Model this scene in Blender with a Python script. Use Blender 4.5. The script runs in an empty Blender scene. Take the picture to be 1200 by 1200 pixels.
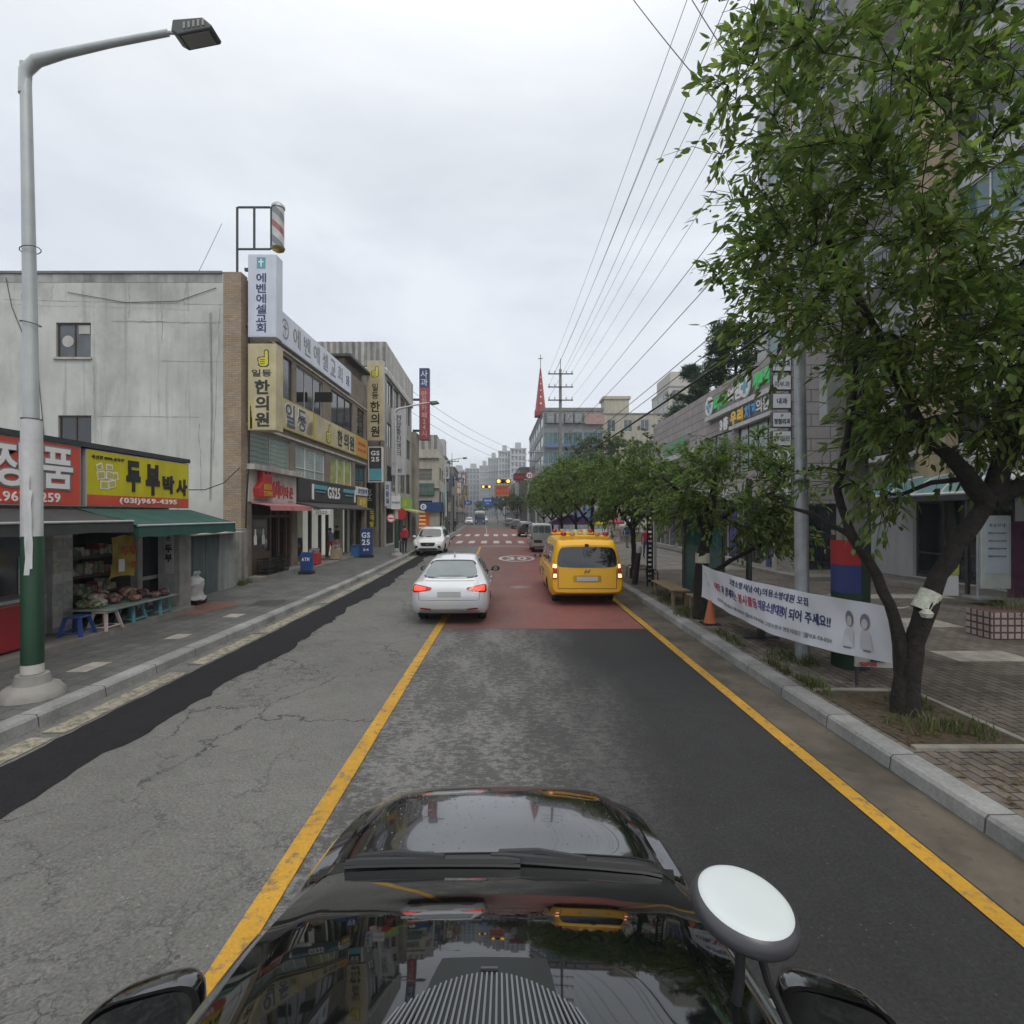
import bpy, math, random
import numpy as np
from mathutils import Vector, Matrix

S = bpy.context.scene
COL = S.collection
R = math.radians
random.seed(7)

# ------------------------------------------------------------------ camera, sky, sun, exposure
cam_d = bpy.data.cameras.new('camera')
cam = bpy.data.objects.new('camera', cam_d)
COL.objects.link(cam)
cam.location = (0, 0, 2.5)
cam.rotation_euler = (R(90), 0, 0)
cam_d.sensor_width = 36
cam_d.lens = 18.0
cam_d.shift_x = 2 / 1200
cam_d.shift_y = 2 / 1200
cam_d.clip_start = 0.05
cam_d.clip_end = 5000
S.camera = cam

SUN_EL, SUN_AZ = 52, 150          # overcast: soft light from behind the camera
world = bpy.data.worlds.new('World')
S.world = world
world.use_nodes = True
wn, wl = world.node_tree.nodes, world.node_tree.links
wn.clear()
w_out = wn.new('ShaderNodeOutputWorld')
w_bg = wn.new('ShaderNodeBackground')
w_bg.inputs['Strength'].default_value = 0.1
sky = wn.new('ShaderNodeTexSky')
sky.sky_type = 'NISHITA'
sky.sun_disc = False
sky.sun_elevation = R(SUN_EL)
sky.sun_rotation = R(SUN_AZ)
w_tc = wn.new('ShaderNodeTexCoord')
w_map = wn.new('ShaderNodeMapping')
w_map.inputs['Scale'].default_value = (1.0, 1.0, 2.6)
w_no = wn.new('ShaderNodeTexNoise')
w_no.inputs['Scale'].default_value = 1.5
w_no.inputs['Detail'].default_value = 6
w_no.inputs['Roughness'].default_value = 0.56
w_no.inputs['Distortion'].default_value = 0.4
w_ra = wn.new('ShaderNodeValToRGB')
w_ra.color_ramp.elements[0].position = 0.36
w_ra.color_ramp.elements[0].color = (0.69, 0.745, 0.835, 1)
w_ra.color_ramp.elements[1].position = 0.64
w_ra.color_ramp.elements[1].color = (0.90, 0.95, 1.02, 1)
w_sc = wn.new('ShaderNodeVectorMath')
w_sc.operation = 'SCALE'
w_sc.inputs['Scale'].default_value = 10.0
w_mx = wn.new('ShaderNodeMix')
w_mx.data_type = 'RGBA'
w_mx.inputs[0].default_value = 0.95
wl.new(w_tc.outputs['Generated'], w_map.inputs['Vector'])
wl.new(w_map.outputs['Vector'], w_no.inputs['Vector'])
wl.new(w_no.outputs['Fac'], w_ra.inputs['Fac'])
# an overcast sky is brighter towards the zenith
w_sp = wn.new('ShaderNodeSeparateXYZ')
w_mr = wn.new('ShaderNodeMapRange')
w_mr.interpolation_type = 'SMOOTHSTEP'
for _k, _v in zip(('From Min', 'From Max', 'To Min', 'To Max'), (.5, 1.0, 10.0, 20.0)):
    w_mr.inputs[_k].default_value = _v
wl.new(w_tc.outputs['Generated'], w_sp.inputs[0])
wl.new(w_sp.outputs[2], w_mr.inputs['Value'])
wl.new(w_mr.outputs['Result'], w_sc.inputs['Scale'])
w_zn = wn.new('ShaderNodeMapRange')
for _k, _v in zip(('From Min', 'From Max', 'To Min', 'To Max'), (.45, .95, 0.0, .8)):
    w_zn.inputs[_k].default_value = _v
wl.new(w_sp.outputs[2], w_zn.inputs['Value'])
w_zc = wn.new('ShaderNodeMix')
w_zc.data_type = 'RGBA'
w_zc.inputs[7].default_value = (.80, .785, .745, 1)     # the thick cloud overhead is a neutral white
wl.new(w_zn.outputs['Result'], w_zc.inputs[0])
wl.new(w_ra.outputs['Color'], w_zc.inputs[6])
wl.new(w_zc.outputs[2], w_sc.inputs[0])
wl.new(sky.outputs['Color'], w_mx.inputs[6])
wl.new(w_sc.outputs['Vector'], w_mx.inputs[7])
wl.new(w_mx.outputs[2], w_bg.inputs['Color'])
wl.new(w_bg.outputs['Background'], w_out.inputs['Surface'])

sun_d = bpy.data.lights.new('sun', 'SUN')
sun_d.energy = 1.1
sun_d.angle = R(25)
sun_d.color = (1.0, 0.95, 0.87)
sun = bpy.data.objects.new('sun', sun_d)
COL.objects.link(sun)
sun.location = (10, -20, 40)
_az = R(SUN_AZ)
_dir = Vector((math.sin(_az) * math.cos(R(SUN_EL)), math.cos(_az) * math.cos(R(SUN_EL)), math.sin(R(SUN_EL))))
sun.rotation_euler = _dir.to_track_quat('Z', 'Y').to_euler()

S.view_settings.view_transform = 'Standard'
S.view_settings.look = 'None'
S.view_settings.exposure = 0.0
S.view_settings.gamma = 1.0
S.view_settings.use_curve_mapping = False
S.render.engine = 'CYCLES'
S.cycles.max_bounces = 8
S.cycles.diffuse_bounces = 4
S.cycles.glossy_bounces = 3
S.cycles.transmission_bounces = 4
S.cycles.transparent_max_bounces = 6
S.cycles.use_denoising = True

# ------------------------------------------------------------------ materials
def _nodes(name):
    m = bpy.data.materials.new(name)
    m.use_nodes = True
    n, l = m.node_tree.nodes, m.node_tree.links
    return m, n, l, n['Principled BSDF']

def _mul(n, l, a, fac):
    """multiply colour socket a by scalar socket fac"""
    v = n.new('ShaderNodeVectorMath')
    v.operation = 'SCALE'
    if hasattr(a, 'is_output'):
        l.new(a, v.inputs[0])
    else:
        v.inputs[0].default_value = a[:3]
    l.new(fac, v.inputs['Scale'])
    return v.outputs['Vector']

def _noise(n, l, vec, scale, detail=5, rough=.55, dist=0):
    t = n.new('ShaderNodeTexNoise')
    t.inputs['Scale'].default_value = scale
    t.inputs['Detail'].default_value = detail
    t.inputs['Roughness'].default_value = rough
    t.inputs['Distortion'].default_value = dist
    l.new(vec, t.inputs['Vector'])
    return t.outputs['Fac']

def _range(n, l, v, a, b, c, d, smooth=False):
    r = n.new('ShaderNodeMapRange')
    if smooth:
        r.interpolation_type = 'SMOOTHSTEP'
    l.new(v, r.inputs['Value'])
    for k, x in zip(('From Min', 'From Max', 'To Min', 'To Max'), (a, b, c, d)):
        r.inputs[k].default_value = x
    return r.outputs['Result']

def _math(n, l, op, a, b=None):
    m = n.new('ShaderNodeMath')
    m.operation = op
    for i, x in enumerate((a, b)):
        if x is None:
            continue
        if hasattr(x, 'is_output'):
            l.new(x, m.inputs[i])
        else:
            m.inputs[i].default_value = x
    return m.outputs[0]

def _mix(n, l, fac, a, b):
    m = n.new('ShaderNodeMix')
    m.data_type = 'RGBA'
    l.new(fac, m.inputs[0])
    for i, x in ((6, a), (7, b)):
        if hasattr(x, 'is_output'):
            l.new(x, m.inputs[i])
        else:
            m.inputs[i].default_value = (*x[:3], 1)
    return m.outputs[2]

def _obj(n):
    return n.new('ShaderNodeTexCoord').outputs['Object']

def _scaled(n, l, vec, s):
    m = n.new('ShaderNodeMapping')
    m.inputs['Scale'].default_value = s
    l.new(vec, m.inputs['Vector'])
    return m.outputs['Vector']

def _bump(n, l, p, h, strength, dist=.02):
    b = n.new('ShaderNodeBump')
    b.inputs['Strength'].default_value = strength
    b.inputs['Distance'].default_value = dist
    l.new(h, b.inputs['Height'])
    l.new(b.outputs['Normal'], p.inputs['Normal'])

MATS = {}
def M(name, col, rough=.6, metal=0, var=.15, vs=2.5, bump=0, bs=40, coat=0, streak=0, emit=0, spec=.5, rand=0, blot=None):
    if name in MATS:
        return MATS[name]
    m, n, l, p = _nodes(name)
    vec = _obj(n)
    c = col
    if var:
        c = _mul(n, l, c, _range(n, l, _noise(n, l, vec, vs, 7, .6), .3, .7, 1 - var, 1 + var))
    if streak:
        f = _noise(n, l, _scaled(n, l, vec, (2.2, 2.2, .16)), 1.5, 5, .6)
        c = _mul(n, l, c, _range(n, l, f, .35, .62, 1 - streak, 1.0))
    if blot:
        bc, bsc, lo, hi, am = blot
        f = _noise(n, l, _scaled(n, l, vec, (1, 1, .6)), bsc, 9, .68, .3)
        c = _mix(n, l, _range(n, l, f, lo, hi, 0, am), c, bc)
        f = _noise(n, l, _scaled(n, l, vec, (3.5, 3.5, .12)), 1.1, 7, .7)
        c = _mix(n, l, _range(n, l, f, .56, .70, 0, am), c, bc)
    if rand:
        oi = n.new('ShaderNodeObjectInfo')
        c = _mul(n, l, c, _range(n, l, oi.outputs['Random'], 0, 1, 1 - rand, 1 + rand))
    if hasattr(c, 'is_output'):
        l.new(c, p.inputs['Base Color'])
    else:
        p.inputs['Base Color'].default_value = (*c, 1)
    p.inputs['Roughness'].default_value = rough
    p.inputs['Metallic'].default_value = metal
    p.inputs['Specular IOR Level'].default_value = spec
    p.inputs['Coat Weight'].default_value = coat
    p.inputs['Coat Roughness'].default_value = .02
    if bump:
        _bump(n, l, p, _noise(n, l, vec, bs, 4), bump)
    if emit:
        p.inputs['Emission Color'].default_value = (*col, 1)
        p.inputs['Emission Strength'].default_value = emit
    MATS[name] = m
    return m

def brick_mat(name, c1, c2, mortar, scale=1.0, bw=.2, bh=.065, ms=.012, rough=.85, axis='wall', var=.2, bump=.3, offs=.5):
    m, n, l, p = _nodes(name)
    vec = _obj(n)
    sp = n.new('ShaderNodeSeparateXYZ')
    l.new(vec, sp.inputs[0])
    cb = n.new('ShaderNodeCombineXYZ')
    if axis == 'wall':
        l.new(_math(n, l, 'ADD', sp.outputs[0], sp.outputs[1]), cb.inputs[0])
        l.new(sp.outputs[2], cb.inputs[1])
    else:
        l.new(sp.outputs[1], cb.inputs[0])
        l.new(sp.outputs[0], cb.inputs[1])
    b = n.new('ShaderNodeTexBrick')
    b.offset = offs
    b.inputs['Scale'].default_value = scale
    b.inputs['Brick Width'].default_value = bw
    b.inputs['Row Height'].default_value = bh
    b.inputs['Mortar Size'].default_value = ms
    b.inputs['Mortar Smooth'].default_value = .3
    b.inputs['Bias'].default_value = 0
    b.inputs['Color1'].default_value = (*c1, 1)
    b.inputs['Color2'].default_value = (*c2, 1)
    b.inputs['Mortar'].default_value = (*mortar, 1)
    l.new(cb.outputs[0], b.inputs['Vector'])
    c = b.outputs['Color']
    c = _mul(n, l, c, _range(n, l, _noise(n, l, vec, 1.3, 8, .65), .3, .7, 1 - var, 1 + var))
    c = _mul(n, l, c, _range(n, l, _noise(n, l, vec, 28, 3, .6), .3, .7, .85, 1.15))
    l.new(c, p.inputs['Base Color'])
    p.inputs['Roughness'].default_value = rough
    h = _math(n, l, 'SUBTRACT', 1.0, b.outputs['Fac'])
    _bump(n, l, p, h, bump, .01)
    MATS[name] = m
    return m

def asphalt_mat(name, base, light=None, cracks=0, worn=0, rough=.8, spk=.35, spec=.3):
    """asphalt: aggregate speckle, blotches, crack network, worn light patches"""
    m, n, l, p = _nodes(name)
    vec = _obj(n)
    c = base
    c = _mul(n, l, c, _range(n, l, _noise(n, l, vec, .55, 6, .6), .3, .7, .84, 1.14))
    c = _mul(n, l, c, _range(n, l, _noise(n, l, vec, 5, 6, .7), .3, .7, .88, 1.12))
    grain = _noise(n, l, vec, 42, 4, .75)
    c = _mul(n, l, c, _range(n, l, grain, .3, .72, 1 - spk, 1 + spk))
    # pale stones
    vo = n.new('ShaderNodeTexVoronoi')
    vo.inputs['Scale'].default_value = 19
    l.new(vec, vo.inputs['Vector'])
    st = _range(n, l, vo.outputs['Distance'], .10, .16, 1, 0)
    st = _math(n, l, 'MULTIPLY', st, _range(n, l, _noise(n, l, vec, 3.1, 3), .5, .62, 0, .8))
    c = _mix(n, l, st, c, tuple(min(1, x * 1.9 + .03) for x in base))
    if light:
        sp = n.new('ShaderNodeSeparateXYZ')
        l.new(vec, sp.inputs[0])
        big = _noise(n, l, _scaled(n, l, vec, (1.0, .3, 1)), .8, 4, .6)
        side = _range(n, l, _math(n, l, 'ADD', sp.outputs[0], _math(n, l, 'MULTIPLY', _math(n, l, 'SUBTRACT', big, .5), 2.4)), -.4, 1.6, 1, 0, True)
        pat = _noise(n, l, _scaled(n, l, vec, (1.0, 1.6, 1)), 9.0, 9, .84, .15)
        pat = _math(n, l, 'ADD', pat, _math(n, l, 'MULTIPLY', _math(n, l, 'SUBTRACT', _noise(n, l, _scaled(n, l, vec, (1.2, .5, 1)), 1.3, 4, .6), .5), .45))
        pat = _range(n, l, pat, .47, .56, 0, 1)
        c = _mix(n, l, _math(n, l, 'MULTIPLY', side, .55), c, _mul(n, l, tuple(x * .62 for x in light), _range(n, l, grain, .3, .7, .7, 1.25)))
        f = _math(n, l, 'MULTIPLY', side, pat)
        f = _math(n, l, 'MULTIPLY', f, worn)
        c = _mix(n, l, f, c, _mul(n, l, light, _range(n, l, grain, .3, .7, .65, 1.3)))
    if cracks:
        wv = n.new('ShaderNodeVectorMath')
        wv.operation = 'ADD'
        nz = n.new('ShaderNodeTexNoise')
        nz.inputs['Scale'].default_value = 1.4
        nz.inputs['Detail'].default_value = 8
        nz.inputs['Roughness'].default_value = .65
        l.new(vec, nz.inputs['Vector'])
        sv = n.new('ShaderNodeVectorMath')
        sv.operation = 'SCALE'
        sv.inputs['Scale'].default_value = .95
        l.new(nz.outputs['Color'], sv.inputs[0])
        l.new(vec, wv.inputs[0])
        l.new(sv.outputs[0], wv.inputs[1])
        tot = None
        for sc, wd, lo, hi, sd in ((.55, .009, .44, .54, .4), (1.3, .016, .50, .58, .23), (3.9, .035, .50, .58, .31)):
            v2 = n.new('ShaderNodeTexVoronoi')
            v2.feature = 'DISTANCE_TO_EDGE'
            v2.inputs['Scale'].default_value = sc
            l.new(wv.outputs[0], v2.inputs['Vector'])
            e = _range(n, l, v2.outputs['Distance'], wd * .3, wd, 1, 0)
            e = _math(n, l, 'MULTIPLY', e, _range(n, l, _noise(n, l, vec, sd, 4, .6), lo, hi, 0, 1))
            tot = e if tot is None else _math(n, l, 'MAXIMUM', tot, e)
        tot = _math(n, l, 'MULTIPLY', tot, cracks)
        c = _mix(n, l, tot, c, tuple(x * .22 for x in base))
        _bump(n, l, p, _math(n, l, 'SUBTRACT', _math(n, l, 'MULTIPLY', grain, .35), tot), .35, .02)
    else:
        _bump(n, l, p, grain, .25, .012)
    l.new(c, p.inputs['Base Color'])
    p.inputs['Roughness'].default_value = rough
    p.inputs['Specular IOR Level'].default_value = spec
    MATS[name] = m
    return m

def paint_mark_mat(name, col, under, wear=.5):
    """road paint worn through to the asphalt"""
    m, n, l, p = _nodes(name)
    vec = _obj(n)
    f = _noise(n, l, vec, 9, 9, .78)
    f = _range(n, l, f, wear - .07, wear + .07, 0, 1)
    g = _range(n, l, _noise(n, l, vec, 1.1, 5, .6), .3, .7, .8, 1.12)
    c = _mix(n, l, f, under, _mul(n, l, col, g))
    g2 = _range(n, l, _noise(n, l, vec, 50, 3, .6), .3, .7, .85, 1.12)
    c = _mul(n, l, c, g2)
    l.new(c, p.inputs['Base Color'])
    p.inputs['Roughness'].default_value = .75
    MATS[name] = m
    return m

def leaf_mat(name, a, b, trans=.35):
    m, n, l, p = _nodes(name)
    g = n.new('ShaderNodeNewGeometry')
    vec = _obj(n)
    rnd = g.outputs['Random Per Island']
    c = _mix(n, l, rnd, a, b)
    hs = n.new('ShaderNodeHueSaturation')
    l.new(_range(n, l, _math(n, l, 'FRACT', _math(n, l, 'MULTIPLY', rnd, 7.31)), 0, 1, .475, .515), hs.inputs['Hue'])
    l.new(c, hs.inputs['Color'])
    c = hs.outputs['Color']
    c = _mul(n, l, c, _range(n, l, _noise(n, l, vec, 1.2, 3), .3, .7, .72, 1.25))
    l.new(c, p.inputs['Base Color'])
    p.inputs['Roughness'].default_value = .45
    p.inputs['Specular IOR Level'].default_value = .4
    tr = n.new('ShaderNodeBsdfTranslucent')
    l.new(_mul(n, l, c, _range(n, l, rnd, 0, 1, 1.2, 1.8)), tr.inputs['Color'])
    ms = n.new('ShaderNodeMixShader')
    ms.inputs[0].default_value = trans
    out = [x for x in n if x.type == 'OUTPUT_MATERIAL'][0]
    l.new(p.outputs[0], ms.inputs[1])
    l.new(tr.outputs[0], ms.inputs[2])
    l.new(ms.outputs[0], out.inputs['Surface'])
    MATS[name] = m
    return m

def blind_mat(name, base, line, pitch=.12, rough=.15):
    """glass with a horizontal slatted blind close behind it"""
    m, n, l, p = _nodes(name)
    vec = _obj(n)
    sp = n.new('ShaderNodeSeparateXYZ')
    l.new(vec, sp.inputs[0])
    z = _math(n, l, 'ADD', sp.outputs[2], _math(n, l, 'MULTIPLY', _noise(n, l, vec, 1.1, 2), .25))
    fr = _math(n, l, 'FRACT', _math(n, l, 'DIVIDE', z, pitch))
    f = _range(n, l, fr, .7, .9, 0, 1)
    c = _mix(n, l, f, base, line)
    c = _mul(n, l, c, _range(n, l, _noise(n, l, vec, .9, 4), .3, .7, .75, 1.2))
    l.new(c, p.inputs['Base Color'])
    p.inputs['Roughness'].default_value = rough
    p.inputs['Specular IOR Level'].default_value = .7
    MATS[name] = m
    return m

def clutter_mat(name, cols, scale=6):
    """printed sheets / goods seen small: coloured cells"""
    m, n, l, p = _nodes(name)
    vec = _obj(n)
    v = n.new('ShaderNodeTexVoronoi')
    v.inputs['Scale'].default_value = scale
    l.new(vec, v.inputs['Vector'])
    sp = n.new('ShaderNodeSeparateColor')
    l.new(v.outputs['Color'], sp.inputs[0])
    r = n.new('ShaderNodeValToRGB')
    r.color_ramp.interpolation = 'CONSTANT'
    while len(r.color_ramp.elements) < len(cols):
        r.color_ramp.elements.new(.5)
    for i, cc in enumerate(cols):
        r.color_ramp.elements[i].position = i / len(cols)
        r.color_ramp.elements[i].color = (*cc, 1)
    l.new(sp.outputs[0], r.inputs['Fac'])
    c = _mul(n, l, r.outputs['Color'], _range(n, l, _noise(n, l, vec, 20, 4), .3, .7, .75, 1.2))
    l.new(c, p.inputs['Base Color'])
    p.inputs['Roughness'].default_value = .5
    MATS[name] = m
    return m

# ------------------------------------------------------------------ geometry helpers
ORG = {}
def org(o):
    v = Vector((0, 0, 0))
    while o is not None:
        v = v + Vector(ORG.get(o.name, (0, 0, 0)))
        o = o.parent
    return v

def tag(o, label=None, cat=None, group=None, kind=None):
    if label: o['label'] = label
    if cat: o['category'] = cat
    if group: o['group'] = group
    if kind: o['kind'] = kind
    return o

def thing(name, label, cat, loc=(0, 0, 0), group=None):
    o = bpy.data.objects.new(name, None)
    o.empty_display_size = .2
    COL.objects.link(o)
    o.location = loc
    ORG[o.name] = tuple(loc)
    return tag(o, label, cat, group)

def eval_in(sc):
    with bpy.context.temp_override(scene=sc, view_layer=sc.view_layers[0]):
        dg = bpy.context.evaluated_depsgraph_get()
        dg.update()
    return dg

GLY = {}
def glyph(ch, bold):
    k = (ch, bold)
    if k not in GLY:
        c = bpy.data.curves.new('g', 'FONT')
        c.body = ch
        c.offset = bold
        c.resolution_u = 3
        o = bpy.data.objects.new('g', c)
        tmp = bpy.data.scenes.new('tmp')
        tmp.collection.objects.link(o)
        dg = eval_in(tmp)
        me = bpy.data.meshes.new_from_object(o.evaluated_get(dg), depsgraph=dg)
        GLY[k] = ([tuple(v.co) for v in me.vertices], [tuple(p.vertices) for p in me.polygons])
        bpy.data.meshes.remove(me)
        bpy.data.objects.remove(o)
        bpy.data.curves.remove(c)
        bpy.data.scenes.remove(tmp)
    return GLY[k]

def V(*a):
    return Vector(a)

class B:
    def __init__(s):
        s.v, s.f, s.m, s.sm = [], [], [], []

    def add(s, vs, fs, mi=0, smooth=False):
        k = len(s.v)
        s.v += [tuple(v) for v in vs]
        s.f += [tuple(i + k for i in f) for f in fs]
        s.m += [mi] * len(fs)
        s.sm += [smooth] * len(fs)

    def quad(s, a, b, c, d, mi=0):
        s.add([a, b, c, d], [(0, 1, 2, 3)], mi)

    def box(s, x0, x1, y0, y1, z0, z1, mi=0):
        s.add([(x0, y0, z0), (x1, y0, z0), (x1, y1, z0), (x0, y1, z0), (x0, y0, z1), (x1, y0, z1), (x1, y1, z1), (x0, y1, z1)],
              [(0, 3, 2, 1), (4, 5, 6, 7), (0, 1, 5, 4), (1, 2, 6, 5), (2, 3, 7, 6), (3, 0, 4, 7)], mi)

    def obox(s, o, u, v, w, mi=0):
        """box from corner o with edge vectors u, v, w"""
        o, u, v, w = map(Vector, (o, u, v, w))
        p = [o, o + u, o + u + v, o + v]
        s.add(p + [q + w for q in p], [(0, 3, 2, 1), (4, 5, 6, 7), (0, 1, 5, 4), (1, 2, 6, 5), (2, 3, 7, 6), (3, 0, 4, 7)], mi)

    def tube(s, pts, rad, n=10, mi=0, cap=True):
        pts = [Vector(p) for p in pts]
        if not hasattr(rad, '__len__'):
            rad = [rad] * len(pts)
        vs, fs = [], []
        t0 = (pts[1] - pts[0]).normalized()
        a = Vector((0, 0, 1)) if abs(t0.z) < .9 else Vector((1, 0, 0))
        x = t0.cross(a).normalized()
        for i, p in enumerate(pts):
            t = (pts[min(i + 1, len(pts) - 1)] - pts[max(i - 1, 0)]).normalized()
            x = (x - t * x.dot(t)).normalized()
            y = t.cross(x)
            for k in range(n):
                an = 2 * math.pi * k / n
                vs.append(p + (x * math.cos(an) + y * math.sin(an)) * rad[i])
        for i in range(len(pts) - 1):
            for k in range(n):
                k2 = (k + 1) % n
                fs.append((i * n + k, i * n + k2, (i + 1) * n + k2, (i + 1) * n + k))
        s.add(vs, fs, mi, True)
        if cap:
            k = len(s.v) - len(vs)
            s.f.append(tuple(k + n - 1 - i for i in range(n)))
            s.f.append(tuple(k + (len(pts) - 1) * n + i for i in range(n)))
            s.m += [mi, mi]
            s.sm += [False, False]

    def cyl(s, p0, p1, r0, r1=None, n=16, mi=0, cap=True):
        s.tube([p0, p1], [r0, r0 if r1 is None else r1], n, mi, cap)

    def lathe(s, prof, o=(0, 0, 0), n=24, mi=0, ax=None):
        """profile of (r, h) turned about the axis ax through o"""
        o = Vector(o)
        ax = Vector(ax or (0, 0, 1)).normalized()
        a = Vector((1, 0, 0)) if abs(ax.x) < .9 else Vector((0, 1, 0))
        x = ax.cross(a).normalized()
        y = ax.cross(x)
        vs, fs = [], []
        for r, h in prof:
            for k in range(n):
                an = 2 * math.pi * k / n
                vs.append(o + ax * h + (x * math.cos(an) + y * math.sin(an)) * max(r, 1e-4))
        for i in range(len(prof) - 1):
            for k in range(n):
                k2 = (k + 1) % n
                fs.append((i * n + k, i * n + k2, (i + 1) * n + k2, (i + 1) * n + k))
        s.add(vs, fs, mi, True)

    def ball(s, o, r, n=12, m=8, mi=0):
        if not hasattr(r, '__len__'):
            r = (r, r, r)
        vs, fs = [], []
        for i in range(m + 1):
            th = math.pi * i / m
            for k in range(n):
                ph = 2 * math.pi * k / n
                vs.append((o[0] + r[0] * math.sin(th) * math.cos(ph), o[1] + r[1] * math.sin(th) * math.sin(ph), o[2] - r[2] * math.cos(th)))
        for i in range(m):
            for k in range(n):
                k2 = (k + 1) % n
                fs.append((i * n + k, i * n + k2, (i + 1) * n + k2, (i + 1) * n + k))
        s.add(vs, fs, mi, True)

    def prism(s, poly, o, u, v, w, mi=0):
        """2D polygon (a, b) in the u, v plane at o, extruded by vector w"""
        o, u, v, w = map(Vector, (o, u, v, w))
        n = len(poly)
        p = [o + u * a + v * b for a, b in poly]
        fs = [tuple(range(n))[::-1], tuple(range(n, 2 * n))] + [(i, (i + 1) % n, n + (i + 1) % n, n + i) for i in range(n)]
        s.add(p + [q + w for q in p], fs, mi)

    def text(s, t, o, u, v, h, w=None, depth=.012, bold=.012, mi=0, gap=.12, vertical=False):
        """letters centred at o, running along u with v up; h = glyph height, w = total length the text is fitted to"""
        u, v = Vector(u).normalized(), Vector(v).normalized()
        nrm = u.cross(v)
        vs, fs = [], []
        if vertical:
            pen = 0
            for ch in t:
                if ch == ' ':
                    pen -= .35
                    continue
                gv, gf = glyph(ch, bold)
                xs = [q[0] for q in gv]; ys = [q[1] for q in gv]
                cx = (min(xs) + max(xs)) / 2
                top = max(ys)
                k = len(vs)
                vs += [(q[0] - cx, q[1] - top + pen) for q in gv]
                fs += [tuple(i + k for i in f) for f in gf]
                pen -= (top - min(ys)) + gap
        else:
            pen = 0
            for ch in t:
                if ch == ' ':
                    pen += .3
                    continue
                gv, gf = glyph(ch, bold)
                xs = [q[0] for q in gv]
                k = len(vs)
                vs += [(q[0] - min(xs) + pen, q[1]) for q in gv]
                fs += [tuple(i + k for i in f) for f in gf]
                pen += max(xs) - min(xs) + gap
        if not vs:
            return
        a = np.array(vs)
        lo, hi = a.min(0), a.max(0)
        c = (lo + hi) / 2
        sv = (h / (hi[1] - lo[1])) if not vertical or w is None else w / (hi[1] - lo[1])
        su = sv
        if w is not None and not vertical:
            su = w / (hi[0] - lo[0])
        if vertical:
            su = h / (hi[0] - lo[0])
            if w is None: sv = su
        o = Vector(o)
        P0 = [o + u * ((x - c[0]) * su) + v * ((y - c[1]) * sv) for x, y in vs]
        n = len(P0)
        # front faces plus a skirt so the letters have real thickness
        edges = {}
        for f in fs:
            for i in range(len(f)):
                e = (f[i], f[(i + 1) % len(f)])
                edges[e] = 1
        sk = [(e[1], e[0], e[0] + n, e[1] + n) for e in edges if (e[1], e[0]) not in edges]
        F = [tuple(i + n for i in f) for f in fs] + [(a_, b_, c_, d_) for a_, b_, c_, d_ in sk]
        s.add(P0 + [q + nrm * depth for q in P0], F, mi)

    def build(s, name, mats, parent=None, loc=None, bevel=0, label=None, sharp=40):
        if not isinstance(mats, (list, tuple)):
            mats = [mats]
        me = bpy.data.meshes.new(name)
        base = org(parent) if parent is not None else Vector((0, 0, 0))
        if loc is not None:
            base = base + (Vector(loc) - base)
        a = np.array(s.v, dtype=float).reshape(-1, 3) - np.array(base)
        me.from_pydata([tuple(x) for x in a], [], s.f)
        me.polygons.foreach_set('material_index', s.m)
        me.polygons.foreach_set('use_smooth', s.sm)
        for m in mats:
            me.materials.append(m)
        me.update()
        if any(s.sm):
            me.set_sharp_from_angle(angle=R(sharp))
        o = bpy.data.objects.new(name, me)
        COL.objects.link(o)
        if parent is not None:
            o.parent = parent
            ORG[o.name] = (0, 0, 0)
        if loc is not None:
            if parent is None:
                o.location = loc
                ORG[o.name] = tuple(loc)
        if bevel:
            bm = o.modifiers.new('bevel', 'BEVEL')
            bm.width = bevel
            bm.segments = 2
            bm.limit_method = 'ANGLE'
            bm.angle_limit = R(50)
        if label:
            o['label'] = label
        return o

KIDS = {}
def kids(o):
    return [c for c in o.children]

def copy_tree(o, loc=None, rz=None, label=None, scale=None, parent=None):
    c = o.copy()
    COL.objects.link(c)
    if parent is not None:
        c.parent = parent
    else:
        if loc is not None: c.location = loc
        if rz is not None: c.rotation_euler = (0, 0, rz)
        if scale is not None: c.scale = (scale,) * 3 if not hasattr(scale, '__len__') else scale
        if label: c['label'] = label
    ORG[c.name] = tuple(loc) if loc is not None else ORG.get(o.name, (0, 0, 0))
    for ch in o.children:
        copy_tree(ch, parent=c)
    return c

# pixel of the 1200 px photograph at a depth -> world point
def P(px, py, d):
    return Vector(((px - 598) / 600 * d, d, 2.5 - (py - 602) / 600 * d))

def bend(y):
    r = 0.0
    if y > 12:
        t = y - 12
        r -= .032 * (t * t / 20 if t < 10 else t - 5)
    if y > 60:
        t = y - 60
        r -= .022 * (t * t / 40 if t < 20 else t - 10)
    return r

def ysteps(y0, y1, step):
    n = max(1, int(math.ceil((y1 - y0) / step)))
    return [y0 + (y1 - y0) * i / n for i in range(n + 1)]

def sweep(b, prof, y0, y1, step=2.0, mi=0, close=False):
    """profile of (x, z) points carried along the bending street"""
    ys = ysteps(y0, y1, step)
    n = len(prof)
    vs = [(x + bend(y), y, z) for y in ys for x, z in prof]
    fs = []
    for i in range(len(ys) - 1):
        for k in range(n - 1):
            fs.append((i * n + k, i * n + k + 1, (i + 1) * n + k + 1, (i + 1) * n + k))
    if close:
        fs.append(tuple(range(n)))
        fs.append(tuple((len(ys) - 1) * n + k for k in range(n))[::-1])
    b.add(vs, fs, mi)

def strip(b, x0, x1, y0, y1, z, step=2.0, mi=0):
    sweep(b, [(x0, z), (x1, z)], y0, y1, step, mi)

def structure(o, label=None):
    o['kind'] = 'structure'
    if label: o['label'] = label
    return o

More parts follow.
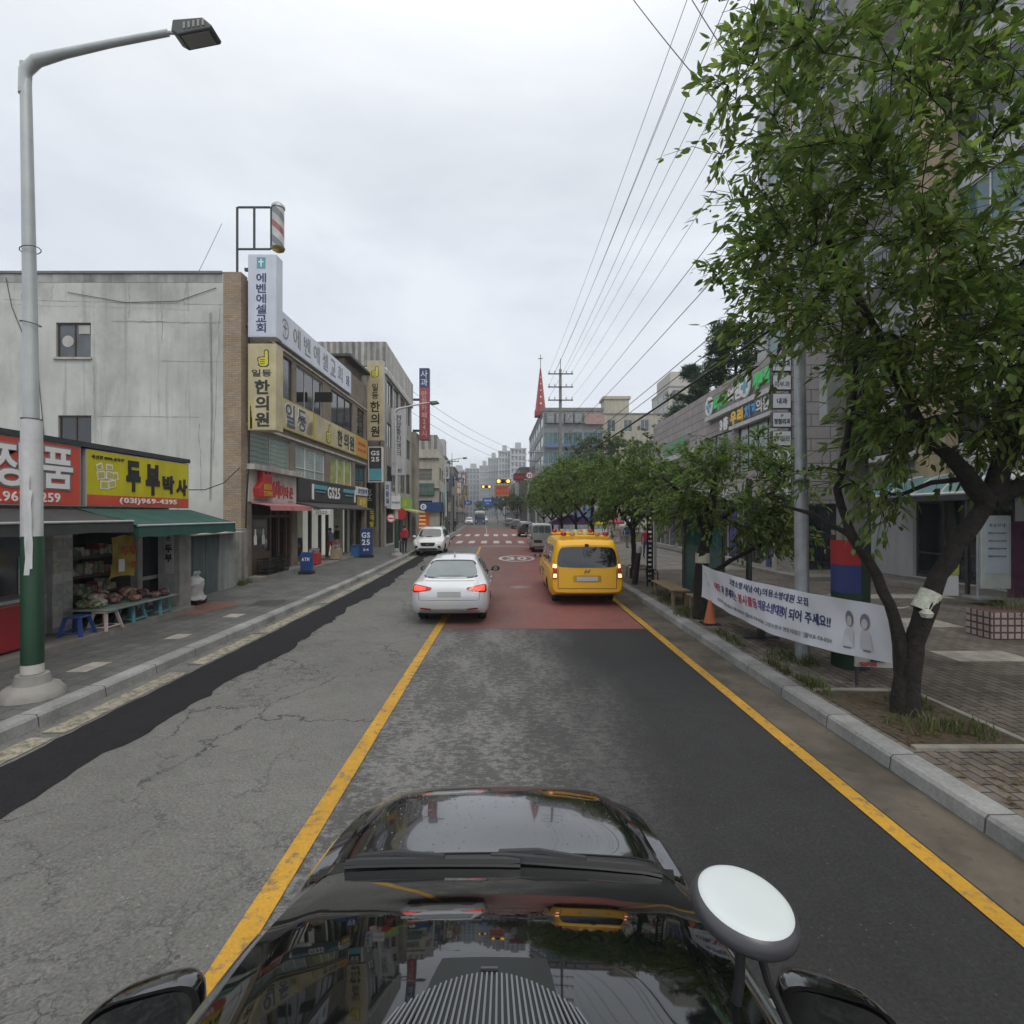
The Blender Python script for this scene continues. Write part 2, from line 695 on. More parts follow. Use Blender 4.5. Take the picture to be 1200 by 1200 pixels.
# ------------------------------------------------------------------ the setting: ground, road, kerbs, pavements, markings
m_ground = M('ground_soil', (.12, .115, .10), .95, var=.3, vs=.3)
m_old = asphalt_mat('old_asphalt', (.142, .140, .131), cracks=.85, spk=.45)
m_lane = asphalt_mat('dark_asphalt', (.031, .031, .032), light=(.20, .197, .188), worn=.85, spk=.45)
m_patch = asphalt_mat('fresh_asphalt', (.020, .020, .022), spk=.4, rough=.9, spec=.15)
m_red = asphalt_mat('red_paving', (.235, .085, .075), light=(.17, .12, .11), worn=.55, spk=.35)
m_gut = M('gutter_concrete', (.105, .088, .068), .9, var=.35, vs=1.6, bump=.25, bs=30, blot=((.05, .043, .034), .9, .46, .62, .8))
m_kerb = brick_mat('kerb_stone', (.25, .25, .243), (.20, .20, .195), (.07, .068, .065), bw=1.0, bh=3.0, ms=.010, axis='floor', var=.38, bump=.2, offs=0)
m_pave_l = brick_mat('paver_grey', (.108, .108, .104), (.088, .088, .085), (.035, .034, .032), bw=.30, bh=.30, ms=.009, axis='floor', var=.35, bump=.3)
m_pave_r = brick_mat('paver_brown', (.150, .124, .102), (.098, .082, .069), (.03, .026, .021), bw=.24, bh=.12, ms=.010, axis='floor', var=.45, bump=.5)
m_yel = paint_mark_mat('yellow_road_paint', (.50, .27, .022), (.10, .095, .08), .415)
m_whi = paint_mark_mat('white_road_paint', (.50, .49, .46), (.12, .10, .09), .42)
m_cream = paint_mark_mat('worn_cream_paint', (.33, .30, .22), (.11, .10, .085), .48)

b = B(); b.quad((-420, -60, -.03), (420, -60, -.03), (420, 640, -.03), (-420, 640, -.03))
structure(b.build('ground', m_ground))
b = B(); strip(b, -5.56, -1.62, -14, 330, 0)
structure(b.build('road', m_old))
b = B(); strip(b, -1.62, 3.12, -14, 330, 0)
structure(b.build('road', m_lane))
b = B(); strip(b, 3.12, 3.74, -14, 330, .003)
structure(b.build('gutter', m_gut))
# resurfaced strip with a ragged edge
rr = random.Random(3)
ys = ysteps(-14, 62, .17)
vs = []
for i, y in enumerate(ys):
    e = -4.12 - .012 * max(0, y - 8) + .07 * math.sin(y * .8) + .05 * math.sin(y * 2.1 + 1) + .03 * math.sin(y * 5.3 + 2) + rr.uniform(-.035, .035)
    vs += [(-5.02 + bend(y) + rr.uniform(-.02, .02), y, .005), (e + bend(y), y, .005)]
b = B(); b.add(vs, [(2 * i, 2 * i + 1, 2 * i + 3, 2 * i + 2) for i in range(len(ys) - 1)])
structure(b.build('asphalt_patch', m_patch))
b = B(); strip(b, -1.50, 2.92, 11.1, 39.2, .004)
strip(b, -5.0, 2.95, 40.2, 92, .004)
structure(b.build('red_lane', m_red))
# markings
b = B(); strip(b, -1.65, -1.49, -14, 39, .009)
structure(b.build('centre_line', m_yel))
b = B(); strip(b, 2.95, 3.10, -14, 41, .009)
structure(b.build('edge_line', m_yel))
b = B()
y = -14
while y < 44:
    L = rr.uniform(1.6, 3.2)
    strip(b, -5.34, -5.07, y, y + L, .0085)
    y += L + rr.uniform(.05, .5)
structure(b.build('edge_line', m_cream))
b = B(); strip(b, -1.45, 2.9, 39.2, 39.55, .009)
for i in range(8):
    x = -4.9 + i * 1.08
    strip(b, x, x + .5, 43.2, 47, .009)
    strip(b, x, x + .5, 57, 62, .009)
for k in range(6):
    strip(b, -1.55, -1.43, 64 + 9 * k, 69 + 9 * k, .009)
structure(b.build('crosswalk', m_whi))
# speed ring painted in the lane, and a worn lozenge in the far lane
b = B()
def ring(cx, cy, rx, ry, w, n=40):
    vs = []
    for k in range(n):
        a = 2 * math.pi * k / n
        for f in (1, 1 - w):
            vs.append((cx + rx * f * math.cos(a), cy + ry * f * math.sin(a), .009))
    b.add(vs, [(2 * k, (2 * k + 2) % (2 * n), (2 * k + 3) % (2 * n), 2 * k + 1) for k in range(n)])
ring(.35, 28.6, 1.0, 1.9, .16)
b.text('30', (.35, 28.6, .0085), (1, 0, 0), (0, 1, 0), 2.1, 1.15, depth=.001, bold=.03)
for s in (0, 1):
    b.quad((-3.2 + s * .5 - .2, 30.5, .009), (-3.0 + s * .5, 29.6, .009), (-2.8 + s * .5, 30.5, .009), (-3.0 + s * .5, 31.6, .009))
structure(b.build('road_marking', m_whi))
b = B()
b.lathe([(.38, .0), (.38, .006), (.34, .009), (.01, .009)], (.35, 17.4, .002), 32)
structure(b.build('manhole_cover', M('cast_iron', (.16, .11, .10), .6, var=.3)))
# kerbs
kp = [(-5.52, -.02), (-5.535, .12), (-5.56, .148), (-5.76, .152), (-5.76, -.02)]
b = B(); sweep(b, kp, -14, 330, 1.0)
structure(b.build('kerb', m_kerb))
kp = [(3.96, -.02), (3.96, .152), (3.74, .148), (3.715, .12), (3.70, -.02)]
b = B(); sweep(b, kp, -14, 330, 1.0)
structure(b.build('kerb', m_kerb))
b = B(); sweep(b, [(-60, .15), (-5.76, .15)], -14, 330, 2)
structure(b.build('sidewalk', m_pave_l))
b = B(); sweep(b, [(3.96, .15), (60, .15)], -14, 330, 2)
structure(b.build('sidewalk', m_pave_r))
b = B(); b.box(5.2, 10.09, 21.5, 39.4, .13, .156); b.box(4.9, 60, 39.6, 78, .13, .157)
structure(b.build('plaza', brick_mat('plaza_paver_lit', (.26, .24, .215), (.21, .19, .17), (.11, .10, .09), bw=.6, bh=.3, ms=.015, axis='floor', var=.25)))  # pale colour paints in open-sky light on what are likely the same pavers
# worn pale and reddish repairs let into the pavements
m_tile_red = brick_mat('paver_red', (.20, .085, .06), (.16, .075, .055), (.05, .04, .035), bw=.2, bh=.1, ms=.008, axis='floor', var=.3)
m_slab = M('pale_slab', (.30, .28, .245), .85, var=.3, vs=4, bump=.15)
m_dark = M('dark_cover', (.045, .045, .047), .8, var=.3)
b = B()
b.quad((-8.3, 11.6, .154), (-7.3, 11.9, .154), (-6.95, 13.4, .154), (-8.0, 13.7, .154))
structure(b.build('paver_repair', m_tile_red))
b = B()
b.quad((-6.7, 13.0, .155), (-5.95, 13.0, .155), (-6.05, 13.9, .155), (-6.8, 13.9, .155))
structure(b.build('drain_cover', m_dark))
b = B()
for x0, x1, y0, y1 in ((7.15, 8.4, 8.15, 8.75), (8.75, 9.6, 8.2, 8.6), (7.6, 9.4, 10.6, 11.5), (9.2, 12.4, 14.2, 14.9), (-6.6, -6.3, 7.6, 8.1), (-6.5, -6.2, 9.6, 10), (-6.55, -6.2, 11.6, 12)):
    b.box(x0, x1, y0, y1, .12, .156 if x0 > 0 else .1535)
structure(b.build('paving_slab', m_slab))
# raised shop-front step, and the raised walk in front of the right-hand shops
m_step = M('step_concrete', (.20, .185, .165), .85, var=.25, vs=2, bump=.2)
b = B(); b.box(-9.6, -7.66, -3, 12.45, .1, .27)
structure(b.build('shop_step', m_step))
b = B(); b.box(10.1, 60, 18.0, 39.5, .1, .28); b.box(12.6, 60, 3.0, 17.998, .1, .30)
structure(b.build('shop_step', m_step))
# tree pit
m_soil = clutter_mat('leafy_soil', [(.055, .042, .03), (.075, .055, .035), (.05, .05, .03), (.11, .07, .035), (.06, .05, .04)], 30)
b = B(); b.quad((4.02, 5.15, .16), (5.25, 5.15, .16), (5.25, 6.75, .16), (4.02, 6.75, .16))
structure(b.build('tree_pit', m_soil))
b = B()
b.box(4.02, 5.25, 5.07, 5.15, .1, .185); b.box(5.25, 5.33, 5.07, 6.83, .1, .178); b.box(4.02, 5.25, 6.75, 6.83, .1, .18)
structure(b.build('tree_pit_edging', M('edging_stone', (.24, .22, .19), .9, var=.3), bevel=.008))

# weeds and litter that grow along the right-hand kerb: nobody could count them
def grass_patch(name, spots, mat, blades, seed, label, h=(.06, .22)):
    g = np.random.default_rng(seed)
    vs, fs = [], []
    for (cx, cy, rx, ry) in spots:
        for _ in range(blades):
            r = math.sqrt(g.random()); a = g.random() * 6.283
            x, y = cx + rx * r * math.cos(a), cy + ry * r * math.sin(a)
            hh = g.uniform(*h) * (1.15 - .6 * r)
            t = g.random() * 6.283
            dx, dy = math.cos(t), math.sin(t)
            ln = g.uniform(.2, .9) * hh
            w = g.uniform(.004, .010)
            px, py = -dy * w, dx * w
            k = len(vs)
            vs += [(x - px, y - py, .15), (x + px, y + py, .15), (x + dx * ln * .4 + px * .8, y + dy * ln * .4 + py * .8, .15 + hh * .65),
                   (x + dx * ln * .4 - px * .8, y + dy * ln * .4 - py * .8, .15 + hh * .65), (x + dx * ln, y + dy * ln, .15 + hh)]
            fs += [(k, k + 1, k + 2, k + 3), (k + 3, k + 2, k + 4)]
    bb = B(); bb.add(vs, fs)
    o = bb.build(name, mat)
    tag(o, label, 'weeds', kind='stuff')
    return o
m_weed = leaf_mat('weed_leaf', (.055, .085, .022), (.10, .11, .035), .3)
sp = [(4.45, 8.35, .28, .3), (4.62, 8.0, .2, .2), (4.05, 11.9, .25, .4), (4.3, 12.4, .3, .3), (4.5, 5.6, .35, .3), (4.9, 5.5, .3, .25), (4.1, 6.9, .1, .4),
      (4.9, 6.3, .25, .25), (4.1, 9.6, .1, .6), (4.15, 13.6, .2, .5), (4.4, 15, .3, .5), (4.06, 7.7, .06, .5)]
grass_patch('weeds', sp, m_weed, 130, 4, 'green weeds sprouting along the edge of the brown brick pavement')
grass_patch('weeds', [(-9.0, 17.35, .25, .12), (-8.9, 17.0, .15, .2), (-8.8, 16.8, .1, .1)], m_weed, 160, 5, 'weeds growing at the foot of the brick corner pier', (.05, .25))
# fallen leaves scattered on the brown pavement
g = np.random.default_rng(9)
vs, fs = [], []
for _ in range(1100):
    x = 3.98 + abs(g.normal(0, .9)); y = g.uniform(3, 22)
    if x < 3.98: continue
    a = g.random() * 6.28; L = g.uniform(.02, .05); w = L * .4
    c, s_ = math.cos(a), math.sin(a); k = len(vs)
    z = .165 + g.random() * .01
    vs += [(x - c * L, y - s_ * L, z), (x + s_ * w, y - c * w, z + .004), (x + c * L, y + s_ * L, z), (x - s_ * w, y + c * w, z + .006)]
    fs.append((k, k + 1, k + 2, k + 3))
b = B(); b.add(vs, fs)
tag(b.build('fallen_leaves', leaf_mat('dry_leaf', (.12, .075, .03), (.10, .085, .03), .1)), 'small dry leaves scattered over the brown brick pavement', 'leaves', kind='stuff')

# ------------------------------------------------------------------ building helpers
GLASS = M('window_glass', (.02, .026, .03), .06, var=.5, vs=.8, spec=.9)
GLASS2 = M('window_glass_grey', (.07, .085, .09), .08, var=.5, vs=.9, spec=.9)
TEAL = M('window_glass_teal', (.06, .13, .145), .08, var=.35, vs=.8, spec=.9)
BLIND = blind_mat('window_blind', (.27, .34, .31), (.14, .19, .18), .17)
BLINDW = blind_mat('window_blind_white', (.36, .42, .40), (.22, .27, .26), .11)
YELWIN = M('window_poster_green', (.33, .38, .10), .15, var=.5, vs=1.5, spec=.7)
ALU = M('aluminium_frame', (.42, .42, .41), .45, var=.12, metal=.3)
BRONZE = M('bronze_frame', (.075, .055, .042), .5, var=.2)
WHITEF = M('white_frame', (.62, .62, .60), .5, var=.12)
DARKF = M('dark_frame', (.03, .03, .032), .5, var=.2)
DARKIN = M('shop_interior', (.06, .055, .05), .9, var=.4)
MET = M('galvanised_metal', (.36, .38, .39), .5, var=.18, vs=5, metal=.55)
METD = M('dark_metal', (.06, .062, .066), .5, var=.2, metal=.4)
BLACK = M('black_matt', (.012, .012, .013), .6, var=.2)
WHITE = M('white_panel', (.70, .71, .71), .4, var=.06, streak=.12)
XL, UL = Vector((1, 0, 0)), Vector((0, 1, 0))       # facades on the left of the street: normal, run
XR, UR = Vector((-1, 0, 0)), Vector((0, -1, 0))     # facades on the right
XF, UF = Vector((0, -1, 0)), Vector((1, 0, 0))      # walls that face the camera
UP = Vector((0, 0, 1))

def facade(b, o, u, n, W, H, holes, mi=0, reveal=.14, rmi=None):
    """wall with real openings: cells around the holes plus reveals"""
    o = Vector(o)
    us = sorted({0, W} | {round(h[0], 4) for h in holes} | {round(h[0] + h[2], 4) for h in holes})
    vs_ = sorted({0, H} | {round(h[1], 4) for h in holes} | {round(h[1] + h[3], 4) for h in holes})
    for i in range(len(us) - 1):
        for j in range(len(vs_) - 1):
            cu, cv = (us[i] + us[i + 1]) / 2, (vs_[j] + vs_[j + 1]) / 2
            if any(h[0] < cu < h[0] + h[2] and h[1] < cv < h[1] + h[3] for h in holes):
                continue
            p = lambda a, c: o + u * a + UP * c
            b.quad(p(us[i], vs_[j]), p(us[i + 1], vs_[j]), p(us[i + 1], vs_[j + 1]), p(us[i], vs_[j + 1]), mi)
    for h in holes:
        a0, c0, a1, c1 = h[0], h[1], h[0] + h[2], h[1] + h[3]
        q = [o + u * a + UP * c for a, c in ((a0, c0), (a1, c0), (a1, c1), (a0, c1))]
        r = [x - n * reveal for x in q]
        for k in range(4):
            k2 = (k + 1) % 4
            b.quad(q[k2], q[k], r[k], r[k2], mi if rmi is None else rmi)

def window(parent, o, u, n, w, h, frame, pane, nx=2, ny=1, depth=.09, fw=.05, name='window'):
    o = Vector(o) - n * depth
    b = B()
    t = .05
    def bar(a, c, ww, hh):
        b.obox(o + u * a + UP * c - n * .02, u * ww, UP * hh, n * t)
    bar(.003, .003, w - .006, fw); bar(.003, h - fw - .003, w - .006, fw)
    bar(.003, fw + .003, fw, h - 2 * fw - .006); bar(w - fw - .003, fw + .003, fw, h - 2 * fw - .006)
    for i in range(1, nx):
        bar(w * i / nx - fw * .4, fw + .003, fw * .8, h - 2 * fw - .006)
    for j in range(1, ny):
        zz = h * j / ny if ny > 2 else h * .3
        for i in range(nx):
            bar(max(fw, w * i / nx + fw * .4) + .004, zz, w / nx - fw - .008, fw * .7)
    f = b.build(name, frame, parent)
    g = B(); g.quad(o, o + u * w, o + u * w + UP * h, o + UP * h)
    g.build('pane', pane, f)
    return f

def wall_windows(parent, name, mat, o, u, n, W, H, specs, reveal=.14):
    """one wall part with its windows; specs: (u0, v0, w, h, frame, pane, nx, ny)"""
    b = B()
    facade(b, o, u, n, W, H, specs, 0, reveal)
    wl_ = b.build(name, mat, parent)
    cache = {}
    for s in specs:
        if len(s) > 4 and s[4] is not None:
            key = (s[2], s[3], s[4].name, s[5].name, s[6], s[7])
            pos = Vector(o) + u * s[0] + UP * s[1]
            if key in cache:
                f0, p0 = cache[key]
                c = f0.copy(); COL.objects.link(c); c.location = Vector(f0.location) + (pos - p0)
                for ch in f0.children:
                    d = ch.copy(); COL.objects.link(d); d.parent = c
            else:
                cache[key] = (window(parent, pos, u, n, s[2], s[3], s[4], s[5], s[6], s[7]), pos)
    return wl_

def recess(b, o, u, n, w, h, d, mi=0):
    """an interior behind an opening: back, sides, floor and ceiling"""
    o = Vector(o)
    p = [o, o + u * w, o + u * w + UP * h, o + UP * h]
    q = [x - n * d for x in p]
    b.quad(q[0], q[1], q[2], q[3], mi)
    for k in range(4):
        k2 = (k + 1) % 4
        b.quad(p[k2], p[k], q[k], q[k2], mi)

def sign_box(name, label, o, u, n, w, h, d, face, side, group=None, cat='sign', rim=.03):
    """a box sign; o = bottom-left of its front face; returns (thing, face-plane point function)"""
    o = Vector(o)
    t = thing(name, label, cat, tuple(o), group)
    b = B()
    b.obox(o - n * d, u * w, UP * h, n * (d - .004), 1)
    b.obox(o + u * rim + UP * rim - n * .02, u * (w - 2 * rim), UP * (h - 2 * rim), n * .022, 0)
    b.build('panel', [face, side], t, bevel=.006)
    return t, (lambda a, c, e=.004: o + u * a + UP * c + n * e)

def lettering(parent, mat, items, u, n, name='lettering'):
    """items: (text, centre, height, width, bold, vertical)"""
    for tx, c, h, w, bo, ve in items:
        b = B()
        b.text(tx, c, u, UP, h, w, depth=.012, bold=bo, vertical=ve)
        o = b.build(name, mat, parent)
    return o

INK = M('sign_black', (.02, .02, .022), .5, var=.15)
INKG = M('sign_grey', (.22, .23, .25), .5, var=.1)
INKW = M('sign_white', (.78, .78, .76), .45, var=.08)
INKR = M('sign_red', (.42, .03, .03), .45, var=.15)
INKN = M('sign_navy', (.03, .05, .14), .45, var=.15)
INKGR = M('sign_green', (.03, .33, .09), .4, var=.15)
TEALP = M('sign_teal', (.10, .36, .42), .4, var=.1)
YEL = M('sign_yellow', (.56, .47, .05), .45, var=.12, streak=.18)
YELP = M('sign_pale_gold', (.50, .43, .25), .45, var=.22, vs=1.2, streak=.12)
ORA = M('sign_orange', (.55, .27, .03), .45, var=.15)
PALE = M('sign_pale_blue', (.60, .64, .72), .35, var=.08, vs=1.2, streak=.1)
REDS = M('sign_red_panel', (.60, .085, .055), .4, var=.12, streak=.12)
NAVY = M('sign_blue_panel', (.025, .06, .20), .4, var=.15)
CHAR = M('sign_charcoal', (.035, .033, .036), .5, var=.2)

# ================================================================== LEFT SIDE
# ---- the three-storey building: rendered end wall, brick pier and brown tiled street front
m_render = M('grey_render', (.515, .52, .485), .9, var=.17, vs=.55, streak=.08, bump=.12, bs=9, blot=((.25, .255, .235), .5, .50, .70, .7))
m_seam = M('render_crack', (.31, .31, .285), .95, var=.3)
m_tan = brick_mat('tan_brick', (.36, .27, .18), (.28, .21, .14), (.20, .18, .15), bw=.22, bh=.075, ms=.010)
m_tile = brick_mat('brown_tile', (.235, .19, .15), (.20, .165, .13), (.14, .125, .11), bw=.24, bh=.08, ms=.008, var=.25)
m_corn = M('pale_cornice', (.48, .46, .42), .8, var=.2, streak=.3)
m_roof = M('roof_concrete', (.20, .20, .19), .9, var=.3)
XFA = -9.27
t = thing('brick_building', 'three storey building with grey rendered end wall and brown tiled front hung with clinic signs', 'building', (-14, 24, .15))
BLD2 = t
gw = [(32 - 15.62, 7.72, 1.2, 1.2, BRONZE, GLASS2, 2, 1), (32 - 15.55, 4.68, 1.15, 1.05, BRONZE, GLASS, 2, 1), (7.5, 4.6, 1.2, 1.1, BRONZE, GLASS, 2, 1)]
wall_windows(t, 'end_wall', m_render, (-32, 17.6, .15), UF, XF, 22.15, 10.6, gw, .22)
b = B()
# coping, pour lines and cracks standing a little proud of the render
b.box(-32, -9.9, 17.55, 17.9, 10.75, 10.83)
b.box(-32, -9.9, 17.592, 17.6, 10.45, 10.74, 1)
b.build('coping', [M('coping_metal', (.16, .17, .17), .7, var=.2), M('weathered_band', (.36, .365, .345), .9, var=.35, vs=1.2, streak=.4)], t)
b = B()
rr = random.Random(11)
def crack(x0, z0, x1, z1, w=.018, n=12, j=.035):
    b = B()
    pts = []
    for i in range(n + 1):
        f = i / n
        pts.append((x0 + (x1 - x0) * f + rr.uniform(-j, j), z0 + (z1 - z0) * f + rr.uniform(-j, j) * .5))
    for i in range(n):
        (a, c), (d, e) = pts[i], pts[i + 1]
        L = math.hypot(d - a, e - c) or 1
        nx, nz = -(e - c) / L, (d - a) / L
        ww = w * rr.uniform(.3, 1)
        b.quad((a - nx * ww, 17.596, c - nz * ww), (d - nx * ww, 17.596, e - nz * ww), (d + nx * ww, 17.596, e + nz * ww), (a + nx * ww, 17.596, c + nz * ww))
    b.build('render_crack', m_seam, BLD2)
crack(-17.4, 9.86, -9.9, 9.68, .014, 40, .01)
crack(-17.4, 9.7, -11, 9.5, .006, 30, .05)
for x, z0, z1 in ((-15.7, 10.7, 9.9), (-13.1, 10.7, 9.2), (-12.0, 10.6, 8.4), (-11.1, 10.6, 9.7), (-14.3, 7.6, 5.0), (-9.98, 9.6, 4.4), (-14.2, 5.4, 4), (-10.7, 5.6, 3.2), (-16.8, 10.1, 8.2)):
    crack(x, z0, x + rr.uniform(-.25, .3), z1, .016, 14)
crack(-14.2, 5.85, -10.7, 5.82, .016, 20, .012); crack(-13.7, 9.12, -9.95, 9.05, .03, 24, .03); crack(-12, 7.75, -10, 7.72, .014, 12, .02)
b = B()
b.box(-9.85, XFA + .03, 17.57, 18.0, .15, 10.8)
b.build('corner_pier', m_tan, t)
W0 = 17.6
h3, h2 = 7.1, 3.92
specs = [(20.45 - W0, h3, 1.35, 1.72, BRONZE, GLASS2, 1, 1), (22.2 - W0, h3, 3.1, 1.72, ALU, GLASS, 3, 1), (26.5 - W0, h3, 3.6, 1.72, BRONZE, GLASS, 3, 1), (31.0 - W0, h3, 1.5, 1.72, BRONZE, GLASS, 2, 1),
         (18.15 - W0, h2, 3.4, 1.45, ALU, BLIND, 2, 1), (22.1 - W0, h2, 3.55, 1.45, WHITEF, BLINDW, 3, 2), (26.4 - W0, h2, 3.6, 1.45, WHITEF, YELWIN, 3, 1), (30.6 - W0, h2, 2.2, 1.45, BRONZE, GLASS, 2, 1),
         (18.35 - W0, .12, 3.4, 2.62), (22.3 - W0, .12, 8.0, 2.75), (30.7 - W0, .12, 1.9, 2.5)]
wall_windows(t, 'street_front', m_tile, (XFA, W0, .15), UL, XL, 15.4, 10.55, specs, .2)
b = B()
b.box(XFA - .0, XFA + .32, 17.95, 22.15, 4.06, 4.26); b.box(XFA, XFA + .06, 18.0, 33.0, 5.62, 5.72); b.box(XFA, XFA + .06, 18.0, 33.0, 9.12, 9.2)
b.build('cornice', m_corn, t, bevel=.01)
b = B()
b.quad((-32, 17.6, 10.72), (XFA, 17.6, 10.72), (XFA, 33, 10.72), (-32, 33, 10.72))
b.quad((-32, 33, .15), (-32, 33, 10.7), (XFA, 33, 10.7), (XFA, 33, .15))
b.box(-13.5, -9.6, 29.6, 32.9, 10.72, 11.5)
b.box(-13.9, -9.1, 29.2, 33.3, 11.5, 11.65, 1)
b.build('roof', [m_tile, METD], t)
# shop openings
b = B()
recess(b, (XFA - .2, 22.3, .27), UL, XL, 8.0, 2.75, 1.6, 0)
b.build('shop_interior', M('lit_shop_interior', (.40, .41, .36), .7, var=.25, vs=1.2), t)
b = B()
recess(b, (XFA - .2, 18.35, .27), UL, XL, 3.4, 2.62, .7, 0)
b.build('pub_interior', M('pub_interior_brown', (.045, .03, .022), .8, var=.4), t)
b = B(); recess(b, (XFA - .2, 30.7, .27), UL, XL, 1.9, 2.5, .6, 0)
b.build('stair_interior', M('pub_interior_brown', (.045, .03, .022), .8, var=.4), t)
b = B()   # pub front: timber posts, door, low panel
for y in (18.42, 19.9, 20.6, 21.3, 21.66):
    b.box(XFA - .16, XFA - .06, y, y + .09, .27, 2.86)
b.box(XFA - .15, XFA - .08, 18.5, 19.9, .27, 1.05); b.box(XFA - .15, XFA - .08, 18.5, 21.66, 2.35, 2.45)
b.build('pub_front', M('pub_timber', (.085, .05, .03), .55, var=.3, vs=6), t)
b = B()
b.quad((XFA - .12, 18.5, 1.06), (XFA - .12, 19.9, 1.06), (XFA - .12, 19.9, 2.34), (XFA - .12, 18.5, 2.34))
b.build('pub_window', GLASS, t)
b = B()
for y in (18.85, 19.45):
    b = B(); b.prism([(-.10, 0), (.10, 0), (.11, .28), (.05, .40), (.05, .58), (-.05, .58), (-.05, .40), (-.11, .28)], (XFA - .115, y, 1.35), UL, UP, (.006, 0, 0)); b.build('bottle_sticker', INKW, t)
b = B()   # store front: white columns, dark posts, fridges
m_stp = M('store_panel_glow', (.66, .67, .60), .5, var=.1, emit=.28)  # panels glow faintly, standing in for the store's indoor lighting
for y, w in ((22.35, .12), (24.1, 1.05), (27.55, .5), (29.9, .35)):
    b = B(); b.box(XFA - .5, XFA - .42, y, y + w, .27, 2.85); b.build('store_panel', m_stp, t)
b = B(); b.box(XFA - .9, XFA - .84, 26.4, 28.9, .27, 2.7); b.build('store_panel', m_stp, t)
for y in (23.95, 25.2, 26.2, 29.2, 30.2):
    b = B(); b.box(XFA - .2, XFA - .1, y, y + .22, .27, 2.9); b.build('store_post', CHAR, t)
b = B()
for z in (.5, .85, 1.2, 1.55, 1.9):
    b.box(XFA - 1.5, XFA - 1.2, 22.5, 23.9, z, z + .25)
b.box(XFA - 1.3, XFA - 1.0, 25.4, 26.2, .4, 1.3)
b.build('store_shelf', clutter_mat('shelf_goods', [(.25, .07, .05), (.06, .2, .08), (.35, .3, .1), (.3, .3, .3), (.05, .1, .22), (.08, .12, .08)], 9), t)
b = B()   # canopies
b.prism([(0, 3.02), (1.05, 2.78), (1.05, 2.70), (0, 2.90)], (XFA + .02, 22.05, 0), XL, UP, (0, 8.7, 0))
b.build('store_canopy', M('canopy_dark', (.05, .048, .05), .6, var=.2), t)
b = B()
b.prism([(0, 2.93), (.72, 2.80), (.74, 2.62), (.71, 2.62), (.69, 2.77), (0, 2.88)], (XFA + .02, 18.25, 0), XL, UP, (0, 3.7, 0))
b.build('awning', M('pink_awning', (.42, .16, .17), .7, var=.2), t)
b = B()   # steps in front
b.box(XFA - .2, XFA + .55, 17.9, 22.1, .13, .27); b.box(XFA - .2, XFA + .9, 22.1, 31.5, .13, .22)
b.build('doorstep', m_step, t)
b = B()   # box-section black frame that carries an empty panel above the windows, and cables down the pier
b.box(XFA + .1, XFA + .9, 24.0, 24.12, 7.75, 8.2)
b.build('blank_panel', BLACK, t)
b = B()
b.tube([(XFA + .06, 18.05, 10.8), (XFA + .07, 18.06, 5.4), (XFA + .08, 18.0, 4.2), (XFA + .05, 17.9, 3.0), (XFA + .06, 17.8, 1.2)], .025, 6)
b.tube([P(281, 548, 17.5), P(262, 566, 16.5), P(240, 574, 15), P(222, 574, 13.2)], .015, 6)
b.build('wall_cable', BLACK, t)

b = B(); b.lathe([(.001, .0), (.2, .0), (.2, -.02)], (-15.27, 17.675, 8.45), 20, 0, (0, -1, 0)); b.box(-14.88, -14.5, 17.66, 17.68, 8.7, 9.0)
b.build('window_fan', M('fan_white', (.42, .41, .39), .6, var=.15), t)
for x0, z0, w in ((-15.68, 7.80, 1.32), (-15.6, 4.77, 1.26)):
    b = B(); b.box(x0, x0 + w, 17.53, 17.597, z0, z0 + .07); b.build('window_sill', m_corn, t)
for pts_, r_ in (([(-17.3, 17.56, 10.6), (-17.1, 17.56, 9.6), (-16.2, 17.56, 7.4), (-15.9, 17.56, 4.2)], .012), ([(-15.2, 17.57, 10.1), (-13.2, 17.57, 9.75), (-11.4, 17.57, 9.8), (-10.1, 17.57, 10.25)], .010), ([(-10.3, 17.57, 9.4), (-10.25, 17.57, 6.0), (-10.3, 17.57, 3.0)], .025)):
    b = B(); b.tube(pts_, r_, 6); b.build('wall_conduit', METD if r_ < .02 else m_seam, t)
# ---- signs on it
t, f = sign_box('blade_sign', 'tall white blade sign with teal cross, lettered downwards, above the yellow blade sign', (-9.08, 17.72, 8.62), UF, XF, .98, 2.86, .5, PALE, PALE)
b = B(); c = f(.46, 2.56)
b.box(c.x - .15, c.x + .15, c.y - .006, c.y + .002, c.z - .19, c.z + .19)
b.box(c.x - .025, c.x + .025, c.y - .012, c.y - .004, c.z - .14, c.z + .14, 1); b.box(c.x - .09, c.x + .09, c.y - .011, c.y - .005, c.z + .01, c.z + .06, 1)
b.build('emblem', [TEALP, INKW], t)
lettering(t, INKN, [('에벤에셀교회', f(.46, 1.18), .36, 2.05, .012, True)], UF, XF)
b = B(); b.box(-9.3, -9.07, 17.9, 18.0, 9.0, 9.1); b.box(-9.3, -9.07, 17.9, 18.0, 11.0, 11.1)
b.build('bracket', METD, t)

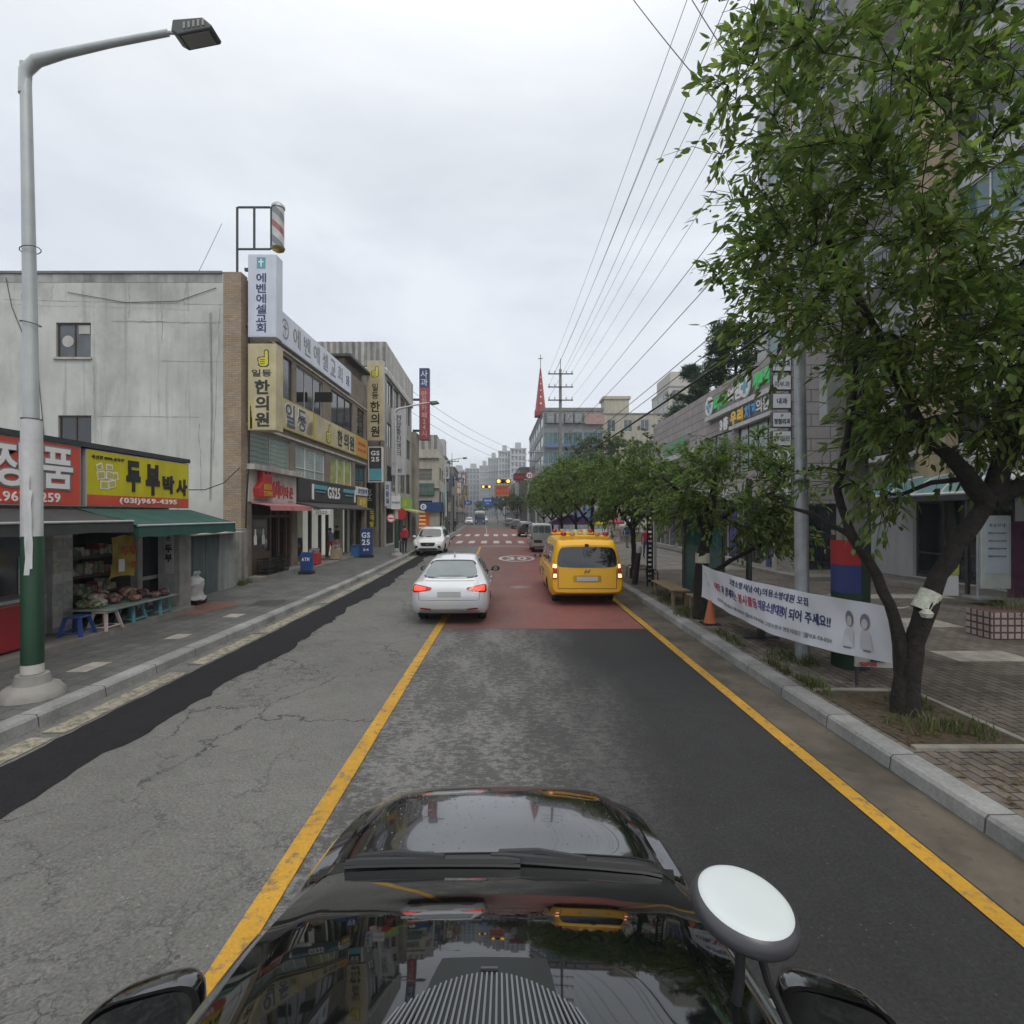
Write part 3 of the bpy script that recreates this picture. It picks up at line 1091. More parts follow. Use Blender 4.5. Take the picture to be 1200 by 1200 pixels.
def thumb(b, c, u, n, s, mi_y=0, mi_k=1):
    """raised-thumb emblem: dark outline plate with a yellow hand on it"""
    def shape(g, e, mi):
        r = lambda x0, x1, y0, y1, q: [(x0 + q, y0), (x1 - q, y0), (x1, y0 + q), (x1, y1 - q), (x1 - q, y1), (x0 + q, y1), (x0, y1 - q), (x0, y0 + q)]
        for k, (x0, x1, y0, y1, q) in enumerate(((-.46, .44, -.58, .24, .2), (.12, .42, .0, .92, .12), (-.52, .1, -.1, .2, .12))):
            b.prism([(x * s, y * s) for x, y in r(x0 - g, x1 + g, y0 - g, y1 + g, q)], c + n * (e + .0006 * k), u, UP, n * .003, mi)
    shape(.085, .002, mi_k)
    shape(.0, .007, mi_y)
    for k in range(3):
        b.obox(c + u * (-.36 * s) + UP * ((-.40 + .2 * k) * s) + n * .013, u * (.5 * s), UP * (.055 * s), n * .002, mi_k)

INKY = M('emblem_yellow', (.62, .55, .03), .45, var=.1)
t, f = sign_box('blade_sign', 'yellow blade sign with thumb emblem at the corner of the tiled building', (-9.1, 17.75, 5.4), UF, XF, .98, 3.0, .55, YELP, YELP)
b = B(); thumb(b, f(.55, 2.43), UF, XF, .36); b.build('emblem', [INKY, INK], t)
b = B(); c = f(.5, .03)
for k in range(4): b.obox(f(.06 + .02 * k, .05 + .0 * k, .003), UF * .05, UP * (1.0 - .2 * k), XF * .002)
b.build('stripe', YEL, t)
lettering(t, INK, [('일등', f(.48, 1.98), .24, .68, .01, False), ('한의원', f(.50, .93), .52, 1.62, .028, True)], UF, XF)

XS = XFA + .12
t, f = sign_box('fascia_sign', 'long white sign with grey letters along the roof edge of the tiled building', (XS, 20.05, 9.36), UL, XL, 9.4, 1.28, .16, PALE, PALE)
lettering(t, INKG, [(ch, f(1.9 + 1.12 * i, .66), .82, .72, .0, False) for i, ch in enumerate('에벤에셀교회')], UL, XL)
b = B(); c = f(.75, .64)
vs_ = []
for k in range(28):
    a = 2 * math.pi * k / 28
    for r_ in (.42, .33):
        vs_.append(c + UL * (math.cos(a) * r_ * .8) + UP * (math.sin(a) * r_) + XL * .006)
b.add(vs_, [(2 * k, (2 * k + 2) % 56, (2 * k + 3) % 56, 2 * k + 1) for k in range(28)])
b.obox(f(.72, .38, .006), UL * .06, UP * .5, XL * .004); b.obox(f(.57, .66, .006), UL * .36, UP * .07, XL * .004)
b.build('emblem', INKG, t)
lettering(t, NAVY, [('3층', f(8.75, .62), .6, .55, .01, False)], UL, XL)

t, f = sign_box('fascia_sign', 'gold sign panel with large slate letters and yellow sunrays, above the window blinds', (XS, 20.42, 5.95), UL, XL, 3.4, 1.22, .16, YELP, YEL)
lettering(t, INKW, [('일', f(.85, .62, .001), 1.04, 1.0, .06, False), ('등', f(2.05, .62, .001), 1.02, .96, .06, False)], UL, XL, 'letter_outline')
lettering(t, M('sign_slate', (.075, .09, .11), .5), [('일', f(.85, .62, .012), .98, .92, .025, False), ('등', f(2.05, .62, .012), .96, .88, .025, False)], UL, XL)
b = B()
for k in range(9):
    a = R(95 + 10 * k)
    c = f(3.3, .1, .002)
    p, q = Vector((0, math.cos(a), math.sin(a))), Vector((0, -math.sin(a), math.cos(a)))
    b.quad(c + p * .15 - q * .008, c + p * .7 - q * .03, c + p * .7 + q * .03, c + p * .15 + q * .008)
b.build('sunray', YEL, t)
t, f = sign_box('fascia_sign', 'pale gold sign with thumb emblem and an orange end, on the tiled front', (XS, 23.95, 5.95), UL, XL, 8.9, 1.22, .15, YELP, YEL)
b = B(); thumb(b, f(1.8, .48), UL, XL, .58); b.build('emblem', [INKY, INK], t)
lettering(t, INK, [('한', f(3.55, .6), .85, .8, .03, False), ('의', f(4.6, .6), .85, .8, .03, False), ('원', f(5.6, .6), .85, .8, .03, False)], UL, XL)
b = B(); b.obox(f(6.35, .04, .0), UL * 2.5, UP * 1.14, XL * .006); b.build('end_panel', ORA, t)
lettering(t, INKR, [('진료과목', f(7.6, .8, .008), .22, 1.6, .01, False), ('침 뜸 한약', f(7.6, .42, .008), .2, 1.7, .0, False)], UL, XL)

# pub sign: white board with a red castle-shaped block and red letters
t, f = sign_box('shop_sign', 'white fascia board with red castle emblem and red block letters over the pub', (XFA + .05, 18.02, 2.93), UL, XL, 4.05, 1.12, .12, M('sign_ivory', (.52, .50, .46), .6, var=.15, streak=.2), WHITEF)
b = B()
b.prism([(.0, 0), (1.25, 0), (1.3, .3), (1.0, .55), (1.0, .95), (.86, .95), (.86, .85), (.72, .85), (.72, .95), (.58, .95), (.58, .85), (.42, .85), (.42, .95), (.28, .95), (.28, .55), (-.03, .3)], f(.35, .18), UL, UP, XL * .22)
b.build('castle_block', INKR, t, bevel=.01)
b = B()
b.text('BEER', f(.98, .56, .23), UL, UP, .2, .62, bold=.02); b.text('TOWN', f(.98, .31, .23), UL, UP, .2, .66, bold=.02)
b.build('lettering', M('sign_gold', (.62, .38, .05), .4, var=.1), t)
lettering(t, INKR, [('비', f(2.15, .52), .72, .55, .05, False), ('어', f(2.65, .46), .58, .4, .05, False), ('타운', f(3.3, .44), .5, .8, .05, False)], UL, XL)
b = B(); b.obox(f(.35, .06), UL * 1.1, UP * .03, XL * .01); b.obox(f(3.2, .05), UL * .5, UP * .03, XL * .01); b.build('underline', INKG, t)

# convenience store fascia
t, f = sign_box('shop_sign', 'charcoal fascia with teal bars and white letters over the convenience store', (XFA + .06, 22.2, 3.05), UL, XL, 8.3, 1.05, .12, CHAR, CHAR)
lettering(t, INKW, [('GS25', f(4.55, .52), .60, 1.85, .028, False)], UL, XL)
b = B()
b.obox(f(1.75, .62), UL * 1.7, UP * .2, XL * .05); b.obox(f(6.0, .62), UL * 1.95, UP * .2, XL * .05)
b.obox(f(1.95, .48), UL * 1.3, UP * .06, XL * .04); b.obox(f(6.3, .44), UL * 1.3, UP * .06, XL * .04)
b.build('light_bar', TEALP, t)
b = B(); b.obox(f(1.55, .12), UL * .18, UP * .72, XL * .04); b.obox(f(7.98, .12), UL * .18, UP * .72, XL * .04)
b.build('bracket_mark', INKW, t)
t, f = sign_box('shop_sign', 'small white sign with blue letters beside the charcoal fascia', (XFA + .1, 30.55, 3.62), UL, XL, 2.4, .52, .1, WHITE, WHITEF)
lettering(t, NAVY, [('공인중개', f(1.2, .26), .3, 1.9, .02, False)], UL, XL)
t, f = sign_box('shop_sign', 'small ochre sign under the white one, at the end of the tiled front', (XFA + .1, 30.65, 2.78), UL, XL, 2.2, .78, .1, M('sign_ochre', (.42, .27, .06), .5, var=.15), BRONZE)
lettering(t, M('sign_lemon', (.66, .55, .1), .5), [('복권', f(1.1, .39), .5, 1.2, .03, False)], UL, XL)
t, f = sign_box('shop_sign', 'little white store sign hanging under the dark canopy', (XFA + .75, 22.1, 2.45), UF, XF, .75, .24, .06, WHITE, WHITEF)
lettering(t, INKG, [('GS25', f(.37, .12), .13, .5, .01, False)], UF, XF)

t, f = sign_box('blade_sign', 'charcoal and teal store blade sign in a white frame, above head height', (-9.22, 33.2, 4.55), UF, XF, .92, 2.3, .35, CHAR, WHITEF, rim=.06)
b = B(); b.obox(f(.07, .12), UF * .78, UP * .75, XF * .006); b.build('teal_field', TEALP, t)
lettering(t, INKW, [('GS', f(.46, 1.88), .3, .55, .03, False), ('25', f(.46, 1.48), .3, .52, .03, False)], UF, XF)
t, f = sign_box('blade_sign', 'second yellow blade sign with thumb emblem, beside the corrugated parapet', (-9.3, 33.25, 7.25), UF, XF, 1.05, 5.2, .4, YELP, ALU)
b = B(); thumb(b, f(.52, 4.4), UF, XF, .44); b.build('emblem', [INKY, INK], t)
lettering(t, INK, [('일등', f(.52, 3.2), .42, 1.0, .015, True), ('한의원', f(.52, 1.4), .62, 2.3, .028, True)], UF, XF)

# barber pole on its roof frame
t = thing('barber_pole', 'faded red and white barber pole on a steel frame above the roof', 'barber pole', (-9.0, 17.95, 10.8))
b = B()
fx0, fx1, z0, z1 = P(278, 0, 17.95).x, P(318, 0, 17.95).x, P(0, 292, 17.95).z, P(0, 243, 17.95).z
for x, za, zb_ in ((fx0, 10.8, z1), ((fx0 + fx1) / 2, z0, z1), (fx1, z0, z1)):
    b.box(x - .03, x + .03, 17.92, 17.98, za, zb_)
for z in (z0, z1):
    b.box(fx0 + .03, fx1 - .03, 17.925, 17.975, z - .028, z + .028)
b.box(fx1 + .03, fx1 + .22, 17.93, 17.97, z0 + .1, z0 + .15); b.box(fx1 + .03, fx1 + .22, 17.93, 17.97, z1 - .15, z1 - .1)
b.build('frame', METD, t)
def stripe_mat(name, cols, freq):
    m, n, l, p = _nodes(name)
    vec = _obj(n)
    sp = n.new('ShaderNodeSeparateXYZ'); l.new(vec, sp.inputs[0])
    a = _math(n, l, 'ARCTAN2', _math(n, l, 'SUBTRACT', sp.outputs[1], .0), _math(n, l, 'SUBTRACT', sp.outputs[0], .86))
    v = _math(n, l, 'FRACT', _math(n, l, 'ADD', _math(n, l, 'DIVIDE', a, 6.2832), _math(n, l, 'MULTIPLY', sp.outputs[2], freq)))
    r = n.new('ShaderNodeValToRGB'); r.color_ramp.interpolation = 'CONSTANT'
    while len(r.color_ramp.elements) < len(cols): r.color_ramp.elements.new(.5)
    for i, (pos, cc) in enumerate(cols):
        r.color_ramp.elements[i].position = pos; r.color_ramp.elements[i].color = (*cc, 1)
    l.new(v, r.inputs[0])
    l.new(_mul(n, l, r.outputs[0], _range(n, l, _noise(n, l, vec, 4, 5), .3, .7, .8, 1.1)), p.inputs['Base Color'])
    p.inputs['Roughness'].default_value = .35
    return m
b = B(); b.lathe([(.2, z0 + .05), (.2, z1 - .05)], (fx1 + .24, 17.95, 0), 20)
px_ = fx1 + .24
b.build('striped_drum', stripe_mat('barber_stripes', [(0, (.55, .55, .53)), (.28, (.33, .13, .12)), (.5, (.50, .50, .48)), (.75, (.22, .23, .25))], .95), t)
b = B(); b.lathe([(.2, z1 - .05), (.23, z1 - .04), (.22, z1 + .04), (.12, z1 + .14), (.01, z1 + .17)], (px_, 17.95, 0), 20)
b.build('cap', MET, t)
b = B(); b.lathe([(.2, z0 + .05), (.23, z0 + .04), (.2, z0 - .04), (.1, z0 - .1), (.01, z0 - .12)], (px_, 17.95, 0), 20)
b.build('base_cap', M('brass', (.33, .25, .07), .4, var=.2, metal=.4), t)

# ---- low shop with the two signs and awnings
m_wall = M('shop_wall_paint', (.34, .33, .31), .85, var=.25, streak=.25)
XP = -8.6
t = thing('corner_shop', 'single storey shop row under grey and green awnings with open stalls', 'shop', (-10, 8, .15))
o8 = [(2.3, .12, 3.05, 2.2), (5.5, .12, .95, 2.2), (7.0, .12, 1.8, 2.2), (8.85, .12, .95, 2.2)]
b = B()
facade(b, (XP, 3.0, .15), UL, XL, 9.9, 3.6, o8, 0, .15)
b.box(-13.5, -13.3, 3.0, 12.9, .15, 3.7); b.quad((XP, 12.9, .15), (-13.5, 12.9, .15), (-13.5, 12.9, 3.75), (XP, 12.9, 3.75)); b.quad((-13.5, 3, .15), (XP, 3, .15), (XP, 3, 3.75), (-13.5, 3, 3.75))
b.build('wall', m_wall, t)
b = B(); b.box(-13.6, -8.28, 2.9, 13.25, 3.80, 3.9); b.build('roof', METD, t)
b = B()
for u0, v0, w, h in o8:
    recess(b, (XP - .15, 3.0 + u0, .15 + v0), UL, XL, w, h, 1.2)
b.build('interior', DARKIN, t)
b = B(); b.box(XP + .05, -8.02, 12.42, 12.86, .15, 2.3); b.build('end_pillar', m_wall, t, bevel=.01)
pw = [(.02, .02)]
w1 = window(t, (XP, 5.35, .3), UL, XL, 3.0, 2.1, ALU, GLASS, 3, 2, .06, name='shop_window')
w1 = window(t, (XP, 8.52, .3), UL, XL, .9, 2.1, M('green_door', (.03, .10, .06), .4), GLASS2, 1, 2, .06, .08, name='door')
b = B(); b.box(XP - .05, XP - .04, 9.0, 9.33, .95, 1.75); b.build('poster', clutter_mat('poster_teal', [(.5, .56, .56), (.2, .4, .42), (.55, .57, .57)], 5), w1)
d1 = window(t, (XP, 11.88, .3), UL, XL, .9, 2.1, M('pale_door', (.40, .39, .36), .6, var=.2), GLASS, 1, 2, .05, .12, name='door')
b = B(); b.box(XP + .003, XP + .1, 9.5, 9.95, .27, 2.25)
r2 = random.Random(8)
for i in range(9):
    for j in range(2):
        y_, z_ = 9.515 + .215 * j + r2.uniform(0, .015), .36 + .21 * i + r2.uniform(-.015, .015)
        b.box(XP + .1005, XP + .104 + .001 * ((i + j) % 3), y_, y_ + .195, z_, z_ + .185, 1 + (i * 2 + j * 3 + i // 3) % 3)
b.box(XP + .1055, XP + .109, 9.6, 9.86, 1.5, 1.78, 2)
b.build('notice_column', [m_wall, M('notice_white', (.44, .44, .41), .8, var=.2, vs=9), M('notice_grey', (.33, .33, .31), .8, var=.3, vs=9), M('notice_cream', (.40, .38, .31), .8, var=.25, vs=9)], t)
b = B()
for z in (.75, 1.15, 1.55):
    b = B(); b.box(XP - .75, XP - .35, 10.05, 11.75, z, z + .05); b.build('shelf', BRONZE, t)
rr = random.Random(5)
for z in (.80, 1.20, 1.60):
    b = B(); y = 10.1
    while y < 11.6:
        w = rr.uniform(.07, .16); b.box(XP - .7, XP - .42, y, y + w, z + .003, z + rr.uniform(.12, .27)); y += w + .03
    b.build('shelf_stock', clutter_mat('shelf_stock_mix', [(.24, .2, .17), (.5, .47, .42), (.3, .08, .06), (.1, .2, .12), (.5, .46, .3)], 7), t)
def awning(parent, y0, y1, xf, mat, zb, zf, zv):
    b = B()
    n = 14
    for i in range(n):
        a, c = y0 + (y1 - y0) * i / n, y0 + (y1 - y0) * (i + 1) / n
        s0, s1 = .015 * math.sin(i * 1.7), .015 * math.sin((i + 1) * 1.7)
        b.quad((-8.3, a, zb), (xf, a, zf + s0), (xf, c, zf + s1), (-8.3, c, zb))
        b.quad((xf, a, zf + s0), (xf + .02, a, zv + s0), (xf + .02, c, zv + s1), (xf, c, zf + s1))
        b.quad((xf - .015, c, zf + s1 - .01), (xf + .005, c, zv + s1), (xf + .005, a, zv + s0), (xf - .015, a, zf + s0 - .01))
        b.quad((-8.3, c, zb - .02), (xf - .01, c, zf + s1 - .02), (xf - .01, a, zf + s0 - .02), (-8.3, a, zb - .02))
    for yy in (y0 + .02, y1 - .02):
        b.add([(-8.3, yy, zb), (xf, yy, zf), (xf, yy, zv), (-8.3, yy, zb - .12)], [(0, 1, 2, 3)])
    aw = b.build('awning', mat, parent)
    b = B(); b.tube([(xf + .0, y0, zf), (xf + .0, y1, zf)], .022, 8); b.build('front_bar', ALU, aw)
    return aw
awning(t, 3.0, 9.78, -7.2, M('grey_canvas', (.040, .042, .042), .85, var=.2, streak=.2), 2.58, 2.36, 2.16)
awning(t, 9.83, 13.3, -7.15, M('green_canvas', (.014, .072, .058), .8, var=.2, streak=.15), 2.6, 2.27, 2.04)

XSG = -8.3
Yp = lambda px: -XSG * 600 / (598 - px)
t, f = sign_box('shop_sign', 'red shop sign with white letters and a phone number above the grey awning', (XSG, 4.6, 2.64), UL, XL, 5.3, 1.16, .2, REDS, ALU, rim=.02)
lettering(t, INKG, [(ch, f(cy - 4.6, .69, .002), .80, .70, .045, False) for ch, cy in zip('화장품', (7.6, 8.5, 9.38))], UL, XL, 'letter_outline_grey')  # printed grey outline behind the white letters
lettering(t, INKW, [(ch, f(cy - 4.6, .69, .012), .74, .62, .02, False) for ch, cy in zip('화장품', (7.6, 8.5, 9.38))] + [('031.967-7259', f(8.70 - 4.6, .15), .17, 1.46, .015, False)], UL, XL)
t, f = sign_box('shop_sign', 'yellow tofu shop sign with brush letters and a red phone strip', (XSG, 10.02, 2.64), UL, XL, 3.2, 1.14, .2, M('sign_mustard', (.60, .52, .012), .4, var=.08, streak=.15), ALU, rim=.02)
b = B(); b.obox(f(.02, .02, .0), UL * 3.16, UP * .22, XL * .004); b.build('red_strip', REDS, t)
lettering(t, INK, [('두', f(1.25, .68), .68, .42, .06, False), ('부', f(1.86, .64), .72, .46, .06, False), ('박', f(2.40, .56), .44, .42, .05, False), ('사', f(2.90, .52), .42, .42, .05, False), ('국산콩 100%-손두부', f(.55, 1.0), .07, .85, .0, False)], UL, XL)
lettering(t, INKW, [('(031)969-4395', f(1.78, .13), .15, 1.85, .025, False)], UL, XL)
b = B()
for i, (a, c, w, h, r_) in enumerate(((.30, .62, .2, .17, .2), (.50, .66, .2, .17, -.1), (.68, .62, .17, .16, .25), (.36, .44, .22, .17, 0), (.58, .46, .2, .16, .2), (.28, .80, .16, .13, .35), (.50, .84, .18, .12, 0))):
    u2, v2 = UL * math.cos(r_) + UP * math.sin(r_), UP * math.cos(r_) - UL * math.sin(r_)
    o_ = f(a - .02, c - .08, .003 + .001 * i)
    b.obox(o_, u2 * w, v2 * h, XL * .004, 0)
    b.obox(o_ + u2 * .022 + v2 * .022 + XL * .004, u2 * (w - .044), v2 * (h - .044), XL * .0025, 1)
b.build('tofu_emblem', [INKW, M('emblem_mustard', (.50, .43, .12), .5)], t)
t, f = sign_box('pillar_sign', 'narrow white sign lettered downwards on the end pillar of the shop', (-8.4, 12.41, 1.02), UF, XF, .24, 1.0, .03, M('sign_aged_white', (.46, .45, .41), .6, var=.2), m_wall, rim=.01)
lettering(t, INK, [('두부', f(.12, .52), .17, .42, .05, True), ('손', f(.12, .88), .12, .12, .02, False)], UF, XF)
# hanging yellow cloth
b = B()
vs_, n_ = [], 10
for j in range(n_ + 1):
    for i in range(7):
        fy = i / 6; fz = j / n_
        vs_.append((-8.22 + .05 * math.sin(fy * 6 + fz * 3) + .06 * fz, 10.55 + .62 * fy + .05 * fz * (fy - .5) - .12 * fz, 2.0 - .85 * fz + .05 * math.sin(fy * 3)))
b.add(vs_, [(j * 7 + i, j * 7 + i + 1, j * 7 + i + 8, j * 7 + i + 7) for j in range(n_) for i in range(6)], 0, True)
t = thing('cloth_banner', 'yellow cloth banner hanging over the produce stall', 'banner', (-8.2, 10.85, 2.0))
b.build('cloth', M('mustard_cloth', (.40, .29, .05), .85, var=.2, vs=5), t)
b = B(); b.text('두부', (-8.08, 10.86, 1.72), UL, UP, .2, .42, bold=.03); b.text('콩', (-8.05, 10.95, 1.42), UL, UP, .14, .16, bold=.03)
b.build('lettering', INKR, t)
b = B(); b.obox((-8.07, 10.55, 1.3), (0, .16, 0), (0, 0, .26), (.004, 0, 0)); b.build('price_card', WHITE, t)

# plastic stools, the board on them, goods
def stool(label, x, y, mat, z=.27, h=.36, rz=0, s=1):
    t = thing('plastic_stool', label, 'stool', (0, 0, 0), 'plastic stools at the stall')
    b = B()
    w = .15; q = .19
    b.box(-w, w, -w, w, h - .035, h)
    b.build('seat', mat, t, bevel=.012)
    for sx in (-1, 1):
        for sy in (-1, 1):
            l_ = B()
            l_.prism([(-.03, 0), (.03, 0), (.035, 1), (-.035, 1)], (0, 0, 0), (1, 0, 0), (0, 0, 1), (0, .02, 0))
            l_.v = [(sx * (q - (q - w + .03) * z_) + x_, sy * (q - (q - w + .03) * z_) + (y_ - .01), z_ * (h - .036)) for x_, y_, z_ in l_.v]
            l_.build('leg', mat, t)
    b = B()
    k = q - .015
    for sx, sy, ex, ey in ((-1, -1, 1, -1), (1, -1, 1, 1), (1, 1, -1, 1), (-1, 1, -1, -1)):
        b.tube([(sx * k, sy * k, .07), (ex * k, ey * k, .07)], .014, 6)
    b.build('stretcher', mat, t)
    t.location = (x, y, z); t.rotation_euler = (0, 0, rz)
    return t
BLUEP = M('blue_plastic', (.03, .07, .24), .4, var=.12)
TEALPL = M('teal_plastic', (.10, .24, .27), .45, var=.15)
stool('blue plastic stool at the near end of the produce stall', -7.95, 9.4, BLUEP, rz=.1)
stool('pinkish white plastic stool next to the blue one', -7.82, 9.88, M('pink_plastic', (.50, .40, .36), .45, var=.15), rz=-.05)
stool('teal plastic stool in the middle of the produce board', -7.86, 10.62, TEALPL)
stool('teal plastic stool at the far end of the produce board', -7.86, 11.4, TEALPL, rz=.06)
b = B(); b.box(-8.45, -7.62, 9.72, 11.75, .635, .665)
b.v = [(x, y, z) for x, y, z in b.v]
tag(b.build('stall_board', M('stall_cloth', (.20, .25, .22), .85, var=.3, vs=4), bevel=.006), 'long green stall board laid across plastic stools', 'stall')
rr = random.Random(21)
gm = [clutter_mat('produce_%s' % k, c, 24) for k, c in (('pale', [(.42, .38, .3), (.35, .3, .22), (.48, .46, .4)]), ('red', [(.25, .07, .05), (.36, .12, .1), (.4, .3, .25)]), ('green', [(.08, .12, .04), (.14, .18, .07), (.3, .33, .22)]), ('dark', [(.05, .03, .03), (.12, .06, .06), (.2, .15, .13)]))]
lbl = ('pale bag of produce heaped on the stall board', 'reddish bag of produce heaped on the stall board', 'bunch of greens heaped on the stall board', 'dark bag of produce heaped on the stall board')
protos = []
for k in range(4):
    b = B(); b.ball((0, 0, 0), (.14, .13, .09), 12, 8)
    r2 = random.Random(k)
    b.v = [(x * (1 + r2.uniform(-.2, .2)), y * (1 + r2.uniform(-.2, .2)), max(-.07, z * (1 + r2.uniform(-.25, .25)))) for x, y, z in b.v]
    protos.append(b.build('produce_bag', gm[k]))
n_ = 0
for i in range(22):
    k = i % 4
    o = protos[k] if i < 4 else protos[k].copy()
    if i >= 4: COL.objects.link(o)
    x, y = rr.uniform(-8.35, -7.75), rr.uniform(9.8, 11.65)
    up = .12 if i > 13 else 0
    if up: x, y = rr.uniform(-8.4, -8.1), rr.uniform(10.0, 10.9)
    o.location = (x, y, .74 + up); o.rotation_euler = (rr.uniform(-.1, .1), rr.uniform(-.1, .1), rr.uniform(0, 6)); sc = rr.uniform(.7, 1.15); o.scale = (sc, sc, sc * .95)
    tag(o, lbl[k], 'produce', ('pale bags on the stall', 'reddish bags on the stall', 'greens on the stall', 'dark bags on the stall')[k])
# red chest cooler at the left edge
t = thing('chest_cooler', 'red chest cooler standing by the shop window under the grey awning', 'cooler', (-8.2, 8.35, .27))
b = B(); b.box(-8.5, -7.95, 7.7, 8.75, .3, 1.05); b.build('body', M('red_cooler', (.30, .02, .025), .35, var=.1), t, bevel=.03)
b = B(); b.box(-8.52, -7.93, 7.68, 8.77, 1.053, 1.12); b.build('lid', M('grey_lid', (.3, .3, .3), .4), t, bevel=.02)
# metal shed
t = thing('metal_shed', 'low shed of grey green sheet metal doors beside the rendered wall', 'shed', (-10, 15, .15))
m_corr = M('sheet_metal_green', (.085, .115, .115), .55, var=.2, streak=.35)
b = B()
y = 13.15
while y < 15.55:
    b.box(-8.95, -8.9 + (.012 if int(y * 10) % 2 else 0), y, y + .148, .15, 1.86); y += .15
b.build('sliding_door', m_corr, t)
b = B(); b.box(-8.96, -8.88, 15.62, 16.42, .15, 1.88); b.build('door', M('sheet_metal_grey', (.29, .30, .295), .6, var=.15, streak=.4), t)
b = B(); b.box(-12, -8.97, 13.1, 16.5, .15, 1.86); b.build('wall', m_wall, t)
b = B(); b.prism([(-12, 2.02), (-8.6, 1.90), (-8.6, 1.93), (-12, 2.05)], (0, 13.0, 0), (1, 0, 0), UP, (0, 3.6, 0)); b.build('roof', M('fibre_roof', (.40, .39, .36), .8, var=.25, streak=.2), t)
b = B(); b.box(-9.6, -9.0, 16.55, 17.55, .15, 2.0); tag(b.build('garden_wall', M('stained_concrete', (.30, .29, .26), .9, var=.3, streak=.5)), 'short stained concrete wall between the shed and the brick pier', 'wall')
# white sack on a dolly
t = thing('rubbish_sack', 'white woven sack tied at the neck, leaning by the shop end pillar', 'sack', (-8.25, 13.3, .15))
b = B(); b.lathe([(.01, .27), (.27, .265), (.29, .30), (.24, .40), (.20, .50), (.215, .58), (.22, .68), (.20, .77), (.13, .84), (.06, .88), (.05, .91), (.09, .97), (.04, 1.0)], (-8.22, 13.3, 0), 18)
r2 = random.Random(2); b.v = [(x + r2.uniform(-.035, .035) + .10 * (z - .4), y + .05 * math.sin(7 * z + 3 * x) + r2.uniform(-.035, .035), z + r2.uniform(-.03, .03)) for x, y, z in b.v]
b.build('bag', M('woven_sack', (.56, .56, .54), .7, var=.12, vs=6), t)
b = B(); b.box(-8.45, -8.0, 13.1, 13.52, .22, .262); b.cyl((-8.4, 13.1, .19), (-8.4, 13.5, .19), .04); b.cyl((-8.05, 13.1, .19), (-8.05, 13.5, .19), .04); b.build('dolly', BLACK, t)

# crates at the pub door, sign stands, bin
for i, (x, y, n_) in enumerate(((-8.95, 18.75, 2), (-8.95, 19.35, 1), (-8.95, 19.95, 2))):
    for k in range(n_):
        b = B()
        z = .27 + k * .30
        b.box(x - .2, x + .2, y - .27, y + .27, z, z + .03)
        for s in (-1, 1):
            for zz in (.03, .14, .25):
                b.box(x + s * .2 - (.02 if s > 0 else 0), x + s * .2 + (0 if s > 0 else .02), y - .27, y + .27, z + zz + .001, z + zz + .045)
                b.box(x - .178, x + .178, y + s * .27 - (.02 if s > 0 else 0), y + s * .27 + (0 if s > 0 else .02), z + zz + .001, z + zz + .045)
            for q in (-1, 1):
                b.box(x + s * .188 - .012, x + s * .188 + .012, y + q * .258 - .012, y + q * .258 + .012, z + .03, z + .298)
        tag(b.build('plastic_crate', BLACK, loc=(x, y, z)), ('black crate %s of the %s pile outside the pub' % (('at the bottom', 'on top')[k], ('near', '', 'far')[i])) if n_ == 2 else 'single black crate between two piles outside the pub', 'crate', 'black crates outside the pub')
def stand(label, x, y, w, h, mats, lines, inkmat, z=.15):
    t = thing('sign_stand', label, 'sign stand', (x, y, z))
    b = B(); b.box(x - w / 2, x + w / 2, y - .12, y + .12, z + .12, z + h); b.build('panel', mats[0], t, bevel=.02)
    b = B(); b.box(x - w / 2 - .05, x + w / 2 + .05, y - .2, y + .2, z, z + .117); b.build('base', mats[1], t, bevel=.02)
    lettering(t, inkmat, [(s, (x, y - .125, z + zz), hh, ww, .03, False) for s, zz, hh, ww in lines], UF, XF)
    return t
stand('low blue cash machine sign stand on the kerbside of the pub step', -7.95, 20.0, .42, .85, (NAVY, BLACK), [('ATM', .58, .14, .3)], INKW)
b = B(); b.box(-8.1, -7.8, 19.862, 19.872, .82, .84); b.box(-8.1, -7.8, 19.862, 19.872, .62, .635)
stand('tall blue store sign stand beside the blue bin', -7.75, 27.6, .62, 1.55, (NAVY, BLACK), [('GS', 1.2, .3, .46), ('25', .82, .3, .44), ('24', .42, .12, .3)], INKW)
t = thing('bin', 'blue lidded bin beside the tall blue sign stand', 'bin', (-8.35, 27.9, .15))
b = B(); b.box(-8.62, -8.1, 27.65, 28.15, .15, .72); b.build('body', M('bin_blue', (.04, .13, .33), .4, var=.15), t, bevel=.03)
b = B(); b.box(-8.64, -8.08, 27.63, 28.17, .723, .8); b.build('lid', M('bin_lid', (.03, .09, .24), .4), t, bevel=.02)
# small tables of goods in front of the store
for lab, x, y, mt in (('red drinks stand outside the convenience store', -8.75, 22.9, INKR), ('pale parcel shelf outside the convenience store', -8.7, 25.6, M('parcel_card', (.35, .27, .19), .7, var=.2))):
    t = thing('display_stand', lab, 'display', (x, y, .22))
    b = B(); b.box(x - .2, x + .2, y - .3, y + .3, .24, .75); b.build('body', mt, t, bevel=.02)
    b = B()
    for k in range(5): b.box(x - .15, x + .12, y - .27 + k * .11, y - .19 + k * .11, .753, .95)
    b.build('goods', clutter_mat('stand_goods', [(.3, .08, .05), (.4, .35, .3), (.1, .1, .3), (.4, .3, .1)], 12), t)

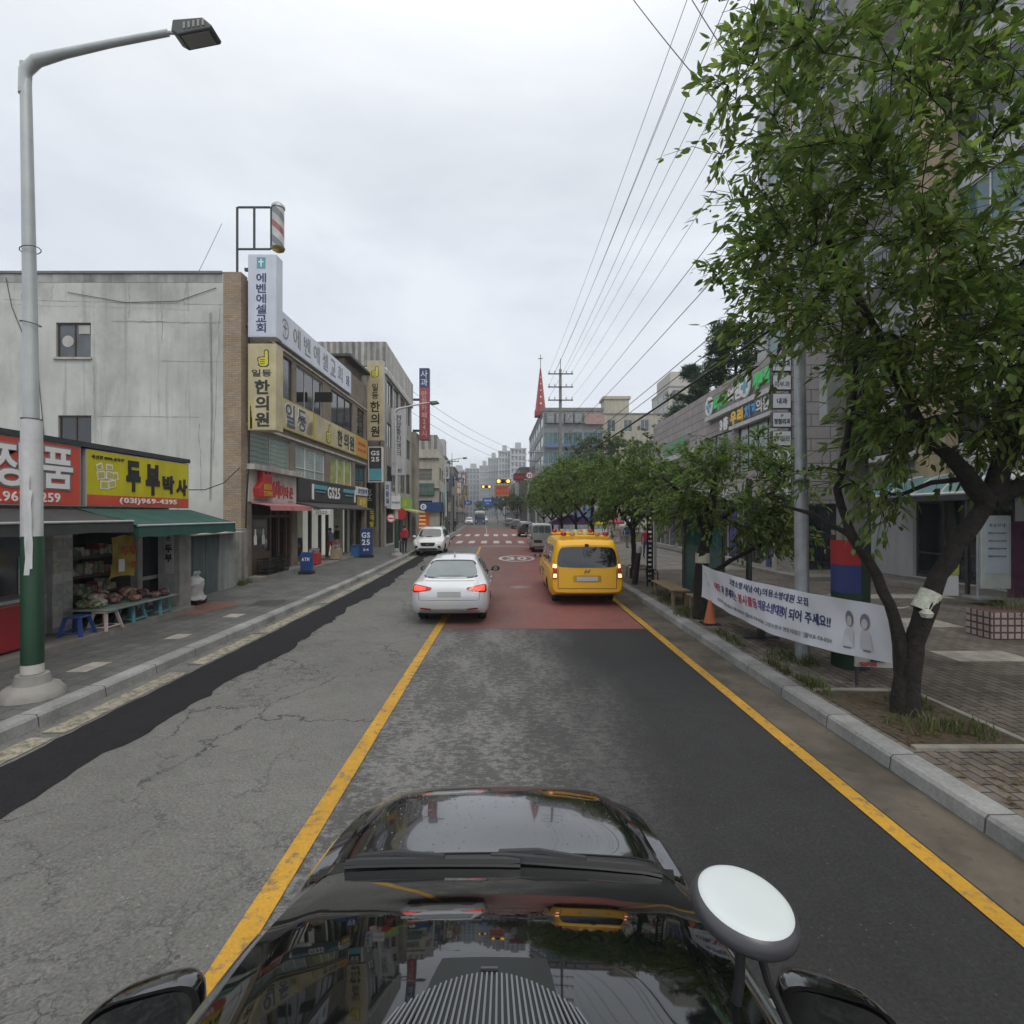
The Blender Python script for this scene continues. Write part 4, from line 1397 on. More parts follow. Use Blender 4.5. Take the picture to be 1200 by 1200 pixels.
# ---- second left building: four storeys, corrugated parapet
m_conc = M('stained_facade', (.36, .35, .315), .9, var=.2, vs=.7, streak=.38, bump=.1, bs=12)
m_side = M('weathered_side_wall', (.27, .24, .20), .9, var=.25, vs=.8, streak=.3)
m_sheet = M('corrugated_sheet', (.46, .45, .42), .6, var=.15, streak=.45)
m_sheet2 = M('corrugated_shade', (.27, .26, .235), .7, var=.25, streak=.5)  # darker tone paints in the shaded side of each rib
t = thing('office_building', 'four storey stained concrete building with corrugated metal parapet', 'building', (-13, 42, .15))
xa, xb, ya, yb = -8.85, -9.25, 36.0, 48.0
u3 = Vector((xb - xa, yb - ya, 0)).normalized(); n3 = Vector((u3.y, -u3.x, 0)); W3 = math.hypot(xb - xa, yb - ya)
sp = []
for v in (4.1, 7.2, 10.3):
    for u in (.9, 3.3, 6.2, 9.0):
        sp.append((u, v, 2.0, 1.75, DARKF, GLASS if (u + v) % 2 > .6 else GLASS2, 2, 1))
sp += [(.6, .1, 3.2, 2.6), (4.4, .1, 3.2, 2.6), (8.2, .1, 3.2, 2.6)]
wall_windows(t, 'street_front', m_conc, (xa, ya, .15), u3, n3, W3, 12.4, sp)
b = B()
for u in (.6, 4.4, 8.2): recess(b, Vector((xa, ya, .25)) + u3 * u - n3 * .14, u3, n3, 3.2, 2.6, .5)
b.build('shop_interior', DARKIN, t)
wall_windows(t, 'side_wall', m_side, (-20, ya, .15), UF, XF, 20 + xa, 12.4, [(8.6, 8.1, 1.0, 1.3, BRONZE, GLASS, 1, 1)])
b = B(); b.quad((-20, ya, 12.5), (xa, ya, 12.5), (xb, yb, 12.5), (-20, yb, 12.5)); b.quad((xb, yb, .15), (-20, yb, .15), (-20, yb, 12.5), (xb, yb, 12.5)); b.build('roof', m_roof, t)
b = B()
def corr(p, q, z0, z1, pitch=.42):
    p, q = Vector(p), Vector(q); d = q - p; L = d.length; d.normalize(); nn = Vector((d.y, -d.x, 0))
    k = int(L / pitch); vs = []
    for i in range(2 * k + 1):
        s = i / (2 * k) * L
        o = nn * (.05 if (i // 1) % 2 else 0)
        vs += [p + d * s + o + UP * z0, p + d * s + o + UP * z1]
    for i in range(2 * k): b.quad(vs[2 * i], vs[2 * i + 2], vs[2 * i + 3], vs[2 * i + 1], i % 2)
corr((-16.5, ya - .12, 0), (xa + .12, ya - .12, 0), 12.75, 14.55); corr((xa + .12, ya - .12, 0), (xb + .12, yb, 0), 12.75, 14.55)
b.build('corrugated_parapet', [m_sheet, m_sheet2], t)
b = B(); b.box(-16.4, xa + .1, ya - .1, ya + .3, 12.35, 12.72); b.obox(Vector((xa + .02, ya + .3, 12.35)), u3 * (W3 - .3), n3 * .12, UP * .36); b.build('eaves', m_corn, t)
b = B()
b.tube([(xa - .3, ya - .06, 12.3), (xa - .3, ya - .06, .2)], .05, 8); b.tube([(xa - 1.6, ya - .05, 12.3), (xa - 1.5, ya - .05, 5.5), (xa - 1.2, ya - .05, .2)], .025, 6); b.build('drain_pipe', METD, t)
b = B(); b.tube([(-11.5, ya - .2, 11.3), (-11.5, ya - .2, 13.8)], .025, 6); b.tube([(-12.2, ya - .2, 12.2), (-9.5, ya - .2, 13.0)], .02, 6)
for k in range(4): b.tube([(-11.8, ya - .2, 13.0 + .2 * k), (-11.2, ya - .2, 13.0 + .2 * k)], .012, 5)
b.build('aerial', METD, t)
b = B(); b.obox(Vector((xa, ya, 2.95)) + u3 * 6 + n3 * .02, u3 * 5.6, n3 * .1, UP * .95); b.build('green_fascia', M('sign_leaf_green', (.22, .40, .06), .45, var=.15), t)
b = B(); b.text('청과', Vector((xa, ya, 3.42)) + u3 * 7.6 + n3 * .125, u3, UP, .6, 1.5, bold=.03); b.build('lettering', INKY, t)
b = B(); b.prism([(0, 2.95), (1.3, 2.7), (1.3, 2.55), (0, 2.85)], Vector((xa, ya, 0)) + u3 * 6.2, n3, UP, u3 * 5.4); b.build('awning', M('lime_awning', (.42, .44, .17), .7, var=.2), t)
b = B(); b.obox(Vector((xa, ya, 2.9)) + u3 * .3 + n3 * .02, u3 * 5.0, n3 * .1, UP * 1.2); b.build('white_fascia', WHITE, t)
b = B(); b.text('영어학원', Vector((xa, ya, 3.5)) + u3 * 2.8 + n3 * .125, u3, UP, .6, 3.2, bold=.02); b.build('lettering', NAVY, t)
b = B(); b.obox(Vector((xa, ya, .3)) + u3 * 8.4 - n3 * .3, u3 * 1.2, n3 * .1, UP * 2.3); b.build('green_shutter', M('shutter_green', (.03, .16, .05), .5), t)
b = B(); b.obox(Vector((xa, ya, .3)) + u3 * 9.8 - n3 * .3, u3 * 1.2, n3 * .1, UP * 2.3); b.build('orange_shutter', M('shutter_orange', (.42, .18, .05), .5), t)
b = B(); b.obox(Vector((xa, ya, .2)) + u3 * 7.0 + n3 * .05, u3 * 2.9, n3 * .02, UP * .1); b.build('shop_sill', m_step, t)

t, f = sign_box('blade_sign', 'tall white blade sign with thin black letters on the corrugated-parapet building', (-8.7, 37.4, 5.3), UF, XF, 1.05, 4.9, .35, M('sign_lilac_white', (.55, .54, .57), .4, var=.08, streak=.2), ALU)
lettering(t, INK, [('건강증진센터', f(.52, 2.9), .42, 3.0, .01, True), ('2층', f(.3, .85), .26, .34, .0, False), ('원', f(.62, .35), .28, .3, .0, False)], UF, XF)
t, f = sign_box('blade_sign', 'narrow white shop blade sign low on the weathered side wall', (-8.75, 35.6, 3.0), UF, XF, .42, 1.75, .3, PALE, ALU)
lettering(t, NAVY, [('미용실', f(.21, .88), .24, 1.3, .02, True)], UF, XF)
t, f = sign_box('menu_board', 'dark sign board with pale hanging letters in the gap between the tall buildings', (-10.1, 34.8, 1.6), UF, XF, .95, 3.0, .15, CHAR, METD)
lettering(t, INKW, [('호프', f(.45, 2.2), .5, .8, .0, True)], UF, XF)
lettering(t, INKY, [('노래방', f(.7, .6), .3, 1.2, .03, True)], UF, XF, 'yellow_letters')
t, f = sign_box('roof_sign', 'very tall dark and red vertical sign standing above the street front', (-8.75, 49.2, 9.6), UF, XF, .95, 6.9, .6, M('sign_dull_red', (.32, .07, .085), .5, var=.18), METD)
b = B(); b.obox(f(.03, 5.0, .0), UF * .89, UP * 1.86, XF * .008); b.build('dark_field', INKN, t)
lettering(t, INKW, [('사과', f(.47, 5.93, .01), .66, 1.5, .0, True)], UF, XF)
lettering(t, M('sign_pink', (.62, .33, .33), .5), [('만화카페24시', f(.47, 2.5), .55, 4.4, .02, True)], UF, XF, 'pink_letters')
b = B(); b.box(-9.4, -8.76, 49.3, 49.5, 10.4, 10.6); b.box(-9.4, -8.76, 49.3, 49.5, 13.4, 13.6); b.build('bracket', METD, t)
b = B(); b.box(-14, -8.9, 48.1, 49.9, .15, 10.2)
tag(b.build('annex', m_side), 'narrow dull annex wall behind the tall red roof sign', 'building')

# ---- corner building at the side street: cream, blue shop front, green sign, metal roof screen
m_cream = M('cream_stone', (.44, .41, .34), .85, var=.15, vs=.9, streak=.2)
t = thing('cream_building', 'cream corner building with green sign board and blue shop fascia', 'building', (-13, 66, .15))
xc = -8.35
wall_windows(t, 'side_street_wall', m_cream, (-22, 60, .15), UF, XF, 22 + xc, 9.9, [(10.55, 6.2, 2.3, 1.4, m_cream, M('roller_grey', (.15, .15, .145), .5), 1, 3), (10.55, 2.9, 2.3, 1.0, DARKF, GLASS, 1, 1), (10.2, .1, 2.3, 2.6)])
uS = Vector((-.75, 12, 0)).normalized(); nS = Vector((uS.y, -uS.x, 0))
wall_windows(t, 'street_front', m_cream, (xc, 60, .15), uS, nS, 12, 9.9, [(u, v, 2.2, 1.5, DARKF, GLASS, 2, 1) for v in (3.6, 6.4) for u in (1, 4.4, 8.2)] + [(1, .1, 4, 2.6, DARKF, GLASS, 3, 1), (6.5, .1, 4, 2.6, DARKF, GLASS, 3, 1)])
b = B(); b.quad((-22, 60, 10), (xc, 60, 10), (xc - .75, 72, 10), (-22, 72, 10)); b.quad((xc - .75, 72, .15), (-22, 72, .15), (-22, 72, 10), (xc - .75, 72, 10)); b.build('roof', m_roof, t)
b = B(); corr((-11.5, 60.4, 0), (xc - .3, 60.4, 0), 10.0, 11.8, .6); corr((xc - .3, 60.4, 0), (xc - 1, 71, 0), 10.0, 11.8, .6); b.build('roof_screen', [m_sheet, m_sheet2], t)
b = B(); b.box(-12, xc + .3, 59.7, 60.0, 9.0, 9.25); b.box(-12, xc + .25, 59.75, 60.0, 5.5, 5.68); b.build('cornice', m_corn, t)
b = B(); b.box(-12.2, -8.9, 59.7, 59.98, 4.7, 6.05, 0); b.build('green_board', M('sign_bottle_green', (.06, .13, .10), .5, var=.3), t)
b = B(); b.text('한방오리', (-10.0, 59.69, 5.3), UF, UP, .6, 1.9, bold=.0); b.build('lettering', INKG, t)
b = B(); b.lathe([(.01, .3), (1.0, .25), (1.15, .0), (1.0, -.02)], (-7.9, 61, 4.6), 20, 0, (1, 0, 0)); b.v = [(x, (y - 61) * .8 + 61, (z - 4.6) * 1.35 + 4.2) for x, y, z in b.v]; b.build('oval_sign', M('sign_sea_green', (.10, .22, .23), .5, var=.2), t)
b = B(); b.box(-12.0, -8.05, 59.55, 59.98, 2.75, 3.85); b.obox((-8.3, 60, 2.75), uS * 8, nS * .3, UP * 1.1); b.build('blue_fascia', M('fascia_blue', (.03, .06, .19), .4, var=.15), t)
b = B(); b.lathe([(.36, 0), (.36, .03), (.20, .03), (.20, 0)], (-10.1, 59.54, 3.3), 20, 0, (0, -1, 0)); b.obox((-10.2, 59.53, 3.22), UF * .36, UP * .14, XF * .02); b.build('round_logo', INKW, t)
b = B(); recess(b, (-11.8, 59.86, .25), UF, XF, 2.3, 2.6, .4); b.build('lit_entrance', M('orange_glow', (.50, .17, .03), .5, emit=.12), t)
b = B()
for k in range(4): b.box(-11.6, -9.9, 59.83, 59.85, .8 + .45 * k, .95 + .45 * k)
b.build('window_lettering', M('orange_letters', (.85, .38, .15), .5, emit=.35), t)

# ---- generic blocks further along the street; each window its own part
def block(name, label, pts, H, wall, floors, cols, gcols, fr, pane, z0=.15, shop=True, roofmat=None, gap=.35, cap=.25, sw=.5):
    """pts: corner order = front-left, front-right of the street front seen from the street, then back; the wall nearer the camera gets windows too"""
    (xa, ya), (xb, yb), depth, side = pts
    t = thing(name, label, 'building', ((xa + xb) / 2, (ya + yb) / 2, z0))
    p, q = Vector((xa, ya, z0)), Vector((xb, yb, z0))
    W = (q - p).length
    if side == 'L':
        u = (q - p).normalized(); n = Vector((u.y, -u.x, 0)); o = p
    else:
        u = (p - q).normalized(); n = Vector((u.y, -u.x, 0)); o = q
    fh = (H - 3.2) / max(1, floors - 1)
    sp = []
    for f in range(1, floors):
        for c in range(cols):
            w = W / cols
            sp.append((w * c + gap, 3.3 + fh * (f - 1) + fh * .22, w - 2 * gap, fh * .55, fr, pane, 2, 1))
    if shop:
        for c in range(max(1, cols // 2)):
            w = W / max(1, cols // 2)
            sp.append((w * c + .3, .1, w - .6, 2.5, fr, GLASS, 3, 1))
    wall_windows(t, 'street_front', wall, o, u, n, W, H, sp, .12)
    near = p if ya < yb else q
    nx = near.x
    if side == 'L': oo = Vector((nx - depth, near.y, z0))
    else: oo = near.copy()
    sp = []
    for f in range(1, floors):
        for c in range(gcols):
            w = depth / gcols
            sp.append((w * c + w * (1 - sw) / 2, 3.3 + fh * (f - 1) + fh * .25, w * sw, fh * (.5 if sw < .7 else .62), fr, pane, 2 if sw < .7 else 4, 1))
    wall_windows(t, 'side_wall', wall, oo, UF, XF, depth, H, sp, .12)
    far = q if near is p else p
    s = -depth if side == 'L' else depth
    b = B()
    top = [Vector((near.x, near.y, z0 + H)), Vector((far.x, far.y, z0 + H)), Vector((far.x + s, far.y, z0 + H)), Vector((near.x + s, near.y, z0 + H))]
    b.quad(*(top if side != 'L' else top[::-1]))
    low = [x - UP * H for x in top]
    b.quad(low[1], low[2], top[2], top[1]); b.quad(low[2], low[3], top[3], top[2])
    for i in range(2):
        a, c = (top[0], top[1]) if i == 0 else (top[0], top[3])
        d = (c - a).normalized(); nn = Vector((d.y, -d.x, 0))
        b.obox(a - nn * .12 - d * .1, d * ((c - a).length + .2), nn * .24, UP * cap)
    b.build('roof', roofmat or m_roof, t)
    return t, o, u, n, W

wm = [M('wall_rose', (.34, .27, .25), .85, var=.2, streak=.3), M('wall_grey', (.33, .33, .32), .85, var=.2, streak=.3), M('wall_buff', (.36, .31, .24), .85, var=.2, streak=.3), M('wall_dark', (.17, .155, .145), .85, var=.25, streak=.2), M('wall_white', (.48, .48, .46), .8, var=.15, streak=.3), M('wall_brick', (.22, .12, .085), .85, var=.25, streak=.2)]
SIGNC = [M('shopsign_%d' % i, c, .45, var=.2) for i, c in enumerate([(.28, .10, .085), (.36, .33, .18), (.10, .14, .24), (.12, .22, .15), (.45, .45, .43), (.10, .10, .11), (.34, .22, .12), (.40, .39, .40)])]
SGN = ('red', 'yellow', 'blue', 'green', 'white', 'black', 'orange', 'purple')
rr = random.Random(14)
xf = lambda y: -7.4 + bend(y)
left_far = [(73, 84, 10.4, 2, 'rose plastered three storey shop building past the cream corner building'), (84.4, 96, 8.0, 1, 'grey shop building past the rose plastered one on the left'), (96.4, 112, 11.0, 3, 'dark three storey shop building past the low grey one on the left'),
            (112.5, 130, 8.5, 4, 'pale low shop building far down the left side'), (130.5, 152, 10.5, 5, 'brick shop building far down the left side'), (152.5, 185, 9, 1, 'last grey shop building down the left side')]
def street_signs(t, o, u, n, W, k, H):
    x = .4
    while x < W - 2:
        w = rr.uniform(2.2, 4.2); w = min(w, W - x - .2); i = rr.randrange(8)
        b = B(); b.obox(o + u * x + UP * 2.75 + n * .02, u * w, n * .14, UP * rr.uniform(.7, 1.0)); b.build('shop_fascia', SIGNC[i], t)
        x += w + rr.uniform(.1, .6)
    for j in range(k):
        i = rr.randrange(8); y = W * (j + .3) / max(1, k); hh = rr.uniform(1.4, 3.2)
        b = B(); b.obox(o + u * y + n * .05 + UP * rr.uniform(3.6, max(3.7, H - hh - .5)), n * .9, u * .25, UP * hh); b.build('blade_panel', SIGNC[i], t)
for (y0, y1, H, wi, lab) in left_far:
    t, o, u, n, W = block('shop_building', lab, ((xf(y0), y0), (xf(y1), y1), 12, 'L'), H, wm[wi], 3 if H > 8.2 else 2, 4, 3, DARKF, GLASS)
    street_signs(t, o, u, n, W, 3, H)
for px_, y_, h_ in ((524, 61.5, 7.8), (531.5, 69, 7.6)):
    x_ = P(px_, 0, y_).x
    tp = thing('utility_pole', 'dark slim pole by the cream corner building, ' + ('the nearer of the two' if y_ < 65 else 'the farther of the two'), 'utility pole', (x_, y_, .15))
    b = B(); b.tube([(x_, y_, .15), (x_, y_, h_)], [.14, .10], 10); b.build('shaft', METD, tp)
    b = B(); b.box(x_ - .22, x_ + .22, y_ - .3, y_ - .12, h_ - 2.6, h_ - 1.5); b.build('transformer_box', M('pole_box_grey', (.22, .23, .23), .6, var=.15), tp)
    b = B(); b.box(x_ - .6, x_ + .6, y_ - .12, y_ - .06, h_ - .5, h_ - .42); b.build('crossarm', METD, tp)
for k, (px_, y_, z_, w_, h_, c_) in enumerate(((519, 60.5, 6.6, .8, 1.8, 4), (537, 84.2, 6.0, .9, 2.4, 2), (540, 96.2, 7.6, 1.0, 2.6, 0), (534, 73.2, 5.2, .9, 2.0, 6), (543, 112.3, 6.0, 1.1, 3.0, 1))):
    x_ = P(px_, 0, y_ - .3).x
    ts, f = sign_box('blade_sign', '%s blade sign projecting over the far left pavement' % SGN[c_], (x_, y_ - .3, z_), UF, XF, w_, h_, .3, SIGNC[c_], METD)
    lettering(ts, INKW if c_ not in (1, 4) else INK, [(('노래방', '안경', '식당', '의원', '약국')[k], f(w_ / 2, h_ / 2), w_ * .6, h_ * .75, .02, True)], UF, XF)
b = B(); b.box(xf(73) - 3, xf(73) - .2, 73.3, 76, 10.6, 13.2); tag(b.build('roof_hut', M('hut_pink_grey', (.42, .38, .40), .7, var=.1)), 'pale roof hut on the rose plastered building', 'roof hut')

# ================================================================== RIGHT SIDE
# ---- clinic building, panel clad
m_panel = brick_mat('stone_panel', (.37, .335, .325), (.33, .30, .29), (.13, .12, .115), bw=1.5, bh=.48, ms=.022, var=.14, bump=.2)
m_ledge = M('white_ledge', (.58, .58, .57), .6, var=.1, streak=.2)
t = thing('clinic_building', 'panel clad two storey clinic building with green and blue letter signs', 'building', (14, 29, .15))
XC = 10.9
Hc = 9.0
wins = [(.9, 4.3, 3.6, 2.2, DARKF, BLINDW, 4, 1), (5.2, 4.3, 4.2, 2.2, DARKF, GLASS2, 4, 1), (13.2, 4.3, 4.4, 2.0, DARKF, TEAL, 4, 1)]
# run goes towards the camera on this side, so measure from the far end
wins = [(19 - u - w, v, w, h, fr, pn, a, c) for (u, v, w, h, fr, pn, a, c) in wins]
shops = [(.6, .15, 4.2, 2.9, WHITEF, GLASS2, 4, 1), (5.4, .15, 4.2, 2.9, WHITEF, GLASS2, 4, 1), (10.2, .15, 4.0, 2.9, WHITEF, GLASS, 4, 1), (15.0, .15, 1.8, 2.9, BRONZE, GLASS, 2, 1)]
wall_windows(t, 'street_front', m_panel, (XC, 39, .15), UR, XR, 19, Hc, wins + shops)
wall_windows(t, 'side_wall', m_panel, (XC, 20, .15), UF, XF, 3.05, Hc, [(.5, .15, 1.6, 2.6, DARKF, GLASS, 2, 1)])
b = B(); b.quad((XC, 20, 9.15), (13.95, 20, 9.15), (13.95, 39, 9.15), (XC, 39, 9.15)); b.quad((XC, 39, .15), (XC, 39, 9.15), (13.95, 39, 9.15), (13.95, 39, .15)); b.build('roof', m_roof, t)
b = B()
b.box(XC - .28, XC - .003, 21.0, 28.0, 7.5, 7.72); b.box(XC - .28, XC - .003, 20.9, 24.9, 6.55, 6.72); b.box(XC - .35, XC - .003, 29.5, 38, 6.0, 6.3)
b.build('sign_ledge', m_ledge, t)
b = B(); b.box(XC - .5, XC - .003, 24.5, 38.5, 3.15, 3.75); b.build('shop_canopy', M('canopy_white', (.55, .55, .54), .6, var=.1, streak=.2), t)
b = B()
for y in (24.6, 29, 33.8): b.box(XC - .06, XC - .01, y, y + .7, .5, 3.0)
b.build('purple_banner', M('banner_purple', (.10, .07, .26), .6, var=.25), t)
b = B(); b.box(XC - .5, XC + .0, 20.0, 20.35, .15, 3.0); b.build('entry_pier', M('pier_stone', (.36, .33, .30), .8, var=.2), t)
b = B(); b.box(XC - .12, XC - .02, 20.5, 21.6, .3, 2.6); b.build('poster_board', clutter_mat('poster_blue', [(.05, .07, .22), (.06, .08, .25), (.35, .38, .1), (.08, .1, .3)], 1.6), t)
yy = lambda px: XC * 600 / (px - 598)
XSR = XC - .2
def cross_sign(b, c, r):
    b.lathe([(.01, .06), (r * .82, .06), (r * .84, .05), (r, .05), (r, 0)], c, 24, 0, (-1, 0, 0))
t = thing('letter_sign', 'upper row of green and white letters with round cross signs on the clinic building', 'sign', (XSR, 24, 7.75))
b = B()
for pxx in (836, 879): cross_sign(b, (XSR, yy(pxx) , 8.25 if pxx < 850 else 8.3), .5)
b.build('round_lightbox', INKW, t)
b = B()
for pxx in (836, 879):
    c = Vector((XSR - .075, yy(pxx), 8.25 if pxx < 850 else 8.3))
    b.box(c.x - .01, c.x, c.y - .1, c.y + .1, c.z - .33, c.z + .33); b.box(c.x - .009, c.x - .001, c.y - .33, c.y + .33, c.z - .1, c.z + .1)
b.build('cross', TEALP, t)
GRN = M('letter_green', (.02, .40, .08), .4, emit=.25)
lettering(t, GRN, [('미래', (XSR, yy(848), 8.2), .72, 1.5, .06, False), ('새마을', (XSR, yy(897), 8.3), .72, 1.5, .06, False)], UR, XR)
lettering(t, INKW, [('의원', (XSR, yy(865), 8.25), .72, 1.5, .04, False)], UR, XR, 'white_letters')
t = thing('letter_sign', 'lower row of yellow, blue and white dental clinic letters on the clinic building', 'sign', (XSR, 23.5, 6.8))
lettering(t, M('letter_yellow', (.62, .38, .02), .4, emit=.15), [('우리', (XSR, yy(868), 7.1), .66, 1.35, .06, False)], UR, XR)
lettering(t, M('letter_blue', (.03, .22, .45), .4, emit=.15), [('치과', (XSR, yy(885), 7.1), .66, 1.3, .06, False)], UR, XR, 'blue_letters')
lettering(t, INKW, [('의원', (XSR, yy(899), 7.15), .6, 1.1, .02, False), ('3층', (XSR, yy(853), 7.0), .66, 1.0, .05, False)], UR, XR, 'white_letters')
t = thing('letter_sign', 'green letters on the far window band of the clinic building', 'sign', (XSR, 33, 6.3))
lettering(t, INKGR, [('당구클럽', (XC - .2, 33.5, 6.85), .8, 4.5, .05, False)], UR, XR)
names = ('신경외과', '피부과', '내과', '정형외과', '한의원', '치과', '소아과', '안과')
where = ('topmost', 'second from the top', 'third from the top', 'fourth from the top', 'fifth from the top', 'sixth from the top', 'seventh from the top', 'lowest')
for i, s in enumerate(names):
    z = 8.0 - .72 * i
    t, f = sign_box('directory_sign', '%s of the column of white clinic signs on the building corner' % where[i], (10.12, 19.75, z), UF, XF, .72, .58, .22, M('lightbox_white', (.66, .67, .68), .4, var=.06), METD, 'white clinic signs on the corner', rim=.02)
    lettering(t, (INK, INKG, INKN)[i % 3], [(s, f(.36, .22 if i % 2 else .29), .22, min(.62, .2 * len(s)), .02, False)] + ([('2F', f(.36, .45), .08, .12, 0, False)] if i % 2 else []), UF, XF)
b = B(); b.box(10.84, 10.9, 19.85, 19.95, 2.4, 8.7); tag(b.build('sign_rail', METD), 'dark steel rail behind the column of white clinic signs', 'rail')

# ---- apartment tower over the right pavement
m_tower = M('tower_wall', (.50, .51, .51), .85, var=.12, vs=.5, streak=.15)
m_ochre = M('tower_ochre', (.38, .31, .20), .85, var=.15, streak=.2)
t = thing('apartment_tower', 'tall grey and ochre apartment tower with balconies rising over the right pavement', 'building', (20, 17, .15))
XT = 14.0
sp = []
for f in range(9):
    for c in range(6):
        sp.append((1.0 + 3.9 * c, 4.5 + 3.1 * f, 2.6, 1.7, WHITEF, (GLASS, GLASS2, TEAL)[(f + c) % 3], 2, 1))
sp = [s for s in sp if not (s[0] < 1 and s[1] < 0)]
sp += [(11.2, .2, 3.6, 2.7), (15.4, .2, 5.6, 2.7, DARKF, GLASS, 4, 1), (21.4, .2, 2.3, 2.7, DARKF, GLASS, 2, 1)]
wall_windows(t, 'street_front', m_tower, (XT, 29, .15), UR, XR, 25, 33, sp, .16)
m_bal = M('balcony_white', (.58, .58, .57), .7, var=.1, streak=.2)
for f in range(9):
    for c in (1, 2, 4, 5):
        y1 = 29 - (1.0 + 3.9 * c) + .3; z = 4.53 + 3.1 * f
        b = B(); b.box(XT - 1.0, XT - .003, y1 - 3.2, y1, z - .18, z); sl = b.build('balcony_slab', m_bal, t)
        b = B(); b.box(XT - .99, XT - .95, y1 - 3.2, y1, z + .9, z + .96)
        for k in range(17): b.box(XT - .98, XT - .96, y1 - 3.15 + .19 * k, y1 - 3.13 + .19 * k, z + .002, z + .9)
        b.build('balcony_rail', METD, sl)
b = B()
for y in (25.4, 17.2): b.box(XT - .4, XT - .003, y - 1.2, y, 3.6, 33)
b.build('ochre_pier', m_ochre, t)
b = B(); b.quad((XT, 4, 33.15), (32, 4, 33.15), (32, 29, 33.15), (XT, 29, 33.15)); b.quad((32, 29, .15), (XT, 29, .15), (XT, 29, 33.15), (32, 29, 33.15)); b.quad((XT, 4, .15), (32, 4, .15), (32, 4, 33.15), (XT, 4, 33.15)); b.build('roof', m_tower, t)
b = B(); b.box(XT - .25, XT - .003, 8, 20, 3.35, 4.1); b.build('shop_band', M('band_stone', (.37, .35, .33), .8, var=.2, streak=.25), t)
b = B(); b.box(XT - .22, XT - .003, 8.5, 19.5, 6.05, 7.05); sb_ = b.build('sign_band', WHITE, t)
lettering(sb_, INKG, [('한빛부동산', (XT - .225, 16.4, 6.55), .6, 3.6, .02, False), ('수학학원', (XT - .225, 11.5, 6.55), .6, 3.2, .02, False)], UR, XR)
# entrance: glass doors and bent teal canopy
ent = window(t, (XT, 17.75, .35), UR, XR, 3.5, 2.65, BRONZE, GLASS, 3, 2, .1, .09, name='entrance_door')
b = B(); b.tube([(XT - .09, 16.1, 1.1), (XT - .12, 16.1, 1.6)], .02, 6); b.build('handle', MET, ent)
m_can = M('teal_polycarbonate', (.16, .27, .27), .25, var=.2, spec=.8)
t = thing('entrance_canopy', 'curved teal canopy on posts over the glass entrance', 'canopy', (13.4, 16.2, .3))
b = B()
arc = [(0, 3.72), (-.3, 3.68), (-.65, 3.56), (-.95, 3.36), (-1.2, 3.08)]
vs_ = []
for y in (13.9, 17.95):
    vs_ += [(XT + a - .3, y, z) for a, z in arc]
vs_ += [(x, y, z - .03) for x, y, z in vs_]
b.add(vs_, [(i, i + 1, i + 6, i + 5) for i in range(4)] + [(10 + i, 15 + i, 16 + i, 11 + i) for i in range(4)], 0, True)
b.build('roof_sheet', m_can, t)
b = B()
for y in (13.9, 14.9, 15.9, 16.9, 17.95):
    b.tube([(XT + a - .3, y, z + .01) for a, z in arc], .028, 6)
b.tube([(XT - 1.5, 13.85, 3.08), (XT - 1.5, 18.0, 3.08)], .045, 8)
b.build('rib', WHITEF, t)
b = B()
b.box(XT - 1.55, XT - 1.35, 13.9, 17.95, 2.88, 3.02)
for y in (14.0, 17.85): b.box(XT - 1.5, XT - 1.42, y, y + .08, .3, 2.88)
b.build('post_frame', METD, t)
t = thing('entrance_awning', 'white awning beside the teal canopy, at the right edge', 'awning', (13, 12.5, 3))
b = B(); b.prism([(0, 3.7), (-1.5, 3.45), (-1.5, 3.05), (0, 3.05)], (XT - .3, 9.5, 0), (1, 0, 0), UP, (0, 4.2, 0)); b.build('cover', WHITE, t, bevel=.05)

# ---- standing board, checked planter on the right pavement
t = thing('notice_board', 'white framed notice board standing by the purple panel', 'notice board', (12.6, 13.3, .3))
b = B(); b.box(12.2, 12.98, 13.26, 13.34, .55, 2.45); b.build('frame', M('board_frame', (.50, .54, .50), .5, var=.15), t, bevel=.02)
b = B(); b.box(12.28, 12.90, 13.245, 13.257, .95, 2.36); b.build('sheet', M('board_sheet', (.50, .56, .60), .5, var=.08), t)
lettering(t, INKG, [('진 료 안 내', (12.59, 13.243, 2.2), .09, .4, 0, False)] + [('월화수목금 09-18', (12.59, 13.243, 2.0 - .2 * k), .05, .46, 0, False) for k in range(4)], UF, XF)
b = B(); b.cyl((12.14, 13.3, .3), (12.14, 13.3, 2.5), .03); b.box(11.95, 12.6, 13.05, 13.55, .3, .34); b.build('post', MET, t)
b = B(); b.box(13.1, 13.9, 13.4, 13.5, .3, 2.3); tag(b.build('purple_panel', M('panel_purple', (.13, .05, .09), .5, var=.3)), 'dark purple panel standing beside the white notice board', 'panel')
m_check = brick_mat('checked_tile', (.36, .31, .29), (.38, .33, .31), (.10, .045, .045), bw=.13, bh=.13, ms=.02, var=.15, offs=0)
t = thing('planter', 'planter box with a dark red and cream check, holding low plants', 'planter', (9.6, 9.75, .15))
b = B(); b.box(8.98, 10.4, 9.55, 10.1, .15, .66); b.build('box', m_check, t, bevel=.01)
grass_o = grass_patch('low_plants', [(9.7, 9.85, .6, .2)], m_weed, 500, 12, 'low plants', (.6, .95))
grass_o.parent = t; grass_o.location = (-9.6, -9.75, -.15)
for k in ('label', 'category', 'kind'): del grass_o[k]
ORG[grass_o.name] = (0, 0, 0)
t = thing('small_sign', 'small lime and white card sign standing between the leaning tree and notice board', 'sign', (11.4, 13.4, .3))
b = B(); b.box(11.3, 11.75, 13.4, 13.45, .9, 1.35); b.build('panel', M('sign_lime', (.42, .48, .10), .5, var=.2), t)
